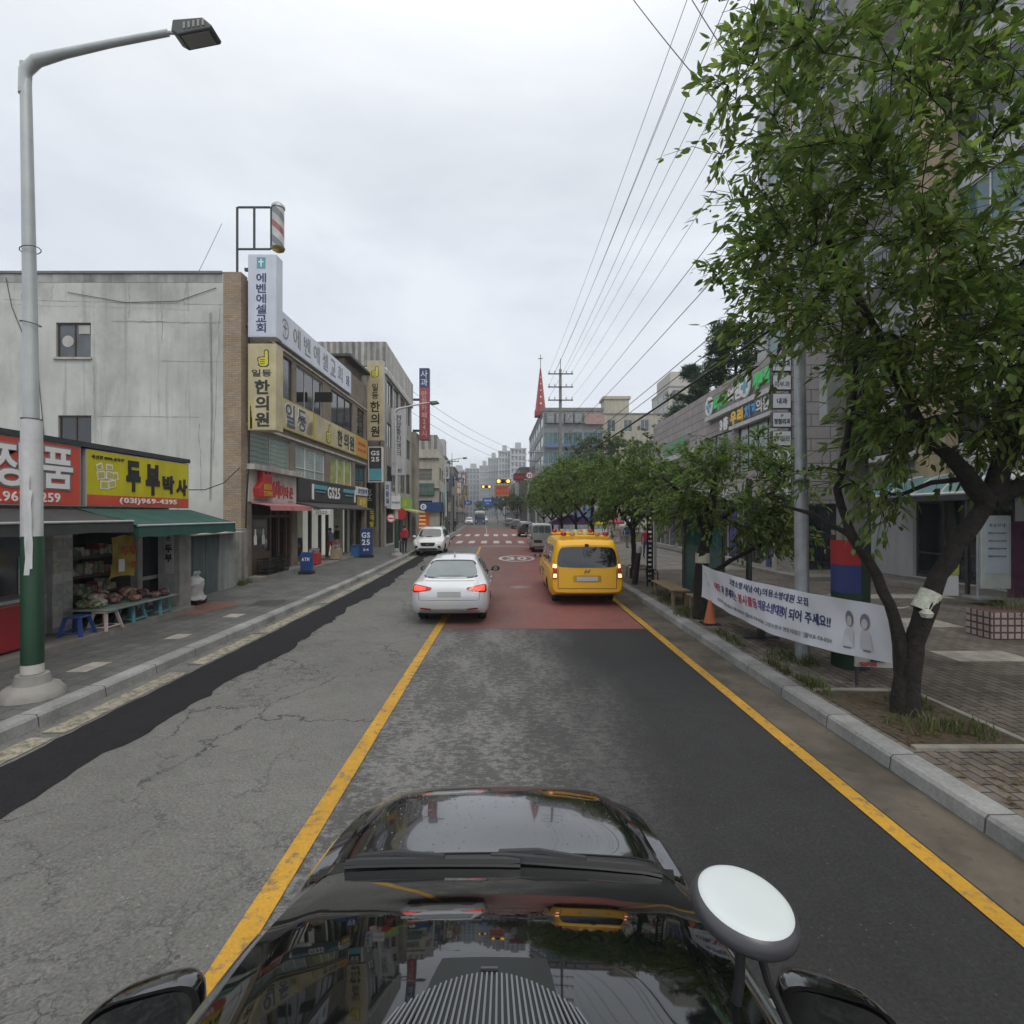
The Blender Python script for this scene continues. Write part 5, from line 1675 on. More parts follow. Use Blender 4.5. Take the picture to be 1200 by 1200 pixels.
b = B(); b.box(11.3, 11.75, 13.42, 13.47, .35, .88); b.build('lower_panel', WHITE, t)

# ---- glass corner building across the plaza with rooftop letters, and the church spire
m_grn = M('glass_building_wall', (.24, .25, .245), .7, var=.2, streak=.2)
t, o, u, n, W = block('glass_building', 'five storey building with teal glass bands and square letters along its roof', ((5.1, 80), (4.2, 112), 9.4, 'R'), 18.4, m_grn, 6, 6, 3, ALU, TEAL, gap=.15, cap=.5, sw=.93)
b = B()
for k in range(3): b.box(5.3 + k * .1, 14, 79.55, 79.95, 6.0 + 3.4 * k, 6.6 + 3.4 * k)
b.build('spandrel', M('spandrel_blue', (.10, .16, .26), .4, var=.3), t)
t = thing('roof_letters', 'row of square grey letter boxes along the roof of the glass building', 'sign', (9, 79.6, 17))
b = B()
for k in range(6):
    b.box(5.6 + 1.45 * k, 6.85 + 1.45 * k, 79.45, 79.75, 16.6, 18.2)
b.build('letter_box', M('letterbox_grey', (.20, .21, .215), .6, var=.2), t)
lettering(t, M('letter_silver', (.36, .36, .36), .5), [(ch, (6.22 + 1.45 * k, 79.44, 17.4), 1.15, 1.0, .0, False) for k, ch in enumerate('동문시장상가')], UF, XF)
t = thing('church_spire', 'slim red church spire with a mast on the glass building', 'spire', (4.9, 84, 18.5))
b = B(); b.box(4.0, 6.0, 83, 85, 18.4, 19.2); b.lathe([(1.05, 19.2), (.85, 19.6), (.12, 26.2), (.05, 26.4)], (4.95, 84, 0), 8); b.build('cone', M('spire_red', (.30, .035, .03), .5, var=.25, streak=.2), t)
b = B(); b.cyl((4.95, 84, 26.2), (4.95, 84, 28.6), .05); b.box(4.6, 5.3, 83.96, 84.04, 27.9, 28.0); b.build('cross_mast', METD, t)
b = B()
for k in range(5): b.ball((4.95, 83.95 - (.8 - .12 * k) * .95, 20.4 + 1.1 * k), .16 - .015 * k)
b.build('porthole', INKW, t)
# beige block behind with its roof tank
t, o, u, n, W = block('beige_building', 'beige office block behind the street trees with a square roof tank', ((15.9, 88), (15.0, 110), 26, 'R'), 19.4, M('beige_wall', (.40, .37, .30), .85, var=.12, streak=.2), 5, 4, 9, WHITEF, GLASS2)
b = B(); b.box(16.3, 20.5, 88.5, 92, 19.6, 22.3); b.box(16.0, 20.8, 88.3, 92.2, 22.3, 22.8); b.build('roof_tank', M('tank_cream', (.46, .43, .34), .8, var=.1, streak=.2), t)
b = B(); b.box(11.6, 14.6, 79.4, 79.7, 16.4, 18.0); b.build('roof_banner', M('roof_banner_red', (.35, .22, .2), .5, var=.3), t)
t, o, u, n, W = block('stepped_tower', 'narrow beige apartment tower behind the pine', ((36.5, 118), (36.5, 132), 7, 'R'), 31.5, M('tower_beige', (.44, .42, .36), .85, var=.1), 11, 3, 2, WHITEF, GLASS2, shop=False)
b = B(); b.box(37.2, 42.8, 119, 130, 31.6, 35.5); b.build('upper_storey', M('tower_beige', (.44, .42, .36)), t)
xr = lambda y: 6.2 + bend(y)
right_far = [(114, 130, 12.5, 3, 'dark four storey shop building beyond the glass building'), (130.5, 150, 10, 5, 'brick shop building beyond the dark one on the right'), (150.5, 180, 11, 0, 'last rose shop building down the right side')]
for (y0, y1, H, wi, lab) in right_far:
    t, o, u, n, W = block('shop_building', lab, ((xr(y0), y0), (xr(y1), y1), 12, 'R'), H, wm[wi], 3, 4, 3, DARKF, GLASS)
    street_signs(t, o, u, n, W, 4, H)

# ---- apartment slabs in the distance
m_apt = M('apartment_white', (.50, .51, .51), .85, var=.08, streak=.12)
m_apt2 = M('apartment_grey', (.38, .40, .41), .85, var=.08)
APG = M('apartment_glass', (.22, .26, .29), .2, var=.3, spec=.8)
def slab(label, px0, px1, py, d, depth, mat):
    x0, x1 = P(px0, 0, d).x, P(px1, 0, d).x
    H = P(0, py, d).z
    t = thing('apartment_slab', label, 'building', ((x0 + x1) / 2, d, 0))
    W = x1 - x0
    nf = int(H / 3.2); nc = 4
    pw = W / nc
    sp = []
    b = B(); b.box(x0, x1, d, d + depth, 0, H)
    for c in range(nc + 1): b.box(x0 + pw * c - .35, x0 + pw * c + .35, d - .6, d - .003, 0, H)
    for f in range(nf): b.box(x0 + .4, x1 - .4, d - .45, d - .003, H * f / nf, H * f / nf + .9)
    b.build('wall', mat, t)
    b = B(); b.box(x0 + W * .3, x0 + W * .7, d + 2, d + depth - 2, H, H + 4); b.box(x0 - .4, x1 + .4, d - .7, d + depth, H + .003, H + .8); b.build('roof', m_apt2, t)
    g = B(); g.quad((0, 0, 0), (pw - .9, 0, 0), (pw - .9, 0, H / nf - 1.0), (0, 0, H / nf - 1.0))
    first = None
    for f in range(nf):
        for c in range(nc):
            loc = (x0 + pw * c + .45 - (x0 + x1) / 2, -.05, H * f / nf + .95)
            if first is None:
                me = bpy.data.meshes.new('window'); me.from_pydata(g.v, [], g.f); me.materials.append(APG)
                first = bpy.data.objects.new('window', me); COL.objects.link(first); o = first
            else:
                o = first.copy(); COL.objects.link(o)
            o.parent = t; o.location = loc
slab('pale apartment slab farthest left at the end of the street', 529, 545, 552, 330, 14, m_apt)
slab('grey white apartment slab second from the left at the end of the street', 546, 562, 550, 340, 14, m_apt2)
slab('apartment slab with a lower roof third from the left at the end of the street', 562.5, 572, 547, 320, 14, m_apt)
slab('apartment slab stepping up, fourth from the left at the end of the street', 572.5, 584, 538, 300, 14, m_apt2)
slab('tallest apartment slab of the row, fifth from the left', 584.5, 598, 530, 280, 14, m_apt)
slab('tallest apartment slab standing against the glass building', 598.5, 616, 527, 265, 14, m_apt)

# ================================================================== STREET FURNITURE
LAMPP = M('lamp_pole_paint', (.50, .53, .53), .5, var=.12, vs=2, streak=.15, metal=.2)
GREENP = M('pole_green', (.012, .050, .024), .55, var=.2, streak=.2)
FOOT = M('footing_concrete', (.25, .24, .22), .95, var=.25, bump=.3)
def street_lamp(label, loc, green=True):
    t = thing('street_lamp', label, 'street lamp', (0, 0, 0), None)
    b = B(); b.tube([(0, 0, .28), (0, 0, 2.0), (-.03, 0, 5), (-.09, 0, 8.15)], [.10, .092, .075, .058], 16); b.build('pole', LAMPP, t)
    b = B(); b.lathe([(.118, .42), (.117, 2.05), (.112, 2.06)], (0, 0, 0), 20); b.build('green_sleeve', GREENP, t)
    b = B(); b.lathe([(.02, .30), (.118, .30), (.118, .418)], (0, 0, 0), 20); b.build('collar', M('collar_white', (.5, .49, .44), .6, var=.2), t)
    b = B(); b.lathe([(.35, -.05), (.34, .06), (.28, .14), (.2, .17), (.17, .29), (.0, .29)], (0, 0, 0), 14); b.build('footing', FOOT, t)
    b = B()
    b.tube([(-.10, 0, 7.75), (-.09, 0, 8.05), (.05, 0, 8.19), (.4, 0, 8.28), (1.0, 0, 8.41), (1.75, 0, 8.55)], [.066, .070, .072, .055, .045, .04], 10)
    b.tube([(1.74, 0, 8.55), (1.92, 0, 8.55)], .022, 8)
    b.build('arm', LAMPP, t)
    b = B()
    b.prism([(1.86, 8.47), (1.95, 8.42), (2.36, 8.50), (2.38, 8.54), (2.26, 8.64), (1.88, 8.61)], (0, -.12, 0), (1, 0, 0), UP, (0, .24, 0))
    b.build('lamp_head', M('lamp_head_dark', (.09, .10, .10), .5, var=.15, metal=.3), t, bevel=.015)
    b = B()
    for k in range(5): b.box(2.02 + .06 * k, 2.045 + .06 * k, -.128, -.118, 8.49 + .01 * k, 8.57 + .01 * k)
    b.prism([(1.98, 8.424), (2.32, 8.490), (2.32, 8.484), (1.98, 8.416)], (0, -.09, 0), (1, 0, 0), UP, (0, .18, 0))
    b.build('louvre', M('louvre_grey', (.30, .31, .28), .4), t)
    t.location = loc
    return t
l1 = street_lamp('nearest tall street lamp with green lower sleeve, in front of the red shop sign', (-6.16, 6.6, .15))
l2 = copy_tree(l1, (-6.35, 28.6, .15), 0, 'grey street lamp with a round no entry sign, beside the pedestrian in red')
l3 = copy_tree(l1, (-7.15, 57, .15), 0, 'distant street lamp beside the cream corner building')
# wrap of white paper and tape left on the near lamp
t = thing('paper_wrap', 'torn white paper wrapped round the near street lamp pole', 'paper wrap', (-6.16, 6.6, 2.2))
b = B(); b.lathe([(.108, 2.19), (.108, 3.7)], (-6.17, 6.6, 0), 18)
r2 = random.Random(4); b.v = [(x + r2.uniform(-.006, .006), y + r2.uniform(-.006, .006), z) for x, y, z in b.v]
b.build('sheet', M('paper_white', (.55, .56, .56), .8, var=.1, vs=6), t)
b = B()
for k, (dx, w, z0, z1) in enumerate(((.02, .06, 1.72, 3.0), (.075, .035, 1.8, 2.8))):
    pts = [(-6.17 + dx + .01 * math.sin(3 * i + k), 6.6 - .125 - .01 * math.sin(i), z1 + (z0 - z1) * i / 6) for i in range(7)]
    vs_ = []
    for (x, y, z) in pts: vs_ += [(x, y, z), (x + w, y + .012, z)]
    b.add(vs_, [(2 * i, 2 * i + 1, 2 * i + 3, 2 * i + 2) for i in range(6)], 0, True)
b.build('streamer', M('paper_white', (0, 0, 0)), t)
b = B()
for z, tilt in ((3.72, .0), (5.9, .03), (4.95, -.02)):
    b.tube([(-6.17 - .02 * (z - 3) * .3 + .105 * math.cos(a / 12 * 6.283), 6.6 + .105 * math.sin(a / 12 * 6.283), z + tilt * math.cos(a / 12 * 6.283)) for a in range(13)], .006, 5, cap=False)
b.build('tie_wire', METD, t)
# no-entry sign etc on the second lamp
def round_sign(name, label, c, r, mats, post=None):
    t = thing(name, label, 'road sign', c)
    b = B(); b.lathe([(.001, .02), (r, .02), (r, 0), (.001, 0)], c, 24, 0, (0, -1, 0)); b.build('disc', mats[0], t)
    b = B(); b.lathe([(r * .76, .024), (r * .98, .024)], c, 24, 0, (0, -1, 0)); b.build('ring', mats[1], t)
    return t
INKRB = M('sign_bright_red', (.50, .03, .03), .4)
rs = round_sign('road_sign', 'round white road sign with red ring and bar on the second street lamp', (-6.62, 28.45, 2.25), .25, (INKW, INKRB))
b = B(); b.obox((-6.78, 28.42, 2.22), (.32, 0, 0), (0, 0, .06), (0, -.006, 0)); b.build('bar', INKRB, rs)
t = thing('road_sign', 'plain round red sign on a thin post behind the white no entry sign', 'road sign', (-6.75, 31.5, .15))
b = B(); b.lathe([(.001, .05), (.36, .05), (.36, 0), (.001, 0)], (-6.75, 31.49, 2.5), 20, 0, (0, -1, 0)); b.build('disc', INKRB, t)
b = B(); b.box(-6.8, -6.7, 31.5, 31.56, .15, 2.6); b.build('post', METD, t)
t = thing('pole_panel', 'white notice panel fixed across the second street lamp pole', 'sign', (-6.35, 28.4, 2.9))
b = B(); b.box(-6.6, -6.1, 28.42, 28.45, 2.75, 3.5); b.build('panel', WHITE, t)
lettering(t, NAVY, [('주차금지', (-6.35, 28.415, 3.12), .12, .42, .01, False)], UF, XF)

# ---- galvanised post and concrete utility pole on the right pavement
t = thing('steel_post', 'galvanised steel lamp post behind the banner', 'post', (4.72, 8.15, .15))
b = B(); b.tube([(4.65, 8.15, .15), (4.63, 8.15, 3.0)], [.105, .10], 18); b.tube([(4.63, 8.15, 3.003), (4.53, 8.15, 12.5)], [.088, .06], 18); b.build('shaft', MET, t)
b = B(); b.lathe([(.11, 2.95), (.118, 2.97), (.118, 3.03), (.09, 3.05)], (4.63, 8.15, 0), 18); b.lathe([(.17, .15), (.17, .18), (.1, .2)], (4.65, 8.15, 0), 18); b.build('collar', METD, t)
b = B(); b.tube([(4.53, 8.15, 12.3), (3.8, 8.15, 12.9), (2.4, 8.15, 13.1)], [.05, .045, .04], 8); b.build('arm', MET, t)
CONCP = M('pole_concrete', (.27, .265, .255), .9, var=.15, streak=.2, bump=.1)
def utility_pole(label, x, y, H, r0=.17, arms=3):
    t = thing('utility_pole', label, 'utility pole', (x, y, .15))
    b = B(); b.tube([(x, y, .1), (x, y, H)], [r0, r0 * .62], 16); b.build('shaft', CONCP, t)
    for k in range(arms):
        z = H - .5 - 1.15 * k
        b = B(); b.box(x - 1.1, x + 1.1, y - .13 - r0 * .4, y - .05 - r0 * .4, z, z + .09); b.build('crossarm', METD, t)
        b = B()
        for dx in (-1.0, -.5, .5, 1.0):
            b.lathe([(.03, 0), (.06, .06), (.035, .1), (.06, .16), (.03, .24), (.001, .25)], (x + dx, y - .09 - r0 * .4, z + .09), 8)
        b.build('insulator', M('porcelain', (.45, .44, .42), .3), t)
    b = B(); b.cyl((x, y, H), (x, y, H + .9), .03); b.build('tip', METD, t)
    return t
UX, UY = 5.25, 7.9
t = utility_pole('concrete utility pole with red, blue and green wrap just behind the banner', UX, UY, 15.0, .20)
b = B()
seg = ((.15, 1.30, GREENP), (1.303, 1.72, M('wrap_blue', (.03, .045, .16), .7, var=.15)), (1.723, 2.10, M('wrap_red', (.36, .022, .025), .7, var=.12)))
for z0, z1, mt in seg:
    b = B()
    n_ = 24; vs_ = []
    for k in range(n_ // 2 + 1):
        a = math.pi * (.62 + k / n_ * 1.72)
        for z in (z0, z1): vs_.append((UX + .262 * math.cos(a), UY + .262 * math.sin(a), z))
    b.add(vs_, [(2 * k, 2 * k + 2, 2 * k + 3, 2 * k + 1) for k in range(n_ // 2)], 0, True)
    b.build('wrap_band', mt, t)
b = B(); b.lathe([(.2, .15), (.255, .152), (.255, 2.06), (.2, 2.08)], (UX, UY, 0), 24); b.build('dark_wrap', M('wrap_dark_green', (.018, .035, .024), .8, var=.25), t)
b = B(); b.box(UX - .52, UX - .22, UY - .25, UY - .05, 3.9, 4.75); b.build('meter_box', M('meter_box_paint', (.45, .47, .47), .5, var=.1), t, bevel=.02)
b = B()
for k in range(6): b.tube([(UX - .3 + .05 * k, UY - .2, 4.75), (UX - .4 + .12 * k, UY - .25, 4.95 + .05 * k), (UX - .1 + .06 * k, UY - .22, 4.4 - .1 * k), (UX + .1, UY - .21, 3.2)], .014, 5)
b.build('cable_loop', BLACK, t)
utility_pole('tall utility pole with three crossarms rising above the street trees', 4.4, 45, 15.2, .19)
utility_pole('slim utility pole before the glass corner building', 3.6, 72, 11.5, .15, 2)
utility_pole('utility pole beside the far left shops', -9.0, 79, 11.0, .15, 1)

# wires: each span its own strand
def wire(label, p, q, sag, r=.012, group=None, mat=None):
    p, q = Vector(p), Vector(q)
    o = bpy.data.objects.new('overhead_wire', None)
    b = B()
    pts = []
    for i in range(25):
        f = i / 24
        v = p.lerp(q, f); v.z -= sag * 4 * f * (1 - f)
        pts.append(v)
    bpy.data.objects.remove(o)
    b.tube(pts, r, 5)
    return tag(b.build('overhead_wire', mat or BLACK), label, 'wire', group)
TB = -26
upper = 'power lines between the tall right-hand poles'
for k, z in enumerate((14.6, 13.5, 12.4)):
    for dx in (-1.0, -.5, .5, 1.0):
        if k and abs(dx) < .9: continue
        wire('thin power line running to a crossarm of the tall utility pole', (4.4 + dx, 45, z + .3), (UX + dx, UY, z + .1), .35 + .1 * k, .008, upper)
        if k < 2: wire('thin power line running back over the road from the near utility pole', (UX + dx, UY, z + .1), (UX + dx + .3, TB, z + .1), .3, .008, 'power lines over the camera')
for k, (dz, r) in enumerate(((0, .016), (.5, .012), (.85, .012), (2.2, .011), (3.2, .010))):
    wire('low service cable sloping down beside the street trees' if k else 'thick black telephone cable sloping past the clinic building', (4.2, 45, 6.6 + dz), (UX - .15, UY, 6.1 + dz), .25, r if k else .035, 'service cables over the street trees' if k else None)
wire('wire crossing the sky at the top of the picture', P(735, -10, 14), P(842, 122, 11), .05, .012)
wire('second wire crossing near the leaves at the top of the picture', P(805, -10, 13), P(880, 105, 10), .05, .012)
for k in range(3):
    wire('wire from the corrugated building to the far right pole', (-9.2, 48, 14.0 - 1.0 * k), (3.6, 72, 10.6 - .9 * k), .9, .016, 'wires crossing from the tall left building')
for k in range(3):
    wire('wire dropping along the far left shops', (-9.2, 60, 10.8 - .8 * k), (-9.0, 79, 10.2 - .9 * k), .5, .014, 'wires along the far left shops')
wire('wire crossing the far end of the street', (-9.0, 79, 9.0), (3.6, 72, 9.2), .5, .016)
wire('short drop wire over the roof of the rendered building', P(232, 320, 18), P(260, 262, 19), .02, .008)

# ---- signals over the road, boards and direction sign
LIT = M('amber_lit', (1.0, .55, .10), .4, emit=2.4)
def mast(label, x, y, reach, z, base_z=.15):
    t = thing('signal_mast', label, 'signal mast', (x, y, base_z))
    b = B(); b.tube([(x, y, base_z), (x, y, z + .8)], [.13, .1], 12); b.build('pole', MET, t)
    b = B(); b.tube([(x, y, z), (x + reach * .5, y, z + .18), (x + reach, y, z + .2)], [.07, .06, .045], 8); b.build('arm', MET, t)
    return t
def signal(label, x, y, z, w):
    t = thing('traffic_light', label, 'traffic light', (x, y, z))
    h = w * .3
    b = B(); b.box(x - w / 2, x + w / 2, y - .12, y + .12, z - h / 2, z + h / 2); b.build('housing', M('signal_yellow', (.30, .19, .03), .5, var=.1), t, bevel=.03)
    b = B()
    for k in range(3): b.lathe([(h * .40, 0), (h * .42, .18), (h * .38, .18)], (x - w / 3.2 + k * w / 3.2, y - .122, z), 14, 0, (0, -1, 0))
    b.build('visor', BLACK, t)
    b = B()
    for k in (0, 2): b.lathe([(.001, .05), (h * .3, .03), (h * .38, 0)], (x - w / 3.2 + k * w / 3.2, y - .125, z), 14, 0, (0, -1, 0))
    b.build('lit_lens', LIT, t)
    b = B(); b.lathe([(.001, .04), (h * .3, .03), (h * .38, 0)], (x, y - .125, z), 14, 0, (0, -1, 0)); b.build('unlit_lens', M('lens_dark_red', (.06, .01, .01), .3), t)
    return t
YM = 60
mast('signal mast reaching over the road from the right by the glass building', P(619, 0, YM).x, YM, -4.6, P(0, 566, YM).z + .35)
c = P(590, 564, YM - .3)
signal('near traffic light with both amber lamps lit above a red orange board', c.x, c.y, c.z, 1.75)
c = P(588, 574, YM - .25)
t = thing('zone_board', 'red orange school zone board hanging under the near traffic light', 'sign', c)
b = B(); b.box(c.x - .82, c.x + .82, c.y - .02, c.y + .02, c.z - .75, c.z + .5); b.build('panel', M('board_vermilion', (.50, .16, .07), .5, var=.15), t)
lettering(t, INKR, [('어린이', (c.x, c.y - .022, c.z + .15), .42, 1.3, .02, False), ('보호구역', (c.x, c.y - .022, c.z - .4), .42, 1.4, .02, False)], UF, XF)
c = P(608, 559, YM - .3)
t = thing('zone_board', 'dark red lettered board on the mast arm beside the speed limit sign', 'sign', c)
b = B(); b.box(c.x - .62, c.x + .62, c.y - .03, c.y + .03, c.z - .42, c.z + .42); b.build('panel', M('board_maroon', (.10, .02, .02), .5, var=.2), t)
lettering(t, INKRB, [('단속중', (c.x, c.y - .032, c.z), .4, 1.0, .03, False)], UF, XF)
c = P(620.5, 557, YM - .3)
rs = round_sign('speed_sign', 'round thirty speed limit sign at the top of the signal mast', tuple(c), .42, (INKW, INKRB))
lettering(rs, INK, [('30', (c.x, c.y - .026, c.z), .36, .42, .03, False)], UF, XF)
YM2 = 78
mast('thin signal mast reaching over the road from the left shops', P(540, 0, YM2).x - .9, YM2, 5.4, P(0, 568.5, YM2).z)
c = P(570, 570, YM2 - .3)
signal('farther traffic light with amber lamps on the left mast arm', c.x, c.y, c.z - .05, 1.5)
YD = 125
c = P(577, 588, YD)
t = thing('direction_sign', 'large blue direction sign over the far end of the road', 'direction sign', (c.x, YD, .0))
b = B(); b.box(c.x - 2.4, c.x + 2.4, YD - .05, YD + .05, c.z - .95, c.z + .95); b.build('panel', M('road_sign_blue', (.02, .09, .38), .4, var=.1), t)
lettering(t, INKW, [('일산동구', (c.x - .8, YD - .06, c.z + .3), .55, 2.2, .02, False), ('시청', (c.x + 1.3, YD - .06, c.z - .3), .5, 1.1, .02, False), ('→', (c.x - 1.2, YD - .06, c.z - .45), .3, .8, .03, False)], UF, XF)
b = B(); b.tube([(c.x + 1.3, YD + .2, 0), (c.x + 1.3, YD + .2, c.z + 1.2)], .13, 10); b.build('post', MET, t)
c = P(548.5, 589, 100)
t = thing('direction_sign', 'small blue direction sign on a post by the left shops', 'direction sign', (c.x, 100, 0))
b = B(); b.box(c.x - .75, c.x + .75, 99.95, 100.05, c.z - .4, c.z + .4); b.build('panel', M('road_sign_blue', (0, 0, 0)), t)
lettering(t, INKW, [('일산', (c.x, 99.94, c.z), .4, .9, .02, False)], UF, XF)
b = B(); b.tube([(c.x - .9, 100.1, .15), (c.x - .9, 100.1, c.z + .6)], .08, 8); b.tube([(c.x - .9, 100.1, c.z), (c.x + .7, 100.1, c.z)], .05, 6); b.build('post', MET, t)

# ---- banner tied between the two street trees
TX1, TY1, TX2, TY2 = 4.56, 6.0, 4.27, 11.45
A0, A1 = Vector((4.67, 6.16, 1.37)), Vector((4.22, 11.3, 1.37))       # near and far top corners
def ban(s, v):
    """s = 0 far (left in the picture) .. 1 near; v = 0 bottom .. 1 top"""
    p = A1.lerp(A0, s)
    p.z += -.08 * math.sin(math.pi * s) - .70 * (1 - v) - .10 * math.sin(math.pi * s) * (1 - v)
    p.x += -.05 * math.sin(math.pi * s) + .03 * math.sin(8 * s + 2.6 * v) + .018 * math.sin(21 * s - 4 * v) + .010 * math.sin(44 * s + 5 * v)
    return p
uB = (A0 - A1).normalized(); nB = Vector((uB.y, -uB.x, 0)).normalized()
if nB.x > 0: nB = -nB
LB = (A0 - A1).length
t = thing('banner', 'white lettered banner tied low between the two nearest street trees', 'banner', (4.37, 8.7, .65))
b = B(); NS, NV = 90, 10
b.add([ban(i / NS, j / NV) for j in range(NV + 1) for i in range(NS + 1)], [(j * (NS + 1) + i, j * (NS + 1) + i + 1, (j + 1) * (NS + 1) + i + 1, (j + 1) * (NS + 1) + i) for j in range(NV) for i in range(NS)], 0, True)
b.build('cloth', M('banner_white', (.58, .60, .64), .75, var=.06, vs=2), t)
def ban_text(items, mat):
    b = B()
    for tx, s, v, h, w, bo in items:
        k = len(b.v)
        b.text(tx, (0, 0, 0), (1, 0, 0), (0, 1, 0), h, w, depth=.004, bold=bo)
        for i in range(k, len(b.v)):
            x, y, z = b.v[i]
            p = ban(s + x / LB, v + y / .72) + nB * (.006 + z)
            b.v[i] = tuple(p)
    return b.build('lettering', mat, t)
ban_text([('고양소방서(남·여)의용소방대원 모집', .47, .81, .135, 2.3, .012), ('과 함께하는', .245, .52, .165, .72, .012), ('이 되어 주세요!!', .68, .52, .165, 1.0, .02)], INKN)
ban_text([('이웃', .135, .52, .16, .28, .02), ('봉사활동', .385, .52, .165, .56, .02)], M('sign_rose', (.42, .05, .12), .5))
ban_text([(', 의용소방대원', .51, .52, .165, .78, .02)], M('sign_indigo', (.07, .06, .25), .5))
ban_text([('접수처: 고양소방서 재난대응과 ☎031-931-0238 / 고양소방서 현장지휘단 ☎031-931-0214', .46, .18, .075, 3.4, .0)], INKG)
b = B()
def ban_blob(s, v, poly, k, e):
    """flat drawing on the cloth; e keeps layers apart"""
    n_ = len(b.v)
    pts = [ban(s + x / LB, v + y / .72) + nB * e for x, y in poly]
    b.add(pts, [tuple(range(len(pts)))], k)
circ = lambda rx, ry, oy=0, n=16: [(rx * math.cos(2 * math.pi * i / n), oy + ry * math.sin(2 * math.pi * i / n)) for i in range(n)]
for s in (.845, .905):
    ban_blob(s, .42, [(-.10, -.19), (.10, -.19), (.09, .0), (.05, .06), (-.05, .06), (-.09, .0)], 1, .008)
    ban_blob(s, .42, circ(.082, .105, .17), 2, .010)
    ban_blob(s, .42, circ(.055, .068, .14), 3, .012)
    ban_blob(s, .42, [(-.06, -.215), (.06, -.215), (.06, -.195), (-.06, -.195)], 2, .009)
ban_blob(.05, .62, [(-.1, .12), (-.06, .14), (.12, -.12), (.08, -.14)], 4, .008)
b.build('portrait_drawing', [INKG, M('portrait_coat', (.50, .51, .55), .6), M('portrait_hair', (.17, .17, .21), .6), M('portrait_face', (.5, .46, .44), .6), M('banner_cyan', (.25, .42, .5), .6)], t)
b = B()
for (s, v, tx, ty) in ((1, 1, 4.75, 6.1), (1, 0, 4.8, 6.05), (0, 1, 4.3, 11.45), (0, 0, 4.3, 11.45)):
    p = ban(s, v); b.tube([p, p.lerp(Vector((tx, ty, p.z + .02)), .5) + Vector((0, 0, -.01)), (tx, ty, p.z + .02)], .008, 6)
b.build('tie_rope', M('rope_white', (.55, .55, .53), .8), t)
# sign board on the ground behind the banner
t = thing('ground_sign', 'white sign board on short legs partly hidden under the banner', 'sign', (4.98, 6.9, .15))
b = B(); b.obox((4.70, 7.0, .42), (.62, -.10, 0), (0, 0, .62), (-.005, -.03, 0)); b.build('panel', M('board_dirty_white', (.42, .41, .38), .6, var=.15), t)
u_ = Vector((.62, -.10, 0)).normalized(); n_ = Vector((u_.y, -u_.x, 0))
lettering(t, INK, [('소', (4.97, 6.905, .575), .15, .2, .05, False)], u_, n_)
lettering(t, INKR, [('임대', (4.84, 6.925, .465), .06, .2, .02, False)], u_, n_, 'red_letters')
b = B(); b.box(4.72, 4.75, 6.98, 7.01, .15, .42); b.box(5.27, 5.30, 6.89, 6.92, .15, .42); b.build('leg', METD, t)
# traffic cone by the far tree, benches, shelter
t = thing('traffic_cone', 'faded orange traffic cone at the foot of the banner tree', 'cone', (4.25, 10.9, .15))
b = B(); b.lathe([(.13, .18), (.10, .3), (.04, .62), (.03, .65), (.001, .65)], (4.25, 10.9, 0), 16); b.build('cone_body', M('cone_orange', (.42, .12, .05), .6, var=.2), t)
b = B(); b.box(4.08, 4.42, 10.73, 11.07, .15, .185); b.build('base', BLACK, t, bevel=.01)
b = B(); b.lathe([(.088, .36), (.068, .46)], (4.25, 10.9, 0), 16); b.build('band', M('cone_band', (.4, .38, .35), .6), t)
WOOD = M('bench_wood', (.24, .17, .10), .7, var=.3, vs=6)
def bench(label, x0, x1, y0, y1, h):
    t = thing('bench', label, 'bench', ((x0 + x1) / 2, (y0 + y1) / 2, .15))
    b = B(); n_ = 4; w = (x1 - x0) / n_
    for k in range(n_): b.box(x0 + k * w, x0 + (k + .92) * w, y0, y1, .15 + h - .04, .15 + h)
    b.build('seat', WOOD, t, bevel=.005)
    for yy_ in (y0 + .15, y1 - .25):
        b = B(); b.box(x0 + .03, x0 + .1, yy_, yy_ + .08, .15, .15 + h - .043); b.box(x1 - .1, x1 - .03, yy_, yy_ + .08, .15, .15 + h - .043); b.box(x0 + .1, x1 - .1, yy_ + .02, yy_ + .06, .15 + h - .12, .15 + h - .043)
        b.build('leg', WOOD, t)
bench('wooden bench in front of the glass shelter, farther of the two', 4.1, 4.55, 12.9, 14.9, .42)
bench('low wooden bench at the near end of the glass shelter', 4.35, 4.8, 11.75, 12.7, .38)
t = thing('bench', 'flat pale bench slab on one metal foot under the banner', 'bench', (4.9, 9.6, .15))
b = B(); b.box(4.45, 5.0, 8.9, 10.6, .5, .545); b.build('seat', M('pale_slab', (0, 0, 0)), t, bevel=.01)
b = B(); b.box(4.68, 4.78, 9.6, 9.7, .15, .497); b.box(4.4, 5.05, 9.6, 9.7, .15, .19); b.build('leg', METD, t)
TGL = M('shelter_glass', (.035, .10, .095), .08, var=.4, vs=.8, spec=.9)
t = thing('glass_shelter', 'dark framed green glass shelter on the right pavement', 'shelter', (5.1, 15, .15))
for k in range(3):
    b = B(); y = 13.4 + 1.05 * k
    for a in (y, y + .97): b.box(5.55, 5.62, a, a + .07, .15, 2.5)
    for z in (.35, 1.2, 2.35): b.box(5.555, 5.615, y + .073, y + .967, z, z + .06)
    f_ = b.build('side_frame', DARKF, t)
    b = B(); b.box(5.58, 5.592, y + .073, y + .967, .41, 2.35); b.build('pane', TGL, f_)
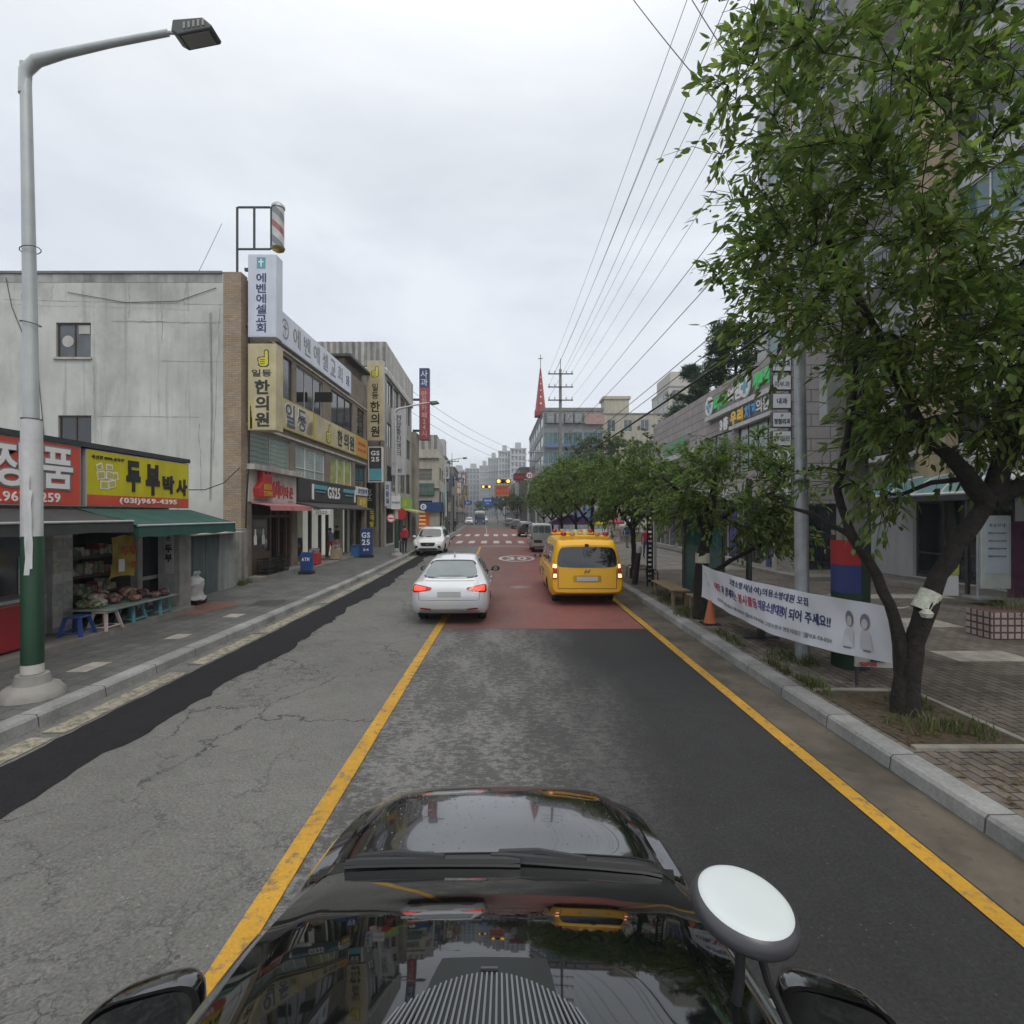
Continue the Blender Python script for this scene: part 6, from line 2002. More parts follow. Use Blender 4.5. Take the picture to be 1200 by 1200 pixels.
for k in range(2):
    b = B(); x = 4.5 + .55 * k
    for a in (x, x + .46): b.box(a, a + .05, 13.28, 13.35, .15, 2.5)
    for z in (.35, 2.35): b.box(x + .053, x + .457, 13.29, 13.34, z, z + .06)
    f_ = b.build('end_frame', DARKF, t)
    b = B(); b.box(x + .053, x + .457, 13.31, 13.32, .41, 2.35); b.build('pane', TGL, f_)
b = B(); b.box(4.2, 5.75, 13.1, 16.8, 2.503, 2.6); b.build('roof', METD, t, bevel=.02)
b = B()
for k in range(14): b.box(4.42, 4.58, 16.5, 16.53, .3 + .15 * k, .38 + .15 * k)
for x in (4.4, 4.56): b.box(x, x + .04, 16.49, 16.54, .15, 2.5)
b.build('lattice_column', BLACK, t)
t = thing('dark_post', 'dark round post standing between the banner and the clinic shop fronts', 'post', (7.55, 16.2, .15))
b = B(); b.tube([(7.55, 16.2, .15), (7.55, 16.2, 3.6)], .09, 12); b.build('shaft', M('post_dark_green', (.02, .03, .025), .5), t)
b = B(); b.lathe([(.14, .15), (.14, .2), (.09, .24)], (7.55, 16.2, 0), 12); b.build('foot', METD, t)
t = thing('tree_stake', 'short dark timber stump with a pale wrapped top beside the yellow van', 'stump', (4.2, 17, .15))
b = B(); b.tube([(4.12, 17, .12), (4.2, 17, .7), (4.27, 17, 1.25)], [.10, .085, .08], 10); b.build('timber', M('dark_bark', (.03, .024, .018), .9, var=.3), t)
b = B(); b.lathe([(.085, 1.2), (.095, 1.25), (.09, 1.42), (.001, 1.45)], (4.27, 17, 0), 10); b.build('wrapped_top', M('wrap_pale', (.4, .42, .44), .7), t)
b = B()
t = thing('bicycle_rack', 'low steel hoop rack on the pavement beside the yellow van', 'rack', (4.9, 18, .15))
for k in range(4):
    y = 17.6 + .5 * k
    b = B(); b.tube([(4.35, y, .15), (4.35, y, .5), (4.42, y, .58), (5.0, y, .58), (5.07, y, .5), (5.07, y, .15)], .022, 6); b.build('hoop', METD, t)
b = B(); b.box(4.3, 5.1, 17.55, 17.6, .15, .17); b.build('base_rail', METD, t)
# market corner: parasols, tents, low fence
def parasol(label, x, y, h, r, mat):
    t = thing('parasol', label, 'parasol', (x, y, .15))
    b = B(); b.cyl((x, y, .15), (x, y, .15 + h), .025, n=8); b.build('pole', ALU, t)
    b = B(); n_ = 8; vs_ = [(x, y, .15 + h)]
    for k in range(n_): a = 2 * math.pi * k / n_; vs_.append((x + r * math.cos(a), y + r * math.sin(a), .15 + h - r * .55))
    for k in range(n_): a = 2 * math.pi * k / n_; vs_.append((x + r * math.cos(a), y + r * math.sin(a), .15 + h - r * .55 - .15))
    b.add(vs_, [(0, 1 + k, 1 + (k + 1) % n_) for k in range(n_)] + [(1 + k, 9 + k, 9 + (k + 1) % n_, 1 + (k + 1) % n_) for k in range(n_)]); b.build('canopy', mat, t)
    b = B(); b.lathe([(.25, .15), (.25, .2), (.03, .26)], (x, y, 0), 12); b.build('base', FOOT, t)
parasol('yellow parasol on the market corner', P(706, 0, 42).x, 42, 1.95, .75, M('parasol_yellow', (.52, .42, .03), .7))
parasol('red parasol on the market corner', P(721, 0, 41).x, 41, 2.1, .75, M('parasol_red', (.46, .05, .09), .7))
t = thing('market_tent', 'blue canopy tent on the market corner behind the parasols', 'tent', (7.4, 49, .15))
b = B()
cx, cy, w = P(689, 0, 49).x, 49, 2.0
b.add([(cx - w, cy - w, 2.2), (cx + w, cy - w, 2.2), (cx + w, cy + w, 2.2), (cx - w, cy + w, 2.2), (cx, cy, 3.1), (cx - w, cy - w, 1.9), (cx + w, cy - w, 1.9), (cx + w, cy + w, 1.9), (cx - w, cy + w, 1.9)],
      [(0, 1, 4), (1, 2, 4), (2, 3, 4), (3, 0, 4), (5, 6, 1, 0), (6, 7, 2, 1), (7, 8, 3, 2), (8, 5, 0, 3)]); b.build('canopy', M('tent_blue', (.035, .06, .20), .7, var=.15), t)
for sx in (-1, 1):
    for sy in (-1, 1):
        b = B(); b.cyl((cx + sx * (w - .05), cy + sy * (w - .05), .15), (cx + sx * (w - .05), cy + sy * (w - .05), 2.2), .03, n=6); b.build('leg', ALU, t)
t = thing('market_stall', 'white canvas stall beside the red parasol', 'stall', (10.2, 43, .15))
b = B(); x0, x1 = P(728, 0, 43).x, P(752, 0, 43).x
b.prism([(0, 1.5), (.9, 2.15), (1.8, 1.5)], (x0, 42.2, 0), (1, 0, 0), UP, (0, 1.6, 0)); b.build('canopy', M('stall_white', (.50, .49, .50), .7, var=.15), t)
b = B(); b.box(x0, x0 + 1.75, 42.4, 43.6, .15, .95); b.build('counter', clutter_mat('stall_wares', [(.4, .4, .4), (.2, .15, .12), (.3, .28, .35), (.35, .3, .1)], 4), t)
for xx in (x0 + .03, x0 + 1.75):
    b = B(); b.cyl((xx, 42.25, .15), (xx, 42.25, 1.5), .025, n=6); b.build('post', ALU, t)
for lab_, px_, d_, w_, mt_ in (('purple canopied stall behind the street trees on the market corner', 668, 38, 1.5, M('stall_purple', (.16, .07, .20), .7, var=.15)), ('pale green canopied stall at the far side of the market corner', 738, 52, 1.9, M('stall_mint', (.30, .42, .36), .7, var=.15))):
    x_ = P(px_, 0, d_).x
    ts = thing('market_stall', lab_, 'stall', (x_, d_, .15))
    b = B(); b.prism([(-w_, 1.9), (0, 2.45), (w_, 1.9), (w_, 1.7), (-w_, 1.7)], (x_, d_ - .8, 0), (1, 0, 0), UP, (0, 1.6, 0)); b.build('canopy', mt_, ts)
    b = B(); b.box(x_ - w_ + .1, x_ + w_ - .1, d_ - .6, d_ + .6, .15, .95); b.build('counter', M('stall_wares', (0, 0, 0)), ts)
    for sx in (-1, 1):
        b = B(); b.cyl((x_ + sx * (w_ - .05), d_ - .75, .15), (x_ + sx * (w_ - .05), d_ - .75, 1.7), .03, n=6); b.build('post', ALU, ts)
t = thing('picket_fence', 'low white fence on the market corner', 'fence', (11.3, 46, .15))
b = B()
for k in range(12): b.box(10.2 + .2 * k, 10.26 + .2 * k, 46, 46.03, .15, 1.15)
b.build('picket', INKW, t)
b = B(); b.box(10.15, 12.5, 46.033, 46.06, .9, .98); b.box(10.15, 12.5, 46.033, 46.06, .3, .38); b.build('rail', INKW, t)
t = thing('street_post', 'thin pale post on the market corner', 'post', (P(712.5, 0, 34).x, 34, .15))
b = B(); x = P(712.5, 0, 34).x; b.cyl((x, 34, .15), (x, 34, 4.4), .05, n=8); b.build('shaft', MET, t)
b = B(); b.box(x - .25, x + .25, 33.93, 33.95, 2.6, 3.1); b.build('plate', NAVY, t)
t = thing('street_post', 'pale steel post beside the person in red and blue', 'post', (P(768, 0, 20).x, 20, .15))
b = B(); x = P(768, 0, 20).x; b.cyl((x, 20, .15), (x, 20, 2.9), .05, n=8); b.build('shaft', MET, t)
b = B(); b.lathe([(.1, .15), (.1, .18), (.05, .2)], (x, 20, 0), 8); b.build('foot', METD, t)

# ================================================================== TREES
BARK = M('bark_dark', (.020, .016, .013), .95, var=.6, vs=14, bump=1.0, bs=30, streak=.3)
LEAF_N = leaf_mat('leaf_near', (.068, .120, .022), (.150, .220, .048), .5)
LEAF_M = leaf_mat('leaf_mid', (.070, .125, .028), (.145, .215, .050), .48)
LEAF_D = leaf_mat('leaf_dark', (.046, .080, .024), (.095, .135, .040), .36)
PINE = leaf_mat('pine_needle', (.028, .065, .028), (.050, .098, .036), .2)

def leaves_mesh(name, pos, dirs, L, W, seed, mat, parent, droop=.45, fold=.25, detail=True):
    """one curved leaf per position"""
    g = np.random.default_rng(seed)
    n = len(pos)
    d = dirs + np.array([0, 0, -droop]) + g.normal(0, .42, (n, 3))
    d /= np.linalg.norm(d, axis=1, keepdims=True) + 1e-9
    up = np.array([0, 0, 1.0]) + g.normal(0, .5, (n, 3))
    s = np.cross(d, up); s /= np.linalg.norm(s, axis=1, keepdims=True) + 1e-9
    nn = np.cross(s, d)
    l = L * g.uniform(.5, 1.3, (n, 1)); w = W * g.uniform(.7, 1.25, (n, 1))
    sag = g.uniform(.0, .25, (n, 1)) * l
    if detail:
        V_ = [pos, pos + d * l * .5 - nn * (fold * w * .3) - nn * sag * .3, pos + d * l - nn * sag,
              pos + d * l * .28 + s * w * .5, pos + d * l * .66 + s * w * .40 - nn * sag * .45,
              pos + d * l * .28 - s * w * .5, pos + d * l * .66 - s * w * .40 - nn * sag * .45]
        F = [(0, 3, 1), (3, 4, 2, 1), (0, 1, 5), (5, 1, 2, 6)]
        k = 7
    else:
        V_ = [pos, pos + d * l * .45 + s * w * .5, pos + d * l - nn * sag, pos + d * l * .45 - s * w * .5]
        F = [(0, 1, 2, 3)]
        k = 4
    vv = np.stack(V_, 1).reshape(-1, 3) - np.array(org(parent))
    loops, starts, totals = [], [], []
    base = np.arange(n) * k
    nl = sum(len(f) for f in F)
    lp = np.concatenate([np.stack([base + i for i in f], 1) for f in F], 1)      # n x nl
    me = bpy.data.meshes.new(name)
    me.vertices.add(len(vv)); me.vertices.foreach_set('co', vv.ravel())
    me.loops.add(n * nl); me.loops.foreach_set('vertex_index', lp.ravel().astype(np.int32))
    tot = np.tile([len(f) for f in F], n); st = np.concatenate([[0], np.cumsum(tot)[:-1]])
    me.polygons.add(n * len(F)); me.polygons.foreach_set('loop_start', st.astype(np.int32)); me.polygons.foreach_set('loop_total', tot.astype(np.int32))
    me.polygons.foreach_set('use_smooth', np.ones(n * len(F), bool))
    me.materials.append(mat); me.update(calc_edges=True); me.validate()
    o = bpy.data.objects.new(name, me); COL.objects.link(o); o.parent = parent; ORG[o.name] = (0, 0, 0)
    return o

def tree(name, label, trunks, crowns, n_clusters, per, L, W, seed, mat, bark=None, group=None, rad=.2, twig=.55, detail=True, cat='tree', clip=None, droop=.45, shell=.45):
    """trunks: list of [(point, radius)...]; crowns: (centre, radii, weight); branches grow from the limbs to every leaf cluster"""
    g = np.random.default_rng(seed)
    base = trunks[0][0][0]
    t = thing(name, label, cat, base, group)
    b = B()
    nodes, par = [], []
    for tr in trunks:
        pp, rr_ = [], []
        for (p, r), (q, s) in zip(tr, tr[1:]):      # knots and swellings along the limb
            m_ = max(2, int((Vector(q) - Vector(p)).length / .16))
            for f in np.linspace(0, 1, m_ + 1)[:-1]:
                v = Vector(p).lerp(Vector(q), float(f)); rad_ = r + (s - r) * f
                if pp: v += Vector(g.normal(0, .10 * rad_, 3))
                pp.append(v); rr_.append(rad_ * (1 + g.normal(0, .07)))
        pp.append(Vector(tr[-1][0])); rr_.append(tr[-1][1])
        k0 = len(b.v)
        b.tube(pp, rr_, 16)
        for i in range(k0, len(b.v)):
            x_, y_, z_ = b.v[i]
            w_ = .016 * math.sin(31 * x_ + 7 * z_) * math.sin(29 * y_ - 5 * z_) * min(1, rr_[0] / .1)
            b.v[i] = (x_ + w_, y_ + w_, z_)
    tips = []
    for tr in trunks:
        for i in range(len(tr) - 1):
            (p, r), (q, s) = tr[i], tr[i + 1]
            for f in np.linspace(0, 1, 5):
                v = Vector(p).lerp(Vector(q), float(f))
                if v.z > base[2] + .45 * (max(x[0][2] for x in tr) - base[2]): nodes.append(np.array(v)); par.append((r + (s - r) * f))
    wsum = sum(c[2] for c in crowns)
    cl = []
    for c, r, w in crowns:
        for _ in range(int(round(n_clusters * w / wsum))):
            v = g.normal(0, 1, 3); v /= np.linalg.norm(v)
            rr_ = (shell + (1 - shell) * g.random()) ** .8 * g.uniform(.85, 1.08)
            p = np.array(c) + v * np.array(r) * rr_
            if clip and not clip(p): continue
            cl.append(p)
    root = np.array(nodes).mean(0)
    cl.sort(key=lambda p: np.linalg.norm(p - root))
    N = [n_ for n_ in nodes]; RD = [max(.012, min(.06, r * .5)) for r in par]
    P_, D_ = [], []
    for p in cl:
        A = np.array(N)
        dd = np.linalg.norm(A - p, axis=1) + .25 * np.maximum(0, A[:, 2] - p[2])
        i = int(dd.argmin()); q = A[i]; r0 = RD[i]
        L_ = np.linalg.norm(p - q)
        k = max(2, int(L_ / .35))
        mid = (p + q) / 2 + np.array([0, 0, .12 * L_]) + g.normal(0, .06 * L_, 3)
        pts = [(1 - f) ** 2 * q + 2 * f * (1 - f) * mid + f * f * p for f in np.linspace(0, 1, k + 1)]
        r1 = max(.004, r0 * .55)
        b.tube([tuple(x) for x in pts], list(np.linspace(r0 * .8, r1, k + 1)), 5, cap=False)
        for f_, x in zip(np.linspace(0, 1, k + 1)[1:], pts[1:]):
            N.append(x); RD.append(max(.004, r0 * .8 + (r1 - r0 * .8) * f_))
        dr = (pts[-1] - pts[-2]); dr = dr / (np.linalg.norm(dr) + 1e-9)
        outw = p - root; outw = outw / (np.linalg.norm(outw) + 1e-9)
        dr = dr * .5 + outw * .7
        m = int(per * g.uniform(.6, 1.35))
        # several leafy shoots per cluster
        for s_ in range(4):
            sd = dr + g.normal(0, .7, 3) + np.array([0, 0, -.15]); sd /= np.linalg.norm(sd)
            tw = twig * g.uniform(.6, 1.3)
            f = g.random((m // 4, 1))
            pp = p + sd * tw * f + g.normal(0, .035, (m // 4, 3)) + np.array([0, 0, -1]) * (f ** 2) * tw * .35
            P_.append(pp); D_.append(np.repeat(sd[None], m // 4, 0))
            b.tube([tuple(p), tuple(p + sd * tw * .5 + np.array([0, 0, -.04 * tw])), tuple(p + sd * tw + np.array([0, 0, -.35 * tw]))], [.006, .004, .002], 4, cap=False)
    b.build('trunk', bark or BARK, t)
    leaves_mesh('crown', np.concatenate(P_), np.concatenate(D_), L, W, seed + 1, mat, t, detail=detail, droop=droop)
    return t

# nearest tree, leaning, forked at knee height
def near_clip(p):
    """the crown is open on the street side, around the post and pole"""
    a, e = p[0] / max(.5, p[1]), (p[2] - 2.5) / max(.5, p[1])
    if a < .335 or p[0] > 9.3 or p[1] < 3.2: return False
    if a < .47 and e > .75: return a > .37 + .05 * math.sin(e * 9)
    return not (.49 < a < .68 and .10 < e < .33)

T1 = [[((4.66, 6.0, .12), .145), ((4.68, 6.0, .5), .105), ((4.74, 6.0, 1.0), .10), ((4.86, 5.98, 1.45), .10), ((5.15, 5.95, 2.1), .096), ((5.52, 5.9, 2.68), .10), ((5.85, 5.9, 3.5), .10), ((6.1, 6, 4.6), .07), ((6.2, 6, 6), .04)],
      [((4.60, 6.03, .12), .11), ((4.605, 6.03, .6), .08), ((4.59, 6.04, .95), .072), ((4.54, 6.05, 1.25), .064), ((4.40, 6.15, 1.75), .065), ((4.18, 6.3, 2.25), .055), ((4.12, 6.45, 2.8), .045), ((4.4, 6.6, 3.8), .035), ((4.5, 6.6, 5.0), .025)],
      [((5.50, 5.9, 2.64), .10), ((5.25, 5.95, 3.0), .085), ((4.9, 6.1, 3.5), .07), ((4.3, 6.0, 4.6), .05), ((3.6, 5.8, 5.6), .03)],
      [((5.53, 5.9, 2.66), .11), ((6.1, 5.8, 2.95), .09), ((6.9, 5.7, 3.2), .07), ((7.8, 5.6, 3.6), .04)],
      [((4.2, 6.25, 2.2), .035), ((3.95, 6.7, 2.5), .03), ((3.7, 7.0, 2.62), .018)]]
cr1 = [((5.3, 5.9, 6.1), (2.9, 2.3, 2.2), 1.25), ((3.9, 6.1, 5.2), (1.45, 1.5, 1.3), .45), ((6.4, 6.2, 3.9), (1.9, 1.5, .85), .55), ((7.4, 5.8, 4.7), (1.7, 2.0, 2.2), .6), ((4.5, 6.6, 3.2), (.75, .8, .65), .16), ((5.2, 6.0, 4.2), (1.5, 1.5, .8), .3), ((3.5, 5.2, 7.0), (1.6, 1.6, 1.5), .5), ((6.6, 5.0, 6.2), (1.8, 1.6, 2.4), .5)]
tree('leaning_tree', 'nearest leafy tree, leaning and forked, overhanging the right pavement', T1, cr1, 760, 46, .15, .050, 41, LEAF_N, twig=.55,
     clip=near_clip)
b = B()
t = thing('tape_wrap', 'pale printed tape wrapped round the leaning tree trunk', 'tape', (4.86, 5.98, 1.45))
ax = Vector((.34, -.03, .62)).normalized()
b.lathe([(.114, -.12), (.117, 0), (.114, .12)], (4.86, 5.98, 1.48), 18, 0, tuple(ax)); b.lathe([(.05, 0), (.07, .05), (.02, .1)], (4.74, 5.83, 1.32), 8)
b.build('tape', clutter_mat('printed_tape', [(.5, .5, .44), (.46, .47, .38), (.36, .40, .22), (.5, .5, .46), (.45, .46, .4), (.48, .48, .42)], 60), t)

T2 = [[((4.25, 11.5, .12), .17), ((4.28, 11.5, .8), .14), ((4.33, 11.5, 1.6), .125), ((4.45, 11.5, 2.3), .11), ((4.6, 11.5, 3.2), .07), ((4.8, 11.5, 4.1), .04)],
      [((4.35, 11.5, 1.05), .06), ((4.9, 11.4, 1.45), .05), ((5.6, 11.3, 1.85), .035)],
      [((4.42, 11.5, 2.1), .08), ((3.9, 11.5, 2.9), .05), ((3.4, 11.4, 3.3), .03)],
      [((4.45, 11.5, 2.2), .07), ((5.2, 11.6, 2.7), .05), ((6.0, 11.6, 3.0), .03)]]
cr2 = [((5.0, 11.5, 3.15), (1.55, 1.4, 1.2), 1), ((5.7, 11.4, 2.25), (.85, .9, .6), .4), ((3.9, 11.5, 2.9), (.75, 1.0, .7), .25)]
tree('street_tree', 'low spreading tree holding the far end of the banner', T2, cr2, 190, 40, .15, .055, 52, LEAF_M, twig=.45)
b = B(); b.lathe([(.16, 1.40), (.155, 1.62)], (4.32, 11.5, 0), 14); tag(b.build('tape_wrap', M('tape_cream', (.45, .44, .34), .6, var=.2)), 'cream tape round the trunk of the tree at the far banner end', 'tape')

def street_tree(label, x, y, h, r, seed, n=120, per=34, L=.20, W=.085, mat=None, zc=None):
    trunk = [[((x, y, .1), .11), ((x + .05, y, 1.2), .085), ((x, y, 2.2), .08), ((x + .1, y, h * .7), .05), ((x, y, h * .85), .03)],
             [((x, y, 1.9), .07), ((x - .6 * r * .5, y, 2.7), .05), ((x - r * .6, y, h * .6), .03)], [((x, y, 2.0), .07), ((x + r * .4, y, 2.8), .05), ((x + r * .65, y, h * .6), .03)]]
    zc = zc or h * .70
    rs_ = random.Random(seed); r = r * rs_.uniform(.88, 1.12); h = h * rs_.uniform(.92, 1.06)
    cr = [((x, y, zc), (r, r, h - zc), 1)] + [((x + rs_.uniform(-.6, .6) * r, y + rs_.uniform(-.6, .6) * r, zc + rs_.uniform(-.35, .35) * (h - zc)), (r * .6, r * .6, (h - zc) * .6), .3) for _ in range(4)]
    return tree('street_tree', label, trunk, cr, n, per, L, W, seed, mat or LEAF_M, twig=.5, detail=False, group=None)
street_tree('street tree just past the glass shelter, third along the right kerb', 4.45, 18.6, 5.1, 1.75, 61, 150, 40)
street_tree('fourth street tree along the right kerb, above the yellow van', 3.9, 24.5, 5.7, 2.1, 62, 150, 40)
street_tree('fifth street tree along the right kerb, behind the grey van', 3.9, 30.5, 6.0, 2.2, 63, 140, 36, .23, .1)
street_tree('sixth street tree along the right kerb, before the tall utility pole', 3.7, 37, 6.2, 2.3, 64, 130, 36, .25, .11)
street_tree('seventh street tree along the right kerb, past the dark parked car', 3.6, 44, 6.2, 2.3, 65, 120, 34, .27, .12)
street_tree('eighth street tree along the right kerb, by the signal mast', 3.4, 52, 6.2, 2.3, 66, 110, 34, .3, .13)
street_tree('tall dark tree on the market corner in front of the glass building', 8.4, 54, 11.0, 3.4, 67, 200, 44, .32, .15, LEAF_D, 7.2)
street_tree('broad dark tree beside the clinic building, behind the street trees', 12.0, 52, 11.2, 3.4, 68, 200, 44, .32, .15, LEAF_D, 7.4)
street_tree('dark tree behind the market tent', 15.0, 56, 9.8, 3.0, 69, 150, 40, .32, .15, LEAF_D, 6.6)
street_tree('small tree beyond the signal mast on the right kerb', 1.2, 92, 6.5, 2.2, 70, 80, 30, .38, .18, LEAF_D)
street_tree('small tree by the blue direction sign', -1.2, 120, 7.5, 2.8, 71, 80, 30, .45, .22, LEAF_D)
street_tree('left tree of the dark pair where the street ends', -11.2, 205, 8.5, 4.0, 72, 80, 30, .7, .35, LEAF_D)
street_tree('right tree of the dark pair where the street ends', -6.0, 215, 9.0, 4.2, 73, 80, 30, .7, .35, LEAF_D)

def pine(label, x, y, h, seed, lean=0):
    g = np.random.default_rng(seed)
    t = thing('pine_tree', label, 'tree', (x, y, .15))
    b = B(); b.tube([(x, y, .1), (x + lean * .4, y, h * .5), (x + lean, y, h)], [.24, .18, .05], 8)
    P_, D_ = [], []
    for k in range(34):
        f = .55 + .45 * k / 34
        a = g.random() * 6.28; L_ = (1.05 - f) * 5.2 + .7
        o = np.array([x + lean * f, y, h * f]); d = np.array([math.cos(a), math.sin(a), .10])
        e = o + d * L_
        b.tube([tuple(o), tuple(o + d * L_ * .5 + [0, 0, .1]), tuple(e)], [.05, .03, .012], 5)
        for q in range(7):
            c = o + d * L_ * (.4 + .6 * q / 6) + g.normal(0, .22, 3)
            m = 85
            pd = g.normal(0, 1, (m, 3)); pd /= np.linalg.norm(pd, axis=1, keepdims=True)
            P_.append(c + pd * np.array([.42, .42, .16]) * g.random((m, 1))); D_.append(pd + [0, 0, .5])
    b.build('trunk', BARK, t)
    leaves_mesh('crown', np.concatenate(P_), np.concatenate(D_), .34, .06, seed, PINE, t, detail=False, droop=-.1)
pine('dark pine with a flat ragged top behind the clinic building roof', P(812, 0, 42).x, 42, P(0, 432, 42).z, 81, .4)
pine('second dark pine between the clinic building and the apartment tower', 13.4 + 1.6, 33, 14.4, 82, -.6)

# ================================================================== VEHICLES
from mathutils.bvhtree import BVHTree
TYRE = M('tyre_rubber', (.018, .018, .018), .8, var=.2)
RIM = M('wheel_rim', (.32, .33, .34), .35, metal=.7, var=.1)
UNDER = M('underbody', (.012, .012, .012), .9)
CGLASS = M('car_glass', (.010, .012, .013), .04, var=.3, spec=.8, coat=.6)
CGLASSL = M('car_glass_pale', (.10, .13, .14), .06, var=.25, vs=1.5, spec=.8, coat=.6)
TRIM = M('black_trim', (.014, .014, .015), .5, var=.1)
LAMPR = M('tail_lamp_red', (.36, .012, .012), .25, coat=.5)
LAMPG = M('tail_lamp_lit', (1.0, .06, .03), .3, emit=1.3)
LAMPO = M('tail_lamp_warm', (1.0, .42, .2), .3, emit=2.4)
LAMPC = M('lamp_clear', (.55, .57, .58), .15, coat=.6, spec=.8)
CHROME = M('chrome', (.55, .56, .57), .12, metal=1, var=.05)
PLATE = M('number_plate', (.45, .46, .45), .6, var=.08)
def paint(name, col, rough=.3, metal=.0):
    return M(name, col, rough, metal, var=.04, vs=1, coat=1.0, spec=.6)

def car_rings(st, step=.07, smooth=3):
    """stations (y, z_floor, z_belt, z_top, half-width low, belt, top, shear) -> dense half rings"""
    A = np.array(st, float)
    ys = np.arange(A[0, 0], A[-1, 0] + 1e-6, step)
    if ys[-1] < A[-1, 0] - .01: ys = np.append(ys, A[-1, 0])
    C = np.stack([np.interp(ys, A[:, 0], A[:, k]) for k in range(1, A.shape[1])], 1)
    for _ in range(smooth):
        D = C.copy(); D[1:-1] = .25 * C[:-2] + .5 * C[1:-1] + .25 * C[2:]
        D[0], D[-1] = C[0], C[-1]; C = D
    rings = []
    for y, (zb, zs, zt, wb, ws, wt, sh) in zip(ys, C):
        h = zs - zb; g = zt - zs
        pts = [(0, zb), (wb * .6, zb), (wb * .93, zb + .015), (wb, zb + .09 * h / .6), (max(wb, ws) + .004, zb + .36 * h), (ws + .004, zb + .62 * h), (ws - .004, zs - .09), (ws - .022, zs - .02), (ws - .055, zs + .012)]
        a0, z0 = pts[-1]
        for f in (.2, .4, .6, .8, .93):
            bow = .022 * math.sin(math.pi * f) * min(1, max(0, g) / .3)
            pts.append((a0 + (wt - a0) * f + bow, z0 + (zt - .035 - z0) * f))
        pts += [(wt - .03, zt - .008), (wt * .82, zt + .012), (wt * .55, zt + .024), (wt * .27, zt + .030), (0, zt + .032)]
        rings.append([(x, y + sh * max(0, z - zs), z) for x, z in pts])
    return rings

def car_shell(rings, wheels, wr, paint_mat):
    """closed body with cut wheel arches; returns mesh"""
    m = len(rings[0])
    full = [r + [(-x, y, z) for x, y, z in r[-2:0:-1]] for r in rings]
    n = len(full[0])
    vs = [p for r in full for p in r]
    fs = []
    for i in range(len(full) - 1):
        for k in range(n):
            k2 = (k + 1) % n
            fs.append((i * n + k, (i + 1) * n + k, (i + 1) * n + k2, i * n + k2))
    fs.append(tuple(range(n))); fs.append(tuple((len(full) - 1) * n + k for k in range(n))[::-1])
    me = bpy.data.meshes.new('shell'); me.from_pydata(vs, [], fs)
    me.polygons.foreach_set('use_smooth', [True] * len(fs))
    me.materials.append(paint_mat); me.materials.append(UNDER)
    me.update()
    body = bpy.data.objects.new('shell', me)
    cut = B()
    for (x, y) in wheels:
        s = 1 if x > 0 else -1
        cut.cyl((x - s * .13, y, wr), (x + s * .5, y, wr), wr * 1.16, n=28)
    cme = bpy.data.meshes.new('cut'); cme.from_pydata(cut.v, [], cut.f)
    cme.materials.append(paint_mat); cme.materials.append(UNDER)
    cme.polygons.foreach_set('material_index', [1] * len(cut.f)); cme.update()
    import bmesh
    for q in (me, cme):
        bm = bmesh.new(); bm.from_mesh(q); bmesh.ops.recalc_face_normals(bm, faces=bm.faces); bm.to_mesh(q); bm.free()
    co = bpy.data.objects.new('cut', cme)
    tmp = bpy.data.scenes.new('tmp'); tmp.collection.objects.link(body); tmp.collection.objects.link(co)
    bo = body.modifiers.new('arch', 'BOOLEAN'); bo.operation = 'DIFFERENCE'; bo.object = co; bo.solver = 'EXACT'
    dg = eval_in(tmp)
    out = bpy.data.meshes.new_from_object(body.evaluated_get(dg), depsgraph=dg)
    bpy.data.objects.remove(body); bpy.data.objects.remove(co); bpy.data.scenes.remove(tmp)
    out.set_sharp_from_angle(angle=R(38))
    return out

def tree_of(me):
    return BVHTree.FromPolygons([v.co for v in me.vertices], [tuple(p.vertices) for p in me.polygons])

def patch(b, bvh, q, view, off=.006, nu=14, nv=8, mi=0, rnd=.1, tol=.9):
    """panel hugging the body: q = 4 corners (a, z) seen along view ('rear', 'front', 'left', 'right', 'top')"""
    d = {'rear': (0, 1, 0), 'front': (0, -1, 0), 'left': (1, 0, 0), 'right': (-1, 0, 0), 'top': (0, 0, -1)}[view]
    d = Vector(d)
    gp, hit = [], []
    for j in range(nv + 1):
        for i in range(nu + 1):
            s, t = 2 * i / nu - 1, 2 * j / nv - 1
            f = 1 - rnd * (abs(s) * abs(t)) ** 3
            s, t = s * f, t * f
            a = [(1 - s) * (1 - t) / 4, (1 + s) * (1 - t) / 4, (1 + s) * (1 + t) / 4, (1 - s) * (1 + t) / 4]
            A = sum(w * c[0] for w, c in zip(a, q)); Z = sum(w * c[1] for w, c in zip(a, q))
            o = Vector((A, -20, Z)) if view == 'rear' else Vector((A, 20, Z)) if view == 'front' else Vector((-20, A, Z)) if view == 'left' else Vector((20, A, Z)) if view == 'right' else Vector((A, Z, 20))
            r = bvh.ray_cast(o, d)
            hit.append(r[0] - d * off + (r[1] * 0) if r[0] is not None else None)
    vs, fs = [], []
    W_ = nu + 1
    base = [h if h is not None else Vector((0, 0, 0)) for h in hit]
    back = [p + d * (off + .012) for p in base]
    ok = lambda *ix: all(hit[k] is not None for k in ix)
    for j in range(nv):
        for i in range(nu):
            k = j * W_ + i
            ix = (k, k + 1, k + 1 + W_, k + W_)
            if ok(*ix): fs.append(ix)
    n = len(base)
    edge = {}
    for f in fs:
        for a_, c_ in zip(f, f[1:] + f[:1]): edge[(a_, c_)] = 1
    sk = [(c_, a_, a_ + n, c_ + n) for (a_, c_) in edge if (c_, a_) not in edge]
    b.add(base + back, fs + sk, mi, True)

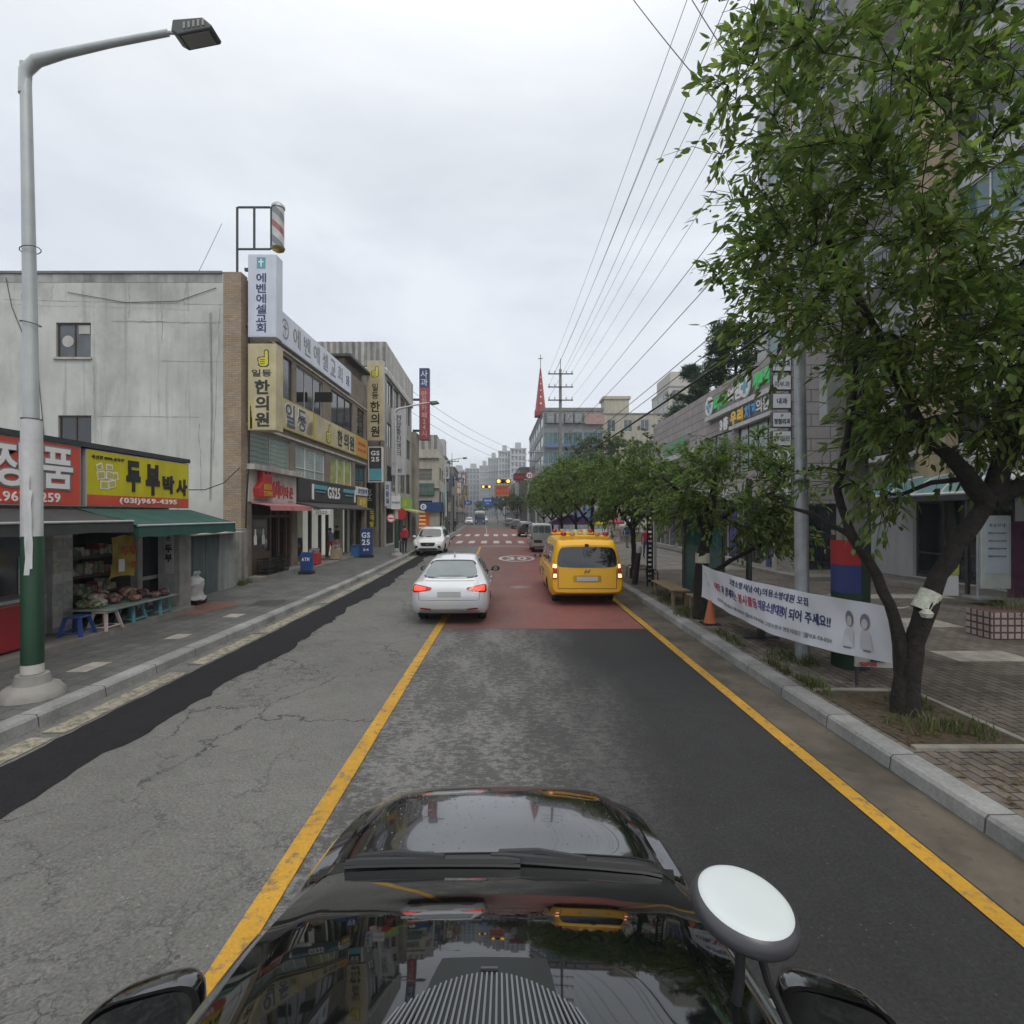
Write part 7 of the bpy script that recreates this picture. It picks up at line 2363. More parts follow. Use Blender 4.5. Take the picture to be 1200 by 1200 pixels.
def wheels_for(t, spots, wr, w=.2):
    for (x, y) in spots:
        s = 1 if x > 0 else -1
        o = bpy.data.objects.new('wheel', None); COL.objects.link(o); o.parent = t; ORG[o.name] = (0, 0, 0)
        b = B(); b.lathe([(wr * .62, -w / 2), (wr * .93, -w / 2), (wr, -w * .36), (wr, w * .36), (wr * .93, w / 2), (wr * .62, w / 2)], (x - s * w / 2, y, wr), 28, 0, (1, 0, 0)); b.build('tyre', TYRE, o)
        b = B()
        b.lathe([(.001, .03), (wr * .14, .03), (wr * .16, .01), (wr * .2, .0)], (x - s * .03, y, wr), 20, 0, (s, 0, 0))
        b.lathe([(wr * .55, .0), (wr * .66, .02), (wr * .66, -.06)], (x - s * .03, y, wr), 28, 0, (s, 0, 0))
        for k in range(5):
            a = 6.283 * k / 5
            dv = Vector((0, math.cos(a), math.sin(a))); pv = Vector((0, -math.sin(a), math.cos(a)))
            c = Vector((x - s * .035, y, wr))
            b.obox(c + dv * wr * .12 - pv * wr * .09, dv * wr * .48, pv * wr * .18, Vector((s * .03, 0, 0)))
        b.build('rim', RIM, o)
        b = B(); b.lathe([(.001, 0), (wr * .62, 0)], (x - s * .08, y, wr), 24, 0, (s, 0, 0)); b.build('brake_disc', UNDER, o)

def car(name, label, cat, st, wb, wr, track, pmat, windows, extra, loc, rz=0, group=None, step=.07):
    t = thing(name, label, cat, (0, 0, 0), group)
    spots = [(s * track, y) for y in wb for s in (-1, 1)]
    me = car_shell(car_rings(st, step), spots, wr, pmat)
    o = bpy.data.objects.new('body', me); COL.objects.link(o); o.parent = t; ORG[o.name] = (0, 0, 0)
    bv = tree_of(me)
    for nm, mt, qs in windows:
        for view, q, *kw in qs:
            b = B(); patch(b, bv, q, view, **(kw[0] if kw else {})); 
            if b.f: b.build(nm, mt, t)
    wheels_for(t, spots, wr)
    if extra: extra(t, bv)
    t.location = loc; t.rotation_euler = (0, 0, rz)
    return t

def mirror(t, x, y, z, mat, s):
    b = B(); b.ball((x + s * .11, y, z), (.115, .06, .075), 12, 8); b.tube([(x - s * .03, y + .02, z - .05), (x + s * .06, y, z - .03)], .022, 6)
    m = b.build('wing_mirror', mat, t)
    b = B(); b.lathe([(.001, .0), (.06, .0)], (x + s * .11, y - .058, z), 12, 0, (0, -1, 0)); b.build('mirror_glass', CHROME, m)

# ---- silver white saloon just ahead, on the yellow line
SED = [(0.0, .40, .74, .78, .60, .66, .52, 0), (0.04, .33, .82, .88, .74, .79, .60, 0), (.16, .25, .90, .99, .83, .86, .66, 0), (.5, .20, .93, 1.06, .865, .885, .66, 0), (1.15, .19, .94, 1.38, .87, .89, .565, 0), (1.7, .19, .93, 1.43, .87, .89, .55, 0),
       (2.3, .18, .92, 1.43, .87, .89, .55, 0), (2.75, .18, .91, 1.36, .87, .89, .57, 0), (3.45, .18, .90, .99, .87, .89, .68, 0), (4.0, .19, .84, .90, .86, .88, .66, 0), (4.4, .22, .72, .77, .80, .84, .6, 0), (4.52, .3, .6, .64, .7, .74, .5, 0)]
def sedan_extra(t, bv):
    for s in (-1, 1): mirror(t, s * .88, 2.95, .98, BLACK, s)
    b = B(); b.tube([(0, 1.45, 1.45), (0, 1.33, 1.49), (0, 1.28, 1.56)], [.03, .02, .004], 8); b.build('fin_aerial', paint('paint_silver', (0, 0, 0)), t)
    b = B(); patch(b, bv, [(-.7, .26), (.7, .26), (.66, .36), (-.66, .36)], 'rear', off=.012); b.build('bumper_insert', M('bumper_grey', (.35, .36, .37), .5), t)
    b = B()
    for s in (-1, 1): patch(b, bv, [(s * .66, .38), (s * .40, .36), (s * .40, .39), (s * .62, .42)], 'rear', off=.016)
    b.build('reflector', LAMPR, t)
    b = B(); patch(b, bv, [(-.62, .205), (.62, .205), (.62, .25), (-.62, .25)], 'rear', off=.006); b.build('bumper_lip', TRIM, t)
sed_paint = paint('paint_silver', (.66, .675, .70), .3, .1)
car('white_saloon', 'silver white saloon with lit brake lamps driving over the yellow centre line', 'car', SED, (.95, 3.62), .315, .80, sed_paint,
    [('window_border', TRIM, [('rear', [(-.675, 1.03), (.675, 1.03), (.525, 1.385), (-.525, 1.385)], dict(off=.004, nu=20, nv=12))]),
     ('rear_window', CGLASSL, [('rear', [(-.64, 1.05), (.64, 1.05), (.50, 1.36), (-.50, 1.36)], dict(off=.008, nu=20, nv=12))]),
     ('windscreen', CGLASS, [('front', [(-.66, .99), (.66, .99), (.52, 1.37), (-.52, 1.37)], dict(off=.008, nu=20, nv=12))]),
     ('side_window', CGLASS, [('right', [(1.05, 1.0), (1.95, .98), (1.95, 1.36), (1.45, 1.36)]), ('right', [(2.03, .98), (3.15, .98), (2.62, 1.35), (2.03, 1.36)]), ('left', [(1.05, 1.0), (1.95, .98), (1.95, 1.36), (1.45, 1.36)]), ('left', [(2.03, .98), (3.15, .98), (2.62, 1.35), (2.03, 1.36)])]),
     ('tail_lamp', LAMPR, [('rear', [(-.84, .74), (-.40, .80), (-.38, .86), (-.82, .93)], dict(off=.012)), ('rear', [(.84, .74), (.40, .80), (.38, .86), (.82, .93)], dict(off=.012))]),
     ('brake_lamp', LAMPG, [('rear', [(-.80, .78), (-.52, .81), (-.52, .86), (-.79, .90)], dict(off=.02)), ('rear', [(.80, .78), (.52, .81), (.52, .86), (.79, .90)], dict(off=.02))]),
     ('boot_seam', M('seam_grey', (.16, .16, .17), .6), [('rear', [(s * .655, .585), (s * .667, .585), (s * .70, .80), (s * .688, .80)], dict(off=.003, nu=2, rnd=0)) for s in (-1, 1)] + [('rear', [(-.62, .985), (.62, .985), (.62, .995), (-.62, .995)], dict(off=.003, nv=2, rnd=0)), ('rear', [(-.66, .575), (.66, .575), (.66, .585), (-.66, .585)], dict(off=.003, nv=2))]),
     ('number_plate', PLATE, [('rear', [(-.26, .66), (.26, .66), (.26, .77), (-.26, .77)], dict(off=.012, rnd=0))]),
     ('headlamp', LAMPC, [('front', [(-.78, .62), (-.45, .60), (-.48, .68), (-.74, .74)]), ('front', [(.78, .62), (.45, .60), (.48, .68), (.74, .74)])]),
     ('grille', TRIM, [('front', [(-.36, .42), (.36, .42), (.40, .56), (-.40, .56)])]),
     ('door_handle', CHROME, [('right', [(2.15, .82), (2.32, .82), (2.32, .85), (2.15, .85)], dict(off=.02)), ('right', [(1.15, .83), (1.32, .83), (1.32, .86), (1.15, .86)], dict(off=.02))])],
    sedan_extra, (-1.36, 11.35, 0), R(.8))

# ---- yellow school van with roof lamps
VAN = [(0.0, .40, 1.02, 1.70, .86, .88, .68, .17), (.05, .32, 1.04, 1.80, .92, .935, .73, .16), (.22, .27, 1.05, 1.85, .94, .957, .76, .13), (1.0, .25, 1.05, 1.87, .94, .96, .75, .03), (3.2, .25, 1.03, 1.87, .94, .96, .75, 0), (3.7, .25, 1.01, 1.79, .94, .96, .75, 0),
       (4.45, .25, .99, 1.14, .93, .95, .80, 0), (4.9, .28, .88, .95, .88, .92, .72, 0), (5.08, .38, .7, .74, .74, .8, .55, 0)]
def van_extra(t, bv):
    for s in (-1, 1): mirror(t, s * .95, 3.95, 1.12, TRIM, s)
    b = B()
    for y in (.45, 3.1): b.box(-.66, .66, y, y + .10, 1.905, 1.99)
    b.build('lamp_bar', YP, t, bevel=.02)
    for y in (.5, 3.15):
        for x, mt in ((-.56, LAMPR), (-.33, ORL), (.33, ORL), (.56, LAMPR)):
            b = B(); b.lathe([(.075, 1.985), (.08, 2.02), (.065, 2.075), (.001, 2.09)], (x, y, 0), 14); b.build('roof_lamp', mt, t)
    for x in (-.12, .14):
        b = B(); b.lathe([(.075, 1.90), (.08, 2.05), (.06, 2.12), (.001, 2.13)], (x, 1.4, 0), 14); b.build('roof_lamp', ORLP, t)
    b = B(); b.box(-.05, .05, .10, .16, 1.66, 1.76); b.build('camera_box', TRIM, t, bevel=.01)
    b = B(); b.obox((-.085, .0, .95), (.03, 0, 0), (.045, 0, .10), (0, .02, 0)); b.obox((.01, .0, .95), (.03, 0, 0), (.045, 0, .10), (0, .02, 0)); b.obox((-.035, .001, .985), (.075, 0, .012), (0, 0, .018), (0, .018, 0)); b.build('badge', CHROME, t)
    b = B(); b.tube([(-.62, 3.6, .5), (-.62, 3.6, .5001)], .001, 4)
YP = M('paint_school_yellow', (.74, .40, .004), .35, var=.04, vs=1, coat=.35, spec=.35)
ORL = M('roof_lamp_amber', (.50, .25, .05), .35, coat=.4)
ORLP = M('roof_lamp_pale', (.55, .50, .28), .35, coat=.4)
VR = [(-.72, .42), (.72, .42)]
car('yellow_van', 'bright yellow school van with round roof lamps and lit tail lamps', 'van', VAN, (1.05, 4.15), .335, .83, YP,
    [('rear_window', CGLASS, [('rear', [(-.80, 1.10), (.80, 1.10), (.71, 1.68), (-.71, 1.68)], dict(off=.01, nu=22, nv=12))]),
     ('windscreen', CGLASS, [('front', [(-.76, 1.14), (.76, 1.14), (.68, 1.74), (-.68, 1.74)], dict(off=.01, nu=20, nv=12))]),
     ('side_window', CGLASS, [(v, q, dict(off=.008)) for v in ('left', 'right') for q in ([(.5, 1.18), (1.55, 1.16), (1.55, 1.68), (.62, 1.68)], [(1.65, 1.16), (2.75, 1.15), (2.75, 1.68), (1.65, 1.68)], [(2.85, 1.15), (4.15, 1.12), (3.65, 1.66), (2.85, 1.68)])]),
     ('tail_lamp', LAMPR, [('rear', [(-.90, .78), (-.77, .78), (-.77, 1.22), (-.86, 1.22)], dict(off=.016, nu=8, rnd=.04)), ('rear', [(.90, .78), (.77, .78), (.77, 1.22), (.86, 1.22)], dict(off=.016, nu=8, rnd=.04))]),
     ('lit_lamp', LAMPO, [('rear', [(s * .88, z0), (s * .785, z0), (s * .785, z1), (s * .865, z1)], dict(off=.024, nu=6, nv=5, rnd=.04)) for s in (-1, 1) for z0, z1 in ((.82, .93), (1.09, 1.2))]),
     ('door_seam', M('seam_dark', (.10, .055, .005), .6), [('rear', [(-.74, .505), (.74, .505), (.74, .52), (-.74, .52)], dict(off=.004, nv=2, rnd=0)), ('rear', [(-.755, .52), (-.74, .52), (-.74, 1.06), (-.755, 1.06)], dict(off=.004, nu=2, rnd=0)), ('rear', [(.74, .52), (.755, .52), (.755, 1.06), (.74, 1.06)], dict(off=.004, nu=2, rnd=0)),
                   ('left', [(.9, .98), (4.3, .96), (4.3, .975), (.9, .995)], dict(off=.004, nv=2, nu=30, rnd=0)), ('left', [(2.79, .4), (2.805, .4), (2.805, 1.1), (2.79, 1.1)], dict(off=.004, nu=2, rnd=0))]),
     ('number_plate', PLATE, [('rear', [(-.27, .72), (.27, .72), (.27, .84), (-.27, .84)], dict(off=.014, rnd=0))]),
     ('plate_recess_shade', M('recess_shade', (.42, .24, .01), .5), [('rear', [(-.36, .69), (.36, .69), (.36, .88), (-.36, .88)], dict(off=.006, rnd=.04))]),  # darker yellow patch paints the shade of a recess round the plate
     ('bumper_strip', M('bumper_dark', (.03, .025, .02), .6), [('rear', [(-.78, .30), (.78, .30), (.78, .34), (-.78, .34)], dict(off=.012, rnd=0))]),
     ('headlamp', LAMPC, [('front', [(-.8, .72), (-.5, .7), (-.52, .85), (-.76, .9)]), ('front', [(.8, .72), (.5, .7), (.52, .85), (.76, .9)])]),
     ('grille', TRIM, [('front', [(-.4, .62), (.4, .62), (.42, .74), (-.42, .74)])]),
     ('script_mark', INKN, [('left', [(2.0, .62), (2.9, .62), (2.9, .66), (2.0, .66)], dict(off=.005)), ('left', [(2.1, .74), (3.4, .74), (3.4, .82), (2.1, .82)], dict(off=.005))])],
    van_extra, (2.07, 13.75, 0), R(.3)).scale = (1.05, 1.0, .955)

# ---- white SUV facing the camera on the left
SUV = [(0.0, .47, .97, 1.36, .74, .80, .50, .30), (.06, .38, 1.0, 1.50, .85, .89, .60, .28), (.3, .27, 1.02, 1.60, .90, .93, .65, .2), (1.2, .24, 1.01, 1.67, .91, .94, .65, 0), (2.6, .24, 1.0, 1.65, .91, .94, .65, 0), (3.0, .24, .99, 1.52, .91, .94, .66, 0),
       (3.7, .24, .98, 1.10, .91, .94, .76, 0), (4.3, .26, .93, 1.01, .88, .92, .72, 0), (4.58, .32, .82, .89, .82, .87, .64, 0), (4.7, .42, .68, .73, .68, .74, .5, 0)]
WP = paint('paint_white', (.68, .69, .69), .3)
def suv_extra(t, bv):
    for s in (-1, 1): mirror(t, s * .93, 3.15, 1.08, WP, s)
    b = B()
    for s in (-1, 1): b.tube([(s * .60, .9, 1.70), (s * .60, 1.0, 1.735), (s * .60, 2.5, 1.73), (s * .6, 2.65, 1.69)], .018, 6)
    b.build('roof_rail', CHROME, t)
suvw = [('windscreen', CGLASS, [('front', [(-.72, 1.09), (.72, 1.09), (.60, 1.56), (-.60, 1.56)], dict(off=.01, nu=20, nv=12))]),
     ('rear_window', CGLASS, [('rear', [(-.66, 1.1), (.66, 1.1), (.54, 1.5), (-.54, 1.5)], dict(off=.01))]),
     ('side_window', CGLASS, [(v, q) for v in ('left', 'right') for q in ([(.5, 1.12), (1.5, 1.10), (1.5, 1.5), (.7, 1.48)], [(1.6, 1.10), (2.35, 1.08), (2.35, 1.52), (1.6, 1.52)], [(2.43, 1.08), (3.4, 1.06), (2.9, 1.46), (2.43, 1.52)])]),
     ('headlamp', LAMPC, [('front', [(-.82, .78), (-.48, .74), (-.5, .84), (-.78, .90)], dict(off=.012)), ('front', [(.82, .78), (.48, .74), (.5, .84), (.78, .90)], dict(off=.012))]),
     ('grille', TRIM, [('front', [(-.38, .58), (.38, .58), (.46, .80), (-.46, .80)], dict(off=.014))]),
     ('lower_intake', TRIM, [('front', [(-.6, .36), (.6, .36), (.52, .47), (-.52, .47)], dict(off=.012))]),
     ('fog_lamp', TRIM, [('front', [(-.78, .46), (-.58, .48), (-.58, .60), (-.74, .62)], dict(off=.012)), ('front', [(.78, .46), (.58, .48), (.58, .60), (.74, .62)], dict(off=.012))]),
     ('badge', CHROME, [('front', [(-.09, .67), (.09, .67), (.09, .72), (-.09, .72)], dict(off=.03, nu=4, nv=3))]),
     ('tail_lamp', LAMPR, [('rear', [(-.84, .95), (-.5, .97), (-.5, 1.06), (-.82, 1.08)]), ('rear', [(.84, .95), (.5, .97), (.5, 1.06), (.82, 1.08)])])]
car('white_suv', 'white sport utility car parked facing the camera by the left kerb', 'car', SUV, (.95, 3.72), .35, .80, WP, suvw, suv_extra, (-5.0, 34.9, 0), R(180 + 1.5))

# ---- grey microvan parked ahead on the right
MVN = [(0.0, .42, 1.08, 1.74, .62, .68, .56, .05), (.05, .34, 1.08, 1.82, .70, .73, .62, .05), (.2, .28, 1.08, 1.87, .73, .76, .65, .03), (2.8, .26, 1.06, 1.88, .74, .77, .66, 0), (3.1, .26, 1.04, 1.80, .74, .77, .66, 0), (3.5, .28, .95, 1.05, .72, .75, .66, 0), (3.62, .4, .8, .84, .62, .68, .5, 0)]
GP = paint('paint_grey', (.33, .35, .335), .35, .2)
def mv_extra(t, bv):
    b = B(); patch(b, bv, [(-.66, .36), (.66, .36), (.66, .58), (-.66, .58)], 'rear', off=.05, rnd=.05); b.build('bumper', M('bumper_pale', (.42, .42, .40), .6), t)
    b = B(); patch(b, bv, [(-.5, .62), (.02, .62), (.02, .80), (-.5, .82)], 'rear', off=.02); b.build('rack_shadow', TRIM, t)  # dark trim patch put on as a shadow; no rack is built
    for s in (-1, 1): mirror(t, s * .76, 3.0, 1.15, TRIM, s)
car('grey_microvan', 'old grey microvan parked past the yellow van on the right', 'van', MVN, (.75, 2.85), .28, .62, GP,
    [('rear_window', CGLASSL, [('rear', [(-.58, 1.26), (-.2, 1.26), (-.2, 1.70), (-.54, 1.70)], dict(nu=6)), ('rear', [(-.17, 1.26), (.17, 1.26), (.17, 1.70), (-.17, 1.70)], dict(nu=6)), ('rear', [(.2, 1.26), (.58, 1.26), (.54, 1.70), (.2, 1.70)], dict(nu=6))]),
     ('windscreen', CGLASS, [('front', [(-.6, 1.1), (.6, 1.1), (.56, 1.74), (-.56, 1.74)])]),
     ('side_window', CGLASS, [(v, q) for v in ('left', 'right') for q in ([(.3, 1.2), (1.3, 1.2), (1.3, 1.72), (.3, 1.72)], [(1.4, 1.2), (2.3, 1.2), (2.3, 1.72), (1.4, 1.72)], [(2.4, 1.18), (3.2, 1.16), (3.0, 1.72), (2.4, 1.72)])]),
     ('tail_lamp', LAMPR, [('rear', [(-.68, .84), (-.58, .84), (-.58, 1.02), (-.68, 1.02)], dict(nu=4)), ('rear', [(.68, .84), (.58, .84), (.58, 1.02), (.68, 1.02)], dict(nu=4))]),
     ('number_plate', PLATE, [('rear', [(.08, .64), (.42, .64), (.42, .78), (.08, .78)], dict(off=.02, nu=4, nv=3, rnd=0))]),
     ('headlamp', LAMPC, [('front', [(-.6, .7), (-.4, .7), (-.4, .84), (-.6, .84)]), ('front', [(.6, .7), (.4, .7), (.4, .84), (.6, .84)])])],
    mv_extra, (2.02, 33, 0), R(1))

# ---- farther cars and the bus
def far_car(label, loc, rz, pm, name='parked_car', st=SUV):
    return car(name, label, 'car', st, (.95, 3.72), .35, .80, pm, [w for w in suvw if w[0] in ('windscreen', 'rear_window', 'side_window', 'headlamp', 'tail_lamp', 'grille')], None, loc, rz, step=.12)
far_car('dark car with red tail lamps parked on the right beyond the grey microvan', (1.75, 55, 0), R(2), paint('paint_black_red', (.05, .025, .028), .3))
far_car('white car farthest to the left where the road ends', (P(550, 0, 118).x, 118, 0), R(183), paint('paint_white', (0, 0, 0)))
far_car('white car behind the blue and white bus at the road end', (P(568.5, 0, 150).x, 150, 0), R(180), paint('paint_white', (0, 0, 0)))
far_car('dark parked car on the right beyond the dark red one', (P(606, 0, 84).x, 84, 0), R(3), paint('paint_charcoal', (.03, .03, .034), .3))
far_car('small grey parked car on the far right kerb', (P(598, 0, 100).x, 100, 0), R(3), paint('paint_mid_grey', (.16, .16, .17), .3))
t = thing('bus', 'blue and white city bus coming along the far end of the road', 'bus', (0, 0, 0))
b = B(); b.box(-1.2, 1.2, 0, 10, .35, 2.0); b.build('lower_body', paint('paint_bus_blue', (.03, .09, .24), .3), t, bevel=.1)
b = B(); b.box(-1.19, 1.19, .02, 9.98, 2.003, 3.1); b.build('upper_body', paint('paint_bus_white', (.55, .58, .60), .3), t, bevel=.15)
b = B(); b.box(-1.05, 1.05, -.012, .016, 1.2, 2.55); b.build('windscreen', CGLASS, t)
b = B()
for s in (-1, 1): b.box(s * 1.2 - .01, s * 1.2 + .01, .6, 9.5, 1.7, 2.5)
b.build('side_window', CGLASS, t)
b = B(); b.box(-.8, .8, -.02, .014, 2.65, 2.95); b.build('route_display', M('route_display', (.6, .62, .62), .4), t)
for s in (-1, 1):
    b = B(); b.lathe([(.001, .03), (.14, .02), (.16, 0)], (s * .85, -.005, .75), 12, 0, (0, -1, 0)); b.build('headlamp', LAMPC, t)
    b = B(); b.tube([(s * 1.15, 0, 2.5), (s * 1.4, -.25, 2.4), (s * 1.42, -.28, 2.0)], .05, 6); b.build('wing_mirror', TRIM, t)
wheels_for(t, [(-1.15, 2, ), (1.15, 2), (-1.15, 7.5), (1.15, 7.5)], .48, .3)
t.location = (P(562, 0, 118).x, 119, 0); t.rotation_euler = (0, 0, R(3))

# ================================================================== THE BLACK CAR UNDER THE CAMERA
OWN = [(-1.3, .45, .85, 1.15, .70, .76, .5, 0), (-1.2, .35, .92, 1.25, .78, .82, .56, 0), (-.7, .25, .97, 1.42, .83, .855, .62, 0), (0, .2, .98, 1.47, .835, .86, .64, 0), (.7, .2, .985, 1.455, .835, .86, .655, 0), (1.0, .2, .985, 1.405, .835, .86, .665, 0), (1.3, .2, .983, 1.335, .835, .855, .68, 0),
       (1.55, .2, .98, 1.255, .835, .85, .70, 0), (1.8, .2, .975, 1.155, .835, .845, .715, 0), (2.10, .2, .965, 1.018, .835, .84, .73, 0), (2.22, .2, .955, .995, .835, .835, .72, 0), (2.5, .2, .92, .972, .83, .825, .70, 0), (2.8, .21, .865, .930, .81, .80, .66, 0), (3.02, .25, .79, .872, .77, .75, .61, 0), (3.16, .32, .70, .785, .70, .68, .54, 0), (3.24, .42, .6, .67, .60, .58, .46, 0)]
BP = M('paint_gloss_black', (.005, .005, .006), .12, var=0, coat=1.0, spec=1.0)
OX = -.06
t = thing('black_car', 'glossy black car with wet bonnet seen from above its windscreen', 'car', (0, 0, 0))
me = car_shell(car_rings(OWN, .035, 6), [(s * .76, y) for y in (-.35, 2.35) for s in (-1, 1)], .31, BP)
o = bpy.data.objects.new('body', me); COL.objects.link(o); o.parent = t; ORG[o.name] = (0, 0, 0)
bv = tree_of(me)
WG = M('windscreen_glass', (.004, .005, .005), .03, var=.2, coat=.3, spec=.6)
b = B(); patch(b, bv, [(-.70, 2.085), (.70, 2.085), (.625, 1.0), (-.625, 1.0)], 'top', off=.006, nu=40, nv=34, rnd=.03); b.build('windscreen', WG, t)
b = B(); patch(b, bv, [(-.76, 2.20), (.76, 2.20), (.735, 2.09), (-.735, 2.09)], 'top', off=.004, nu=40, nv=4, rnd=.0); b.build('cowl', TRIM, t)
b = B()   # bonnet edge gap
patch(b, bv, [(-.70, 2.222), (.70, 2.222), (.70, 2.212), (-.70, 2.212)], 'top', off=.003, nu=40, nv=2, rnd=0)
b.build('bonnet_gap', UNDER, t)
def on(x, y, h=0):
    r = bv.ray_cast(Vector((x, y, 9)), Vector((0, 0, -1)))
    return r[0] + Vector((0, 0, h))
WIPE = M('wiper_rubber', (.02, .02, .021), .45, var=.15, spec=.5)
for (xa_, ya_, xb_, yb_) in ((-.62, 2.12, .10, 2.075), (-.02, 2.135, .66, 2.045)):
    b = B()
    n_ = 14
    pts = [on(xa_ + (xb_ - xa_) * k / n_, ya_ + (yb_ - ya_) * k / n_ - .006 * math.sin(math.pi * k / n_), .026) for k in range(n_ + 1)]
    b.tube(pts, [.012] + [.016] * (n_ - 1) + [.009], 6)
    pts2 = [p + Vector((0, -.018, -.006)) for p in pts]
    b.tube(pts2, .008, 5)
    w_ = b.build('wiper_blade', WIPE, t)
    b = B(); q_ = on(xa_ + (xb_ - xa_) * .05, 2.165, .02); b.tube([q_, pts[4] + Vector((0, .03, .012)), pts[8] + Vector((0, .004, .014))], [.020, .014, .010], 6); b.build('wiper_arm', WIPE, w_)
# shaded sensor field with fine ribs at the top of the screen
b = B(); patch(b, bv, [(-.115, 1.30), (.155, 1.30), (.175, 1.03), (-.155, 1.03)], 'top', off=.010, nu=14, nv=10, rnd=.03); sf = b.build('sensor_field', M('frit_black', (.010, .013, .012), .35, spec=.3), t)
b = B()
for k in range(34):
    a = -1 + 2 * (k + .5) / 34
    x0 = .01 + a * .20; x1 = .01 + a * .24
    y0 = 1.235 - .12 * a * a
    patch(b, bv, [(x0 - .0022, y0), (x0 + .0022, y0), (x1 + .0026, 1.02), (x1 - .0026, 1.02)], 'top', off=.0135, nu=2, nv=8, rnd=0)
b.build('sensor_rib', M('rib_grey', (.15, .16, .175), .5), sf)
b = B(); patch(b, bv, [(-.012, 1.252), (.03, 1.252), (.03, 1.244), (-.012, 1.244)], 'top', off=.016, nu=3, nv=2, rnd=0); b.build('sensor_slot', M('slot_grey', (.06, .06, .065), .4), sf)
# side glass, bright trim along the pillars, bonnet drops
b = B()
for v, s in (('left', -1), ('right', 1)): patch(b, bv, [(-.2, 1.04), (1.9, 1.02), (1.35, 1.24), (.1, 1.40)], v, off=.004, nu=24)
b.build('side_window', WG, t)
for s in (-1, 1):
    b = B(); pts = [on(s * (.735 - .045 * k / 8), 1.62 - .8 * k / 8, .012) for k in range(9)]
    b.tube(pts, .010, 6); b.build('pillar_trim', CHROME, t)
g = np.random.default_rng(3)
b = B()
for _ in range(230):
    x, y = g.uniform(-.6, .6), g.uniform(2.25, 2.95)
    if abs(x) > .72 - .25 * max(0, (y - 2.5)) * 1.5: continue
    p = on(x, y, 0); r = g.uniform(.002, .0055)
    b.ball(tuple(p), (r, r * g.uniform(.8, 1.6), r * .45), 6, 4)
b.build('water_drop', M('water_drop', (.05, .055, .06), .02, spec=1.0, coat=1), t)
for s in (-1, 1):
    b = B()
    x0 = s * .86; c = Vector((x0 + s * .14, 1.51, 1.04)); n_ = 24; vs_, fs_ = [], []
    se = lambda v, p: math.copysign(abs(v) ** p, v)
    for j in range(9):
        f = j / 8; sc = math.sqrt(max(.02, 1 - f * f)) if j else 1.0
        for k in range(n_):
            a = 2 * math.pi * k / n_
            px__, pz__ = .145 * se(math.cos(a), .6) * sc, (.082 - .018 * math.cos(a)) * se(math.sin(a), .7) * sc
            vs_.append((c.x + s * px__, c.y + .14 * f - .30 * (px__ + .14), c.z + pz__ + .02 * px__))
    fs_ = [(i * n_ + k, i * n_ + (k + 1) % n_, (i + 1) * n_ + (k + 1) % n_, (i + 1) * n_ + k) for i in range(8) for k in range(n_)] + [tuple(8 * n_ + k for k in range(n_)), tuple(range(n_))]
    b.add(vs_, fs_, 0, True)
    b.tube([(s * .80, 1.60, .965), (s * .90, 1.56, .985)], .03, 8)
    mm = b.build('wing_mirror', BP, t)
    b = B(); b.add([(c.x + (v[0] - c.x) * .86, v[1] - .006, c.z + (v[2] - c.z) * .84) for v in vs_[:n_]], [tuple(range(n_))]); b.build('mirror_glass', M('mirror_silver', (.30, .31, .32), .03, metal=1, var=0), mm)
wheels_for(t, [(s * .79, y) for y in (-.35, 2.35) for s in (-1, 1)], .31)
for nm, mt, view, q in (('headlamp', LAMPC, 'front', [(.62, .62), (.36, .6), (.36, .70), (.56, .74)]), ('headlamp', LAMPC, 'front', [(-.62, .62), (-.36, .6), (-.36, .70), (-.56, .74)]), ('grille', TRIM, 'front', [(-.3, .46), (.3, .46), (.32, .6), (-.32, .6)]), ('rear_window', WG, 'rear', [(-.5, 1.0), (.5, 1.0), (.46, 1.34), (-.46, 1.34)])):
    b = B(); patch(b, bv, q, view)
    if b.f: b.build(nm, mt, t)
t.location = (OX, 0, 0)
# round survey antenna on a stalk, clamped to the roof edge
AC = P(872, 1060, 1.2)
ta = thing('roof_antenna', 'round white survey antenna disc on a black stalk above the black car', 'antenna', (AC.x, AC.y, 1.3))
axn = Vector((.10, -.10, 1)).normalized()
b = B(); b.lathe([(.0, .0201), (.04, .0201), (.085, .020), (.098, .017), (.104, .012)], tuple(AC), 48, 0, tuple(axn)); b.build('dome', M('antenna_white', (.56, .60, .60), .45, var=.05), ta)
b = B(); b.lathe([(.1035, .0121), (.112, .006), (.117, -.004), (.119, -.012), (.116, -.026), (.10, -.040), (.06, -.048), (.001, -.05)], tuple(AC), 48, 0, tuple(axn)); b.build('rim', M('antenna_rim', (.045, .044, .05), .35, var=.1, spec=.6), ta)
ft = Vector((AC.x - .045, AC.y - .035, 1.30))
b = B(); b.tube([AC - axn * .048, (AC.x - .02, AC.y - .02, 1.42), ft], .0115, 12); b.build('stalk', BLACK, ta)
b = B(); b.lathe([(.001, .04), (.022, .04), (.03, .03), (.034, .0), (.034, -.05)], (ft.x, ft.y, 1.315), 16); b.tube([(ft.x + .03, ft.y, 1.34), (ft.x + .05, ft.y + .02, 1.345)], .008, 6); b.build('clamp', M('clamp_white', (.5, .51, .5), .5), ta)
b = B(); b.tube([(AC.x + .02, AC.y + .0, AC.z - .05), (AC.x + .06, AC.y + .01, 1.40), (AC.x + .10, AC.y - .05, 1.30)], .010, 8); b.tube([(ft.x - .04, ft.y, 1.30), (ft.x - .03, ft.y, 1.36), (ft.x - .012, ft.y, 1.40)], .004, 6); b.build('cable', BLACK, ta)

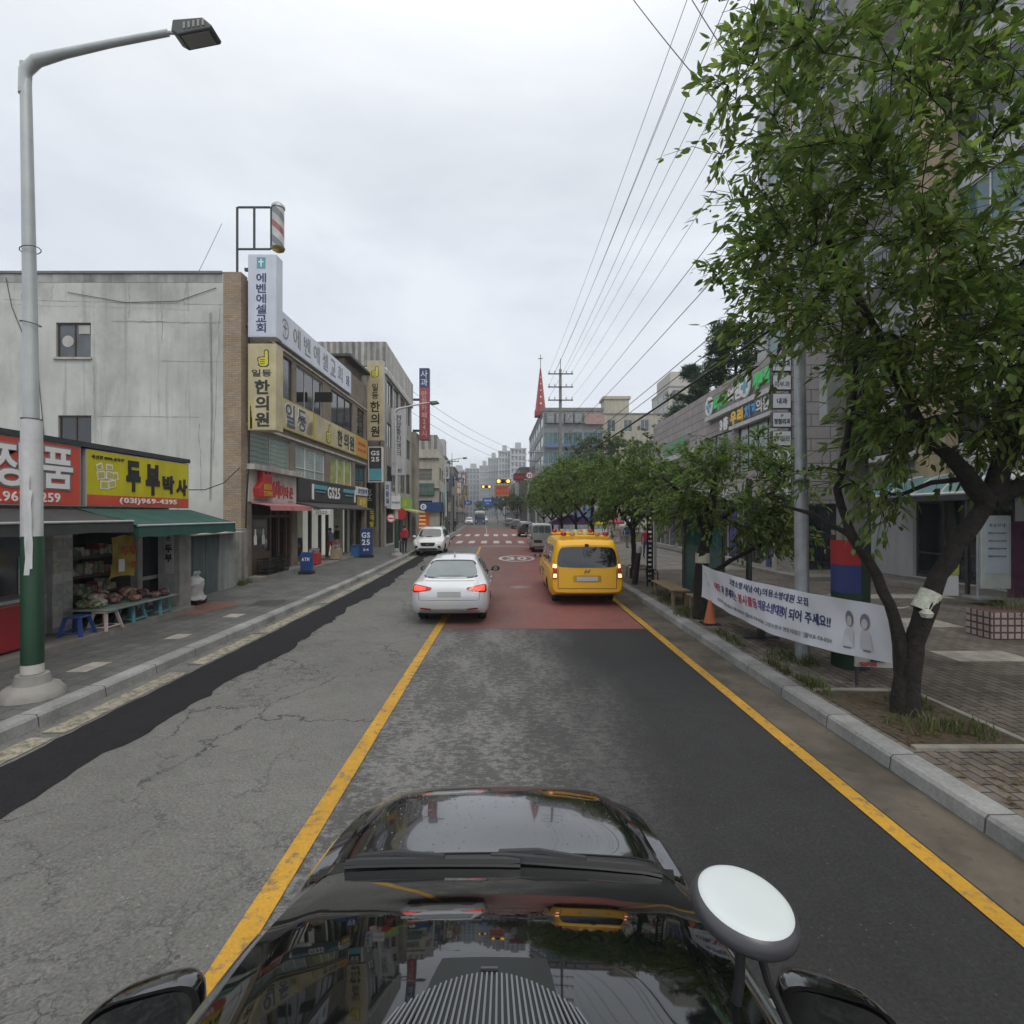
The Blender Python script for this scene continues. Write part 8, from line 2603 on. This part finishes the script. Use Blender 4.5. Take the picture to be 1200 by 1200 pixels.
# ================================================================== PEOPLE
SKIN = M('skin', (.42, .27, .19), .6, var=.06)
HAIR = M('hair_black', (.012, .011, .011), .5)
def person(label, x, y, z, h, top, trouser, shoe, rz=0, stride=.0, arm=0.05, carry=None):
    t = thing('person', label, 'person', (0, 0, 0))
    k = h / 1.70
    J = dict(pel=(0, 0, .95), waist=(0, 0, 1.08), chest=(0, -.01, 1.28), neck=(0, 0, 1.44), neck2=(0, -.01, 1.50), head=(0, -.02, 1.60), crown=(0, -.01, 1.67))
    vs_, rad, ed = [], [], []
    ix = {}
    def add(n, p, r, par=None):
        ix[n] = len(vs_); vs_.append(Vector(p) * k); rad.append((r * k, r * .8 * k) if not isinstance(r, tuple) else (r[0] * k, r[1] * k))
        if par: ed.append((ix[par], ix[n]))
    add('pel', (0, 0, .93), (.155, .115)); add('waist', (0, 0, 1.08), (.14, .10), 'pel'); add('chest', (0, -.01, 1.28), (.165, .115), 'waist'); add('sh', (0, 0, 1.39), (.11, .085), 'chest'); add('neck', (0, 0, 1.46), (.055, .055), 'sh'); add('head', (0, -.015, 1.57), (.078, .095), 'neck'); add('crown', (0, -.01, 1.66), (.062, .075), 'head')
    for s in (-1, 1):
        f = stride * s
        add('hip%d' % s, (s * .09, 0, .88), .10, 'pel'); add('knee%d' % s, (s * .10, -f * .5 - .02, .49), .068, 'hip%d' % s); add('ank%d' % s, (s * .10, -f * .9 + .03, .10), .045, 'knee%d' % s); add('toe%d' % s, (s * .11, -f * .9 - .13, .045), .042, 'ank%d' % s)
        add('shl%d' % s, (s * .18, 0, 1.37), .066, 'sh'); add('elb%d' % s, (s * .24, arm + f * .25, 1.10), .048, 'shl%d' % s); add('wri%d' % s, (s * .245, -.06 + arm + f * .35, .88), .036, 'elb%d' % s); add('hand%d' % s, (s * .245, -.08 + arm + f * .36, .81), (.040, .022), 'wri%d' % s)
    me = bpy.data.meshes.new('p'); me.from_pydata([tuple(v) for v in vs_], ed, []); me.update()
    o = bpy.data.objects.new('p', me)
    tmp = bpy.data.scenes.new('tmp'); tmp.collection.objects.link(o)
    sk = o.modifiers.new('skin', 'SKIN')
    for i, sv in enumerate(me.skin_vertices[0].data): sv.radius = rad[i]; sv.use_root = (i == 0)
    su = o.modifiers.new('sub', 'SUBSURF'); su.levels = 2
    dg = eval_in(tmp)
    out = bpy.data.meshes.new_from_object(o.evaluated_get(dg), depsgraph=dg)
    bpy.data.objects.remove(o); bpy.data.scenes.remove(tmp)
    b = B()
    b.v = [tuple(v.co) for v in out.vertices]
    for p in out.polygons:
        c = p.center / k
        if c.z > 1.455: mi = 2
        elif c.z < .085: mi = 3
        elif abs(c.x) > .19 and c.z < .89: mi = 2
        elif c.z < .94: mi = 1
        else: mi = 0
        b.f.append(tuple(p.vertices)); b.m.append(mi); b.sm.append(True)
    for s in (-1, 1):      # fingers and thumb on each hand, nose and ears
        hx, hy, hz = vs_[ix['hand%d' % s]]
        for q in range(4):
            dy = (-.03 + .02 * q) * k; L_ = (.06, .07, .065, .05)[q] * k
            b.tube([(hx, hy + dy, hz - .01 * k), (hx - s * .005 * k, hy + dy, hz - .01 * k - L_ * .6), (hx - s * .015 * k, hy + dy, hz - .01 * k - L_)], [.009 * k, .008 * k, .006 * k], 6, 2)
        b.tube([(hx - s * .005 * k, hy - .035 * k, hz + .03 * k), (hx - s * .012 * k, hy - .055 * k, hz), (hx - s * .016 * k, hy - .058 * k, hz - .025 * k)], [.010 * k, .009 * k, .006 * k], 6, 2)
        b.ball((s * .082 * k, .0, 1.575 * k), (.012 * k, .022 * k, .032 * k), 6, 5, 2)
    b.ball((0, -.105 * k, 1.565 * k), (.012 * k, .018 * k, .022 * k), 6, 5, 2)
    for s in (-1, 1): b.ball((s * .03 * k, -.092 * k, 1.595 * k), (.011 * k, .007 * k, .007 * k), 6, 5, 3)
    b.ball((0, -.092 * k, 1.525 * k), (.024 * k, .008 * k, .006 * k), 6, 5, 4)
    b.build('body', [top, trouser, SKIN, shoe, M('lip', (.25, .10, .09), .5)], t)
    b = B(); b.ball((0, .012 * k, 1.615 * k), (.092 * k, .105 * k, .092 * k), 12, 8)
    b.v = [(x_, y_, max(z_, (1.60 if y_ < -.03 * k else 1.52) * k)) for x_, y_, z_ in b.v]
    b.build('hair', HAIR, t)
    t.location = (x, y, z); t.rotation_euler = (0, 0, rz)
    return t
CL = {n: M('cloth_' + n, c, .85, var=.12) for n, c in dict(red=(.42, .025, .05), black=(.015, .015, .017), navy=(.03, .05, .16), grey=(.22, .22, .23), pink=(.45, .26, .24), white=(.5, .5, .5), jeans=(.06, .09, .16)).items()}
person('person in a red jacket and black trousers standing on the left kerb', P(474, 0, 30.5).x, 30.5, .15, 1.66, CL['red'], CL['black'], CL['black'], R(170), .05)
person('person in black walking past the clinic side wall', P(965, 0, 19.2).x, 18.6, .30, 1.70, CL['black'], CL['black'], CL['grey'], R(-60), .22)
person('person in a dark top and pale trousers outside the convenience store', P(395, 0, 27.2).x, 27.2, .22, 1.65, CL['black'], CL['pink'], CL['black'], R(80), .12)
person('person in grey with a red bag stooping at the convenience store door', P(387, 0, 26.5).x, 26.5, .22, 1.55, CL['grey'], CL['red'], CL['black'], R(60), .1)
person('person in a red top and blue trousers on the market corner', P(757, 0, 27).x, 27, .15, 1.62, CL['red'], CL['navy'], CL['black'], R(10), .06)
for i, (px_, d_, c1, c2, lab) in enumerate(((693, 36, 'white', 'jeans', 'person in a white top and jeans by the purple stall'), (735, 35, 'navy', 'grey', 'person in navy beside the white canvas stall'), (526, 63, 'black', 'black', 'leftmost of two people in black beside the cream building'), (533, 64, 'black', 'black', 'rightmost of two people in black beside the cream building'), (521, 66, 'pink', 'grey', 'person in pink behind the two people in black'))):
    person(lab, P(px_, 0, d_).x, d_, .15, 1.7, CL[c1], CL[c2], CL['black'], R(20 + 120 * i), .12)

# ================================================================== the air: thin haze between the near street and the far towers
b = B(); b.box(-460, 460, -70, 680, -1.03, 46)
hz = b.build('haze', [])
hm = bpy.data.materials.new('haze')
hm.use_nodes = True
hn, hl = hm.node_tree.nodes, hm.node_tree.links
hn.clear()
ho = hn.new('ShaderNodeOutputMaterial')
hv = hn.new('ShaderNodeVolumePrincipled')
hv.inputs['Color'].default_value = (.85, .88, .92, 1)
hv.inputs['Density'].default_value = .0009
hv.inputs['Anisotropy'].default_value = .2
hl.new(hv.outputs['Volume'], ho.inputs['Volume'])
hz.data.materials.append(hm)
tag(hz, 'thin pale haze that softens the far end of the street', 'haze', kind='stuff')
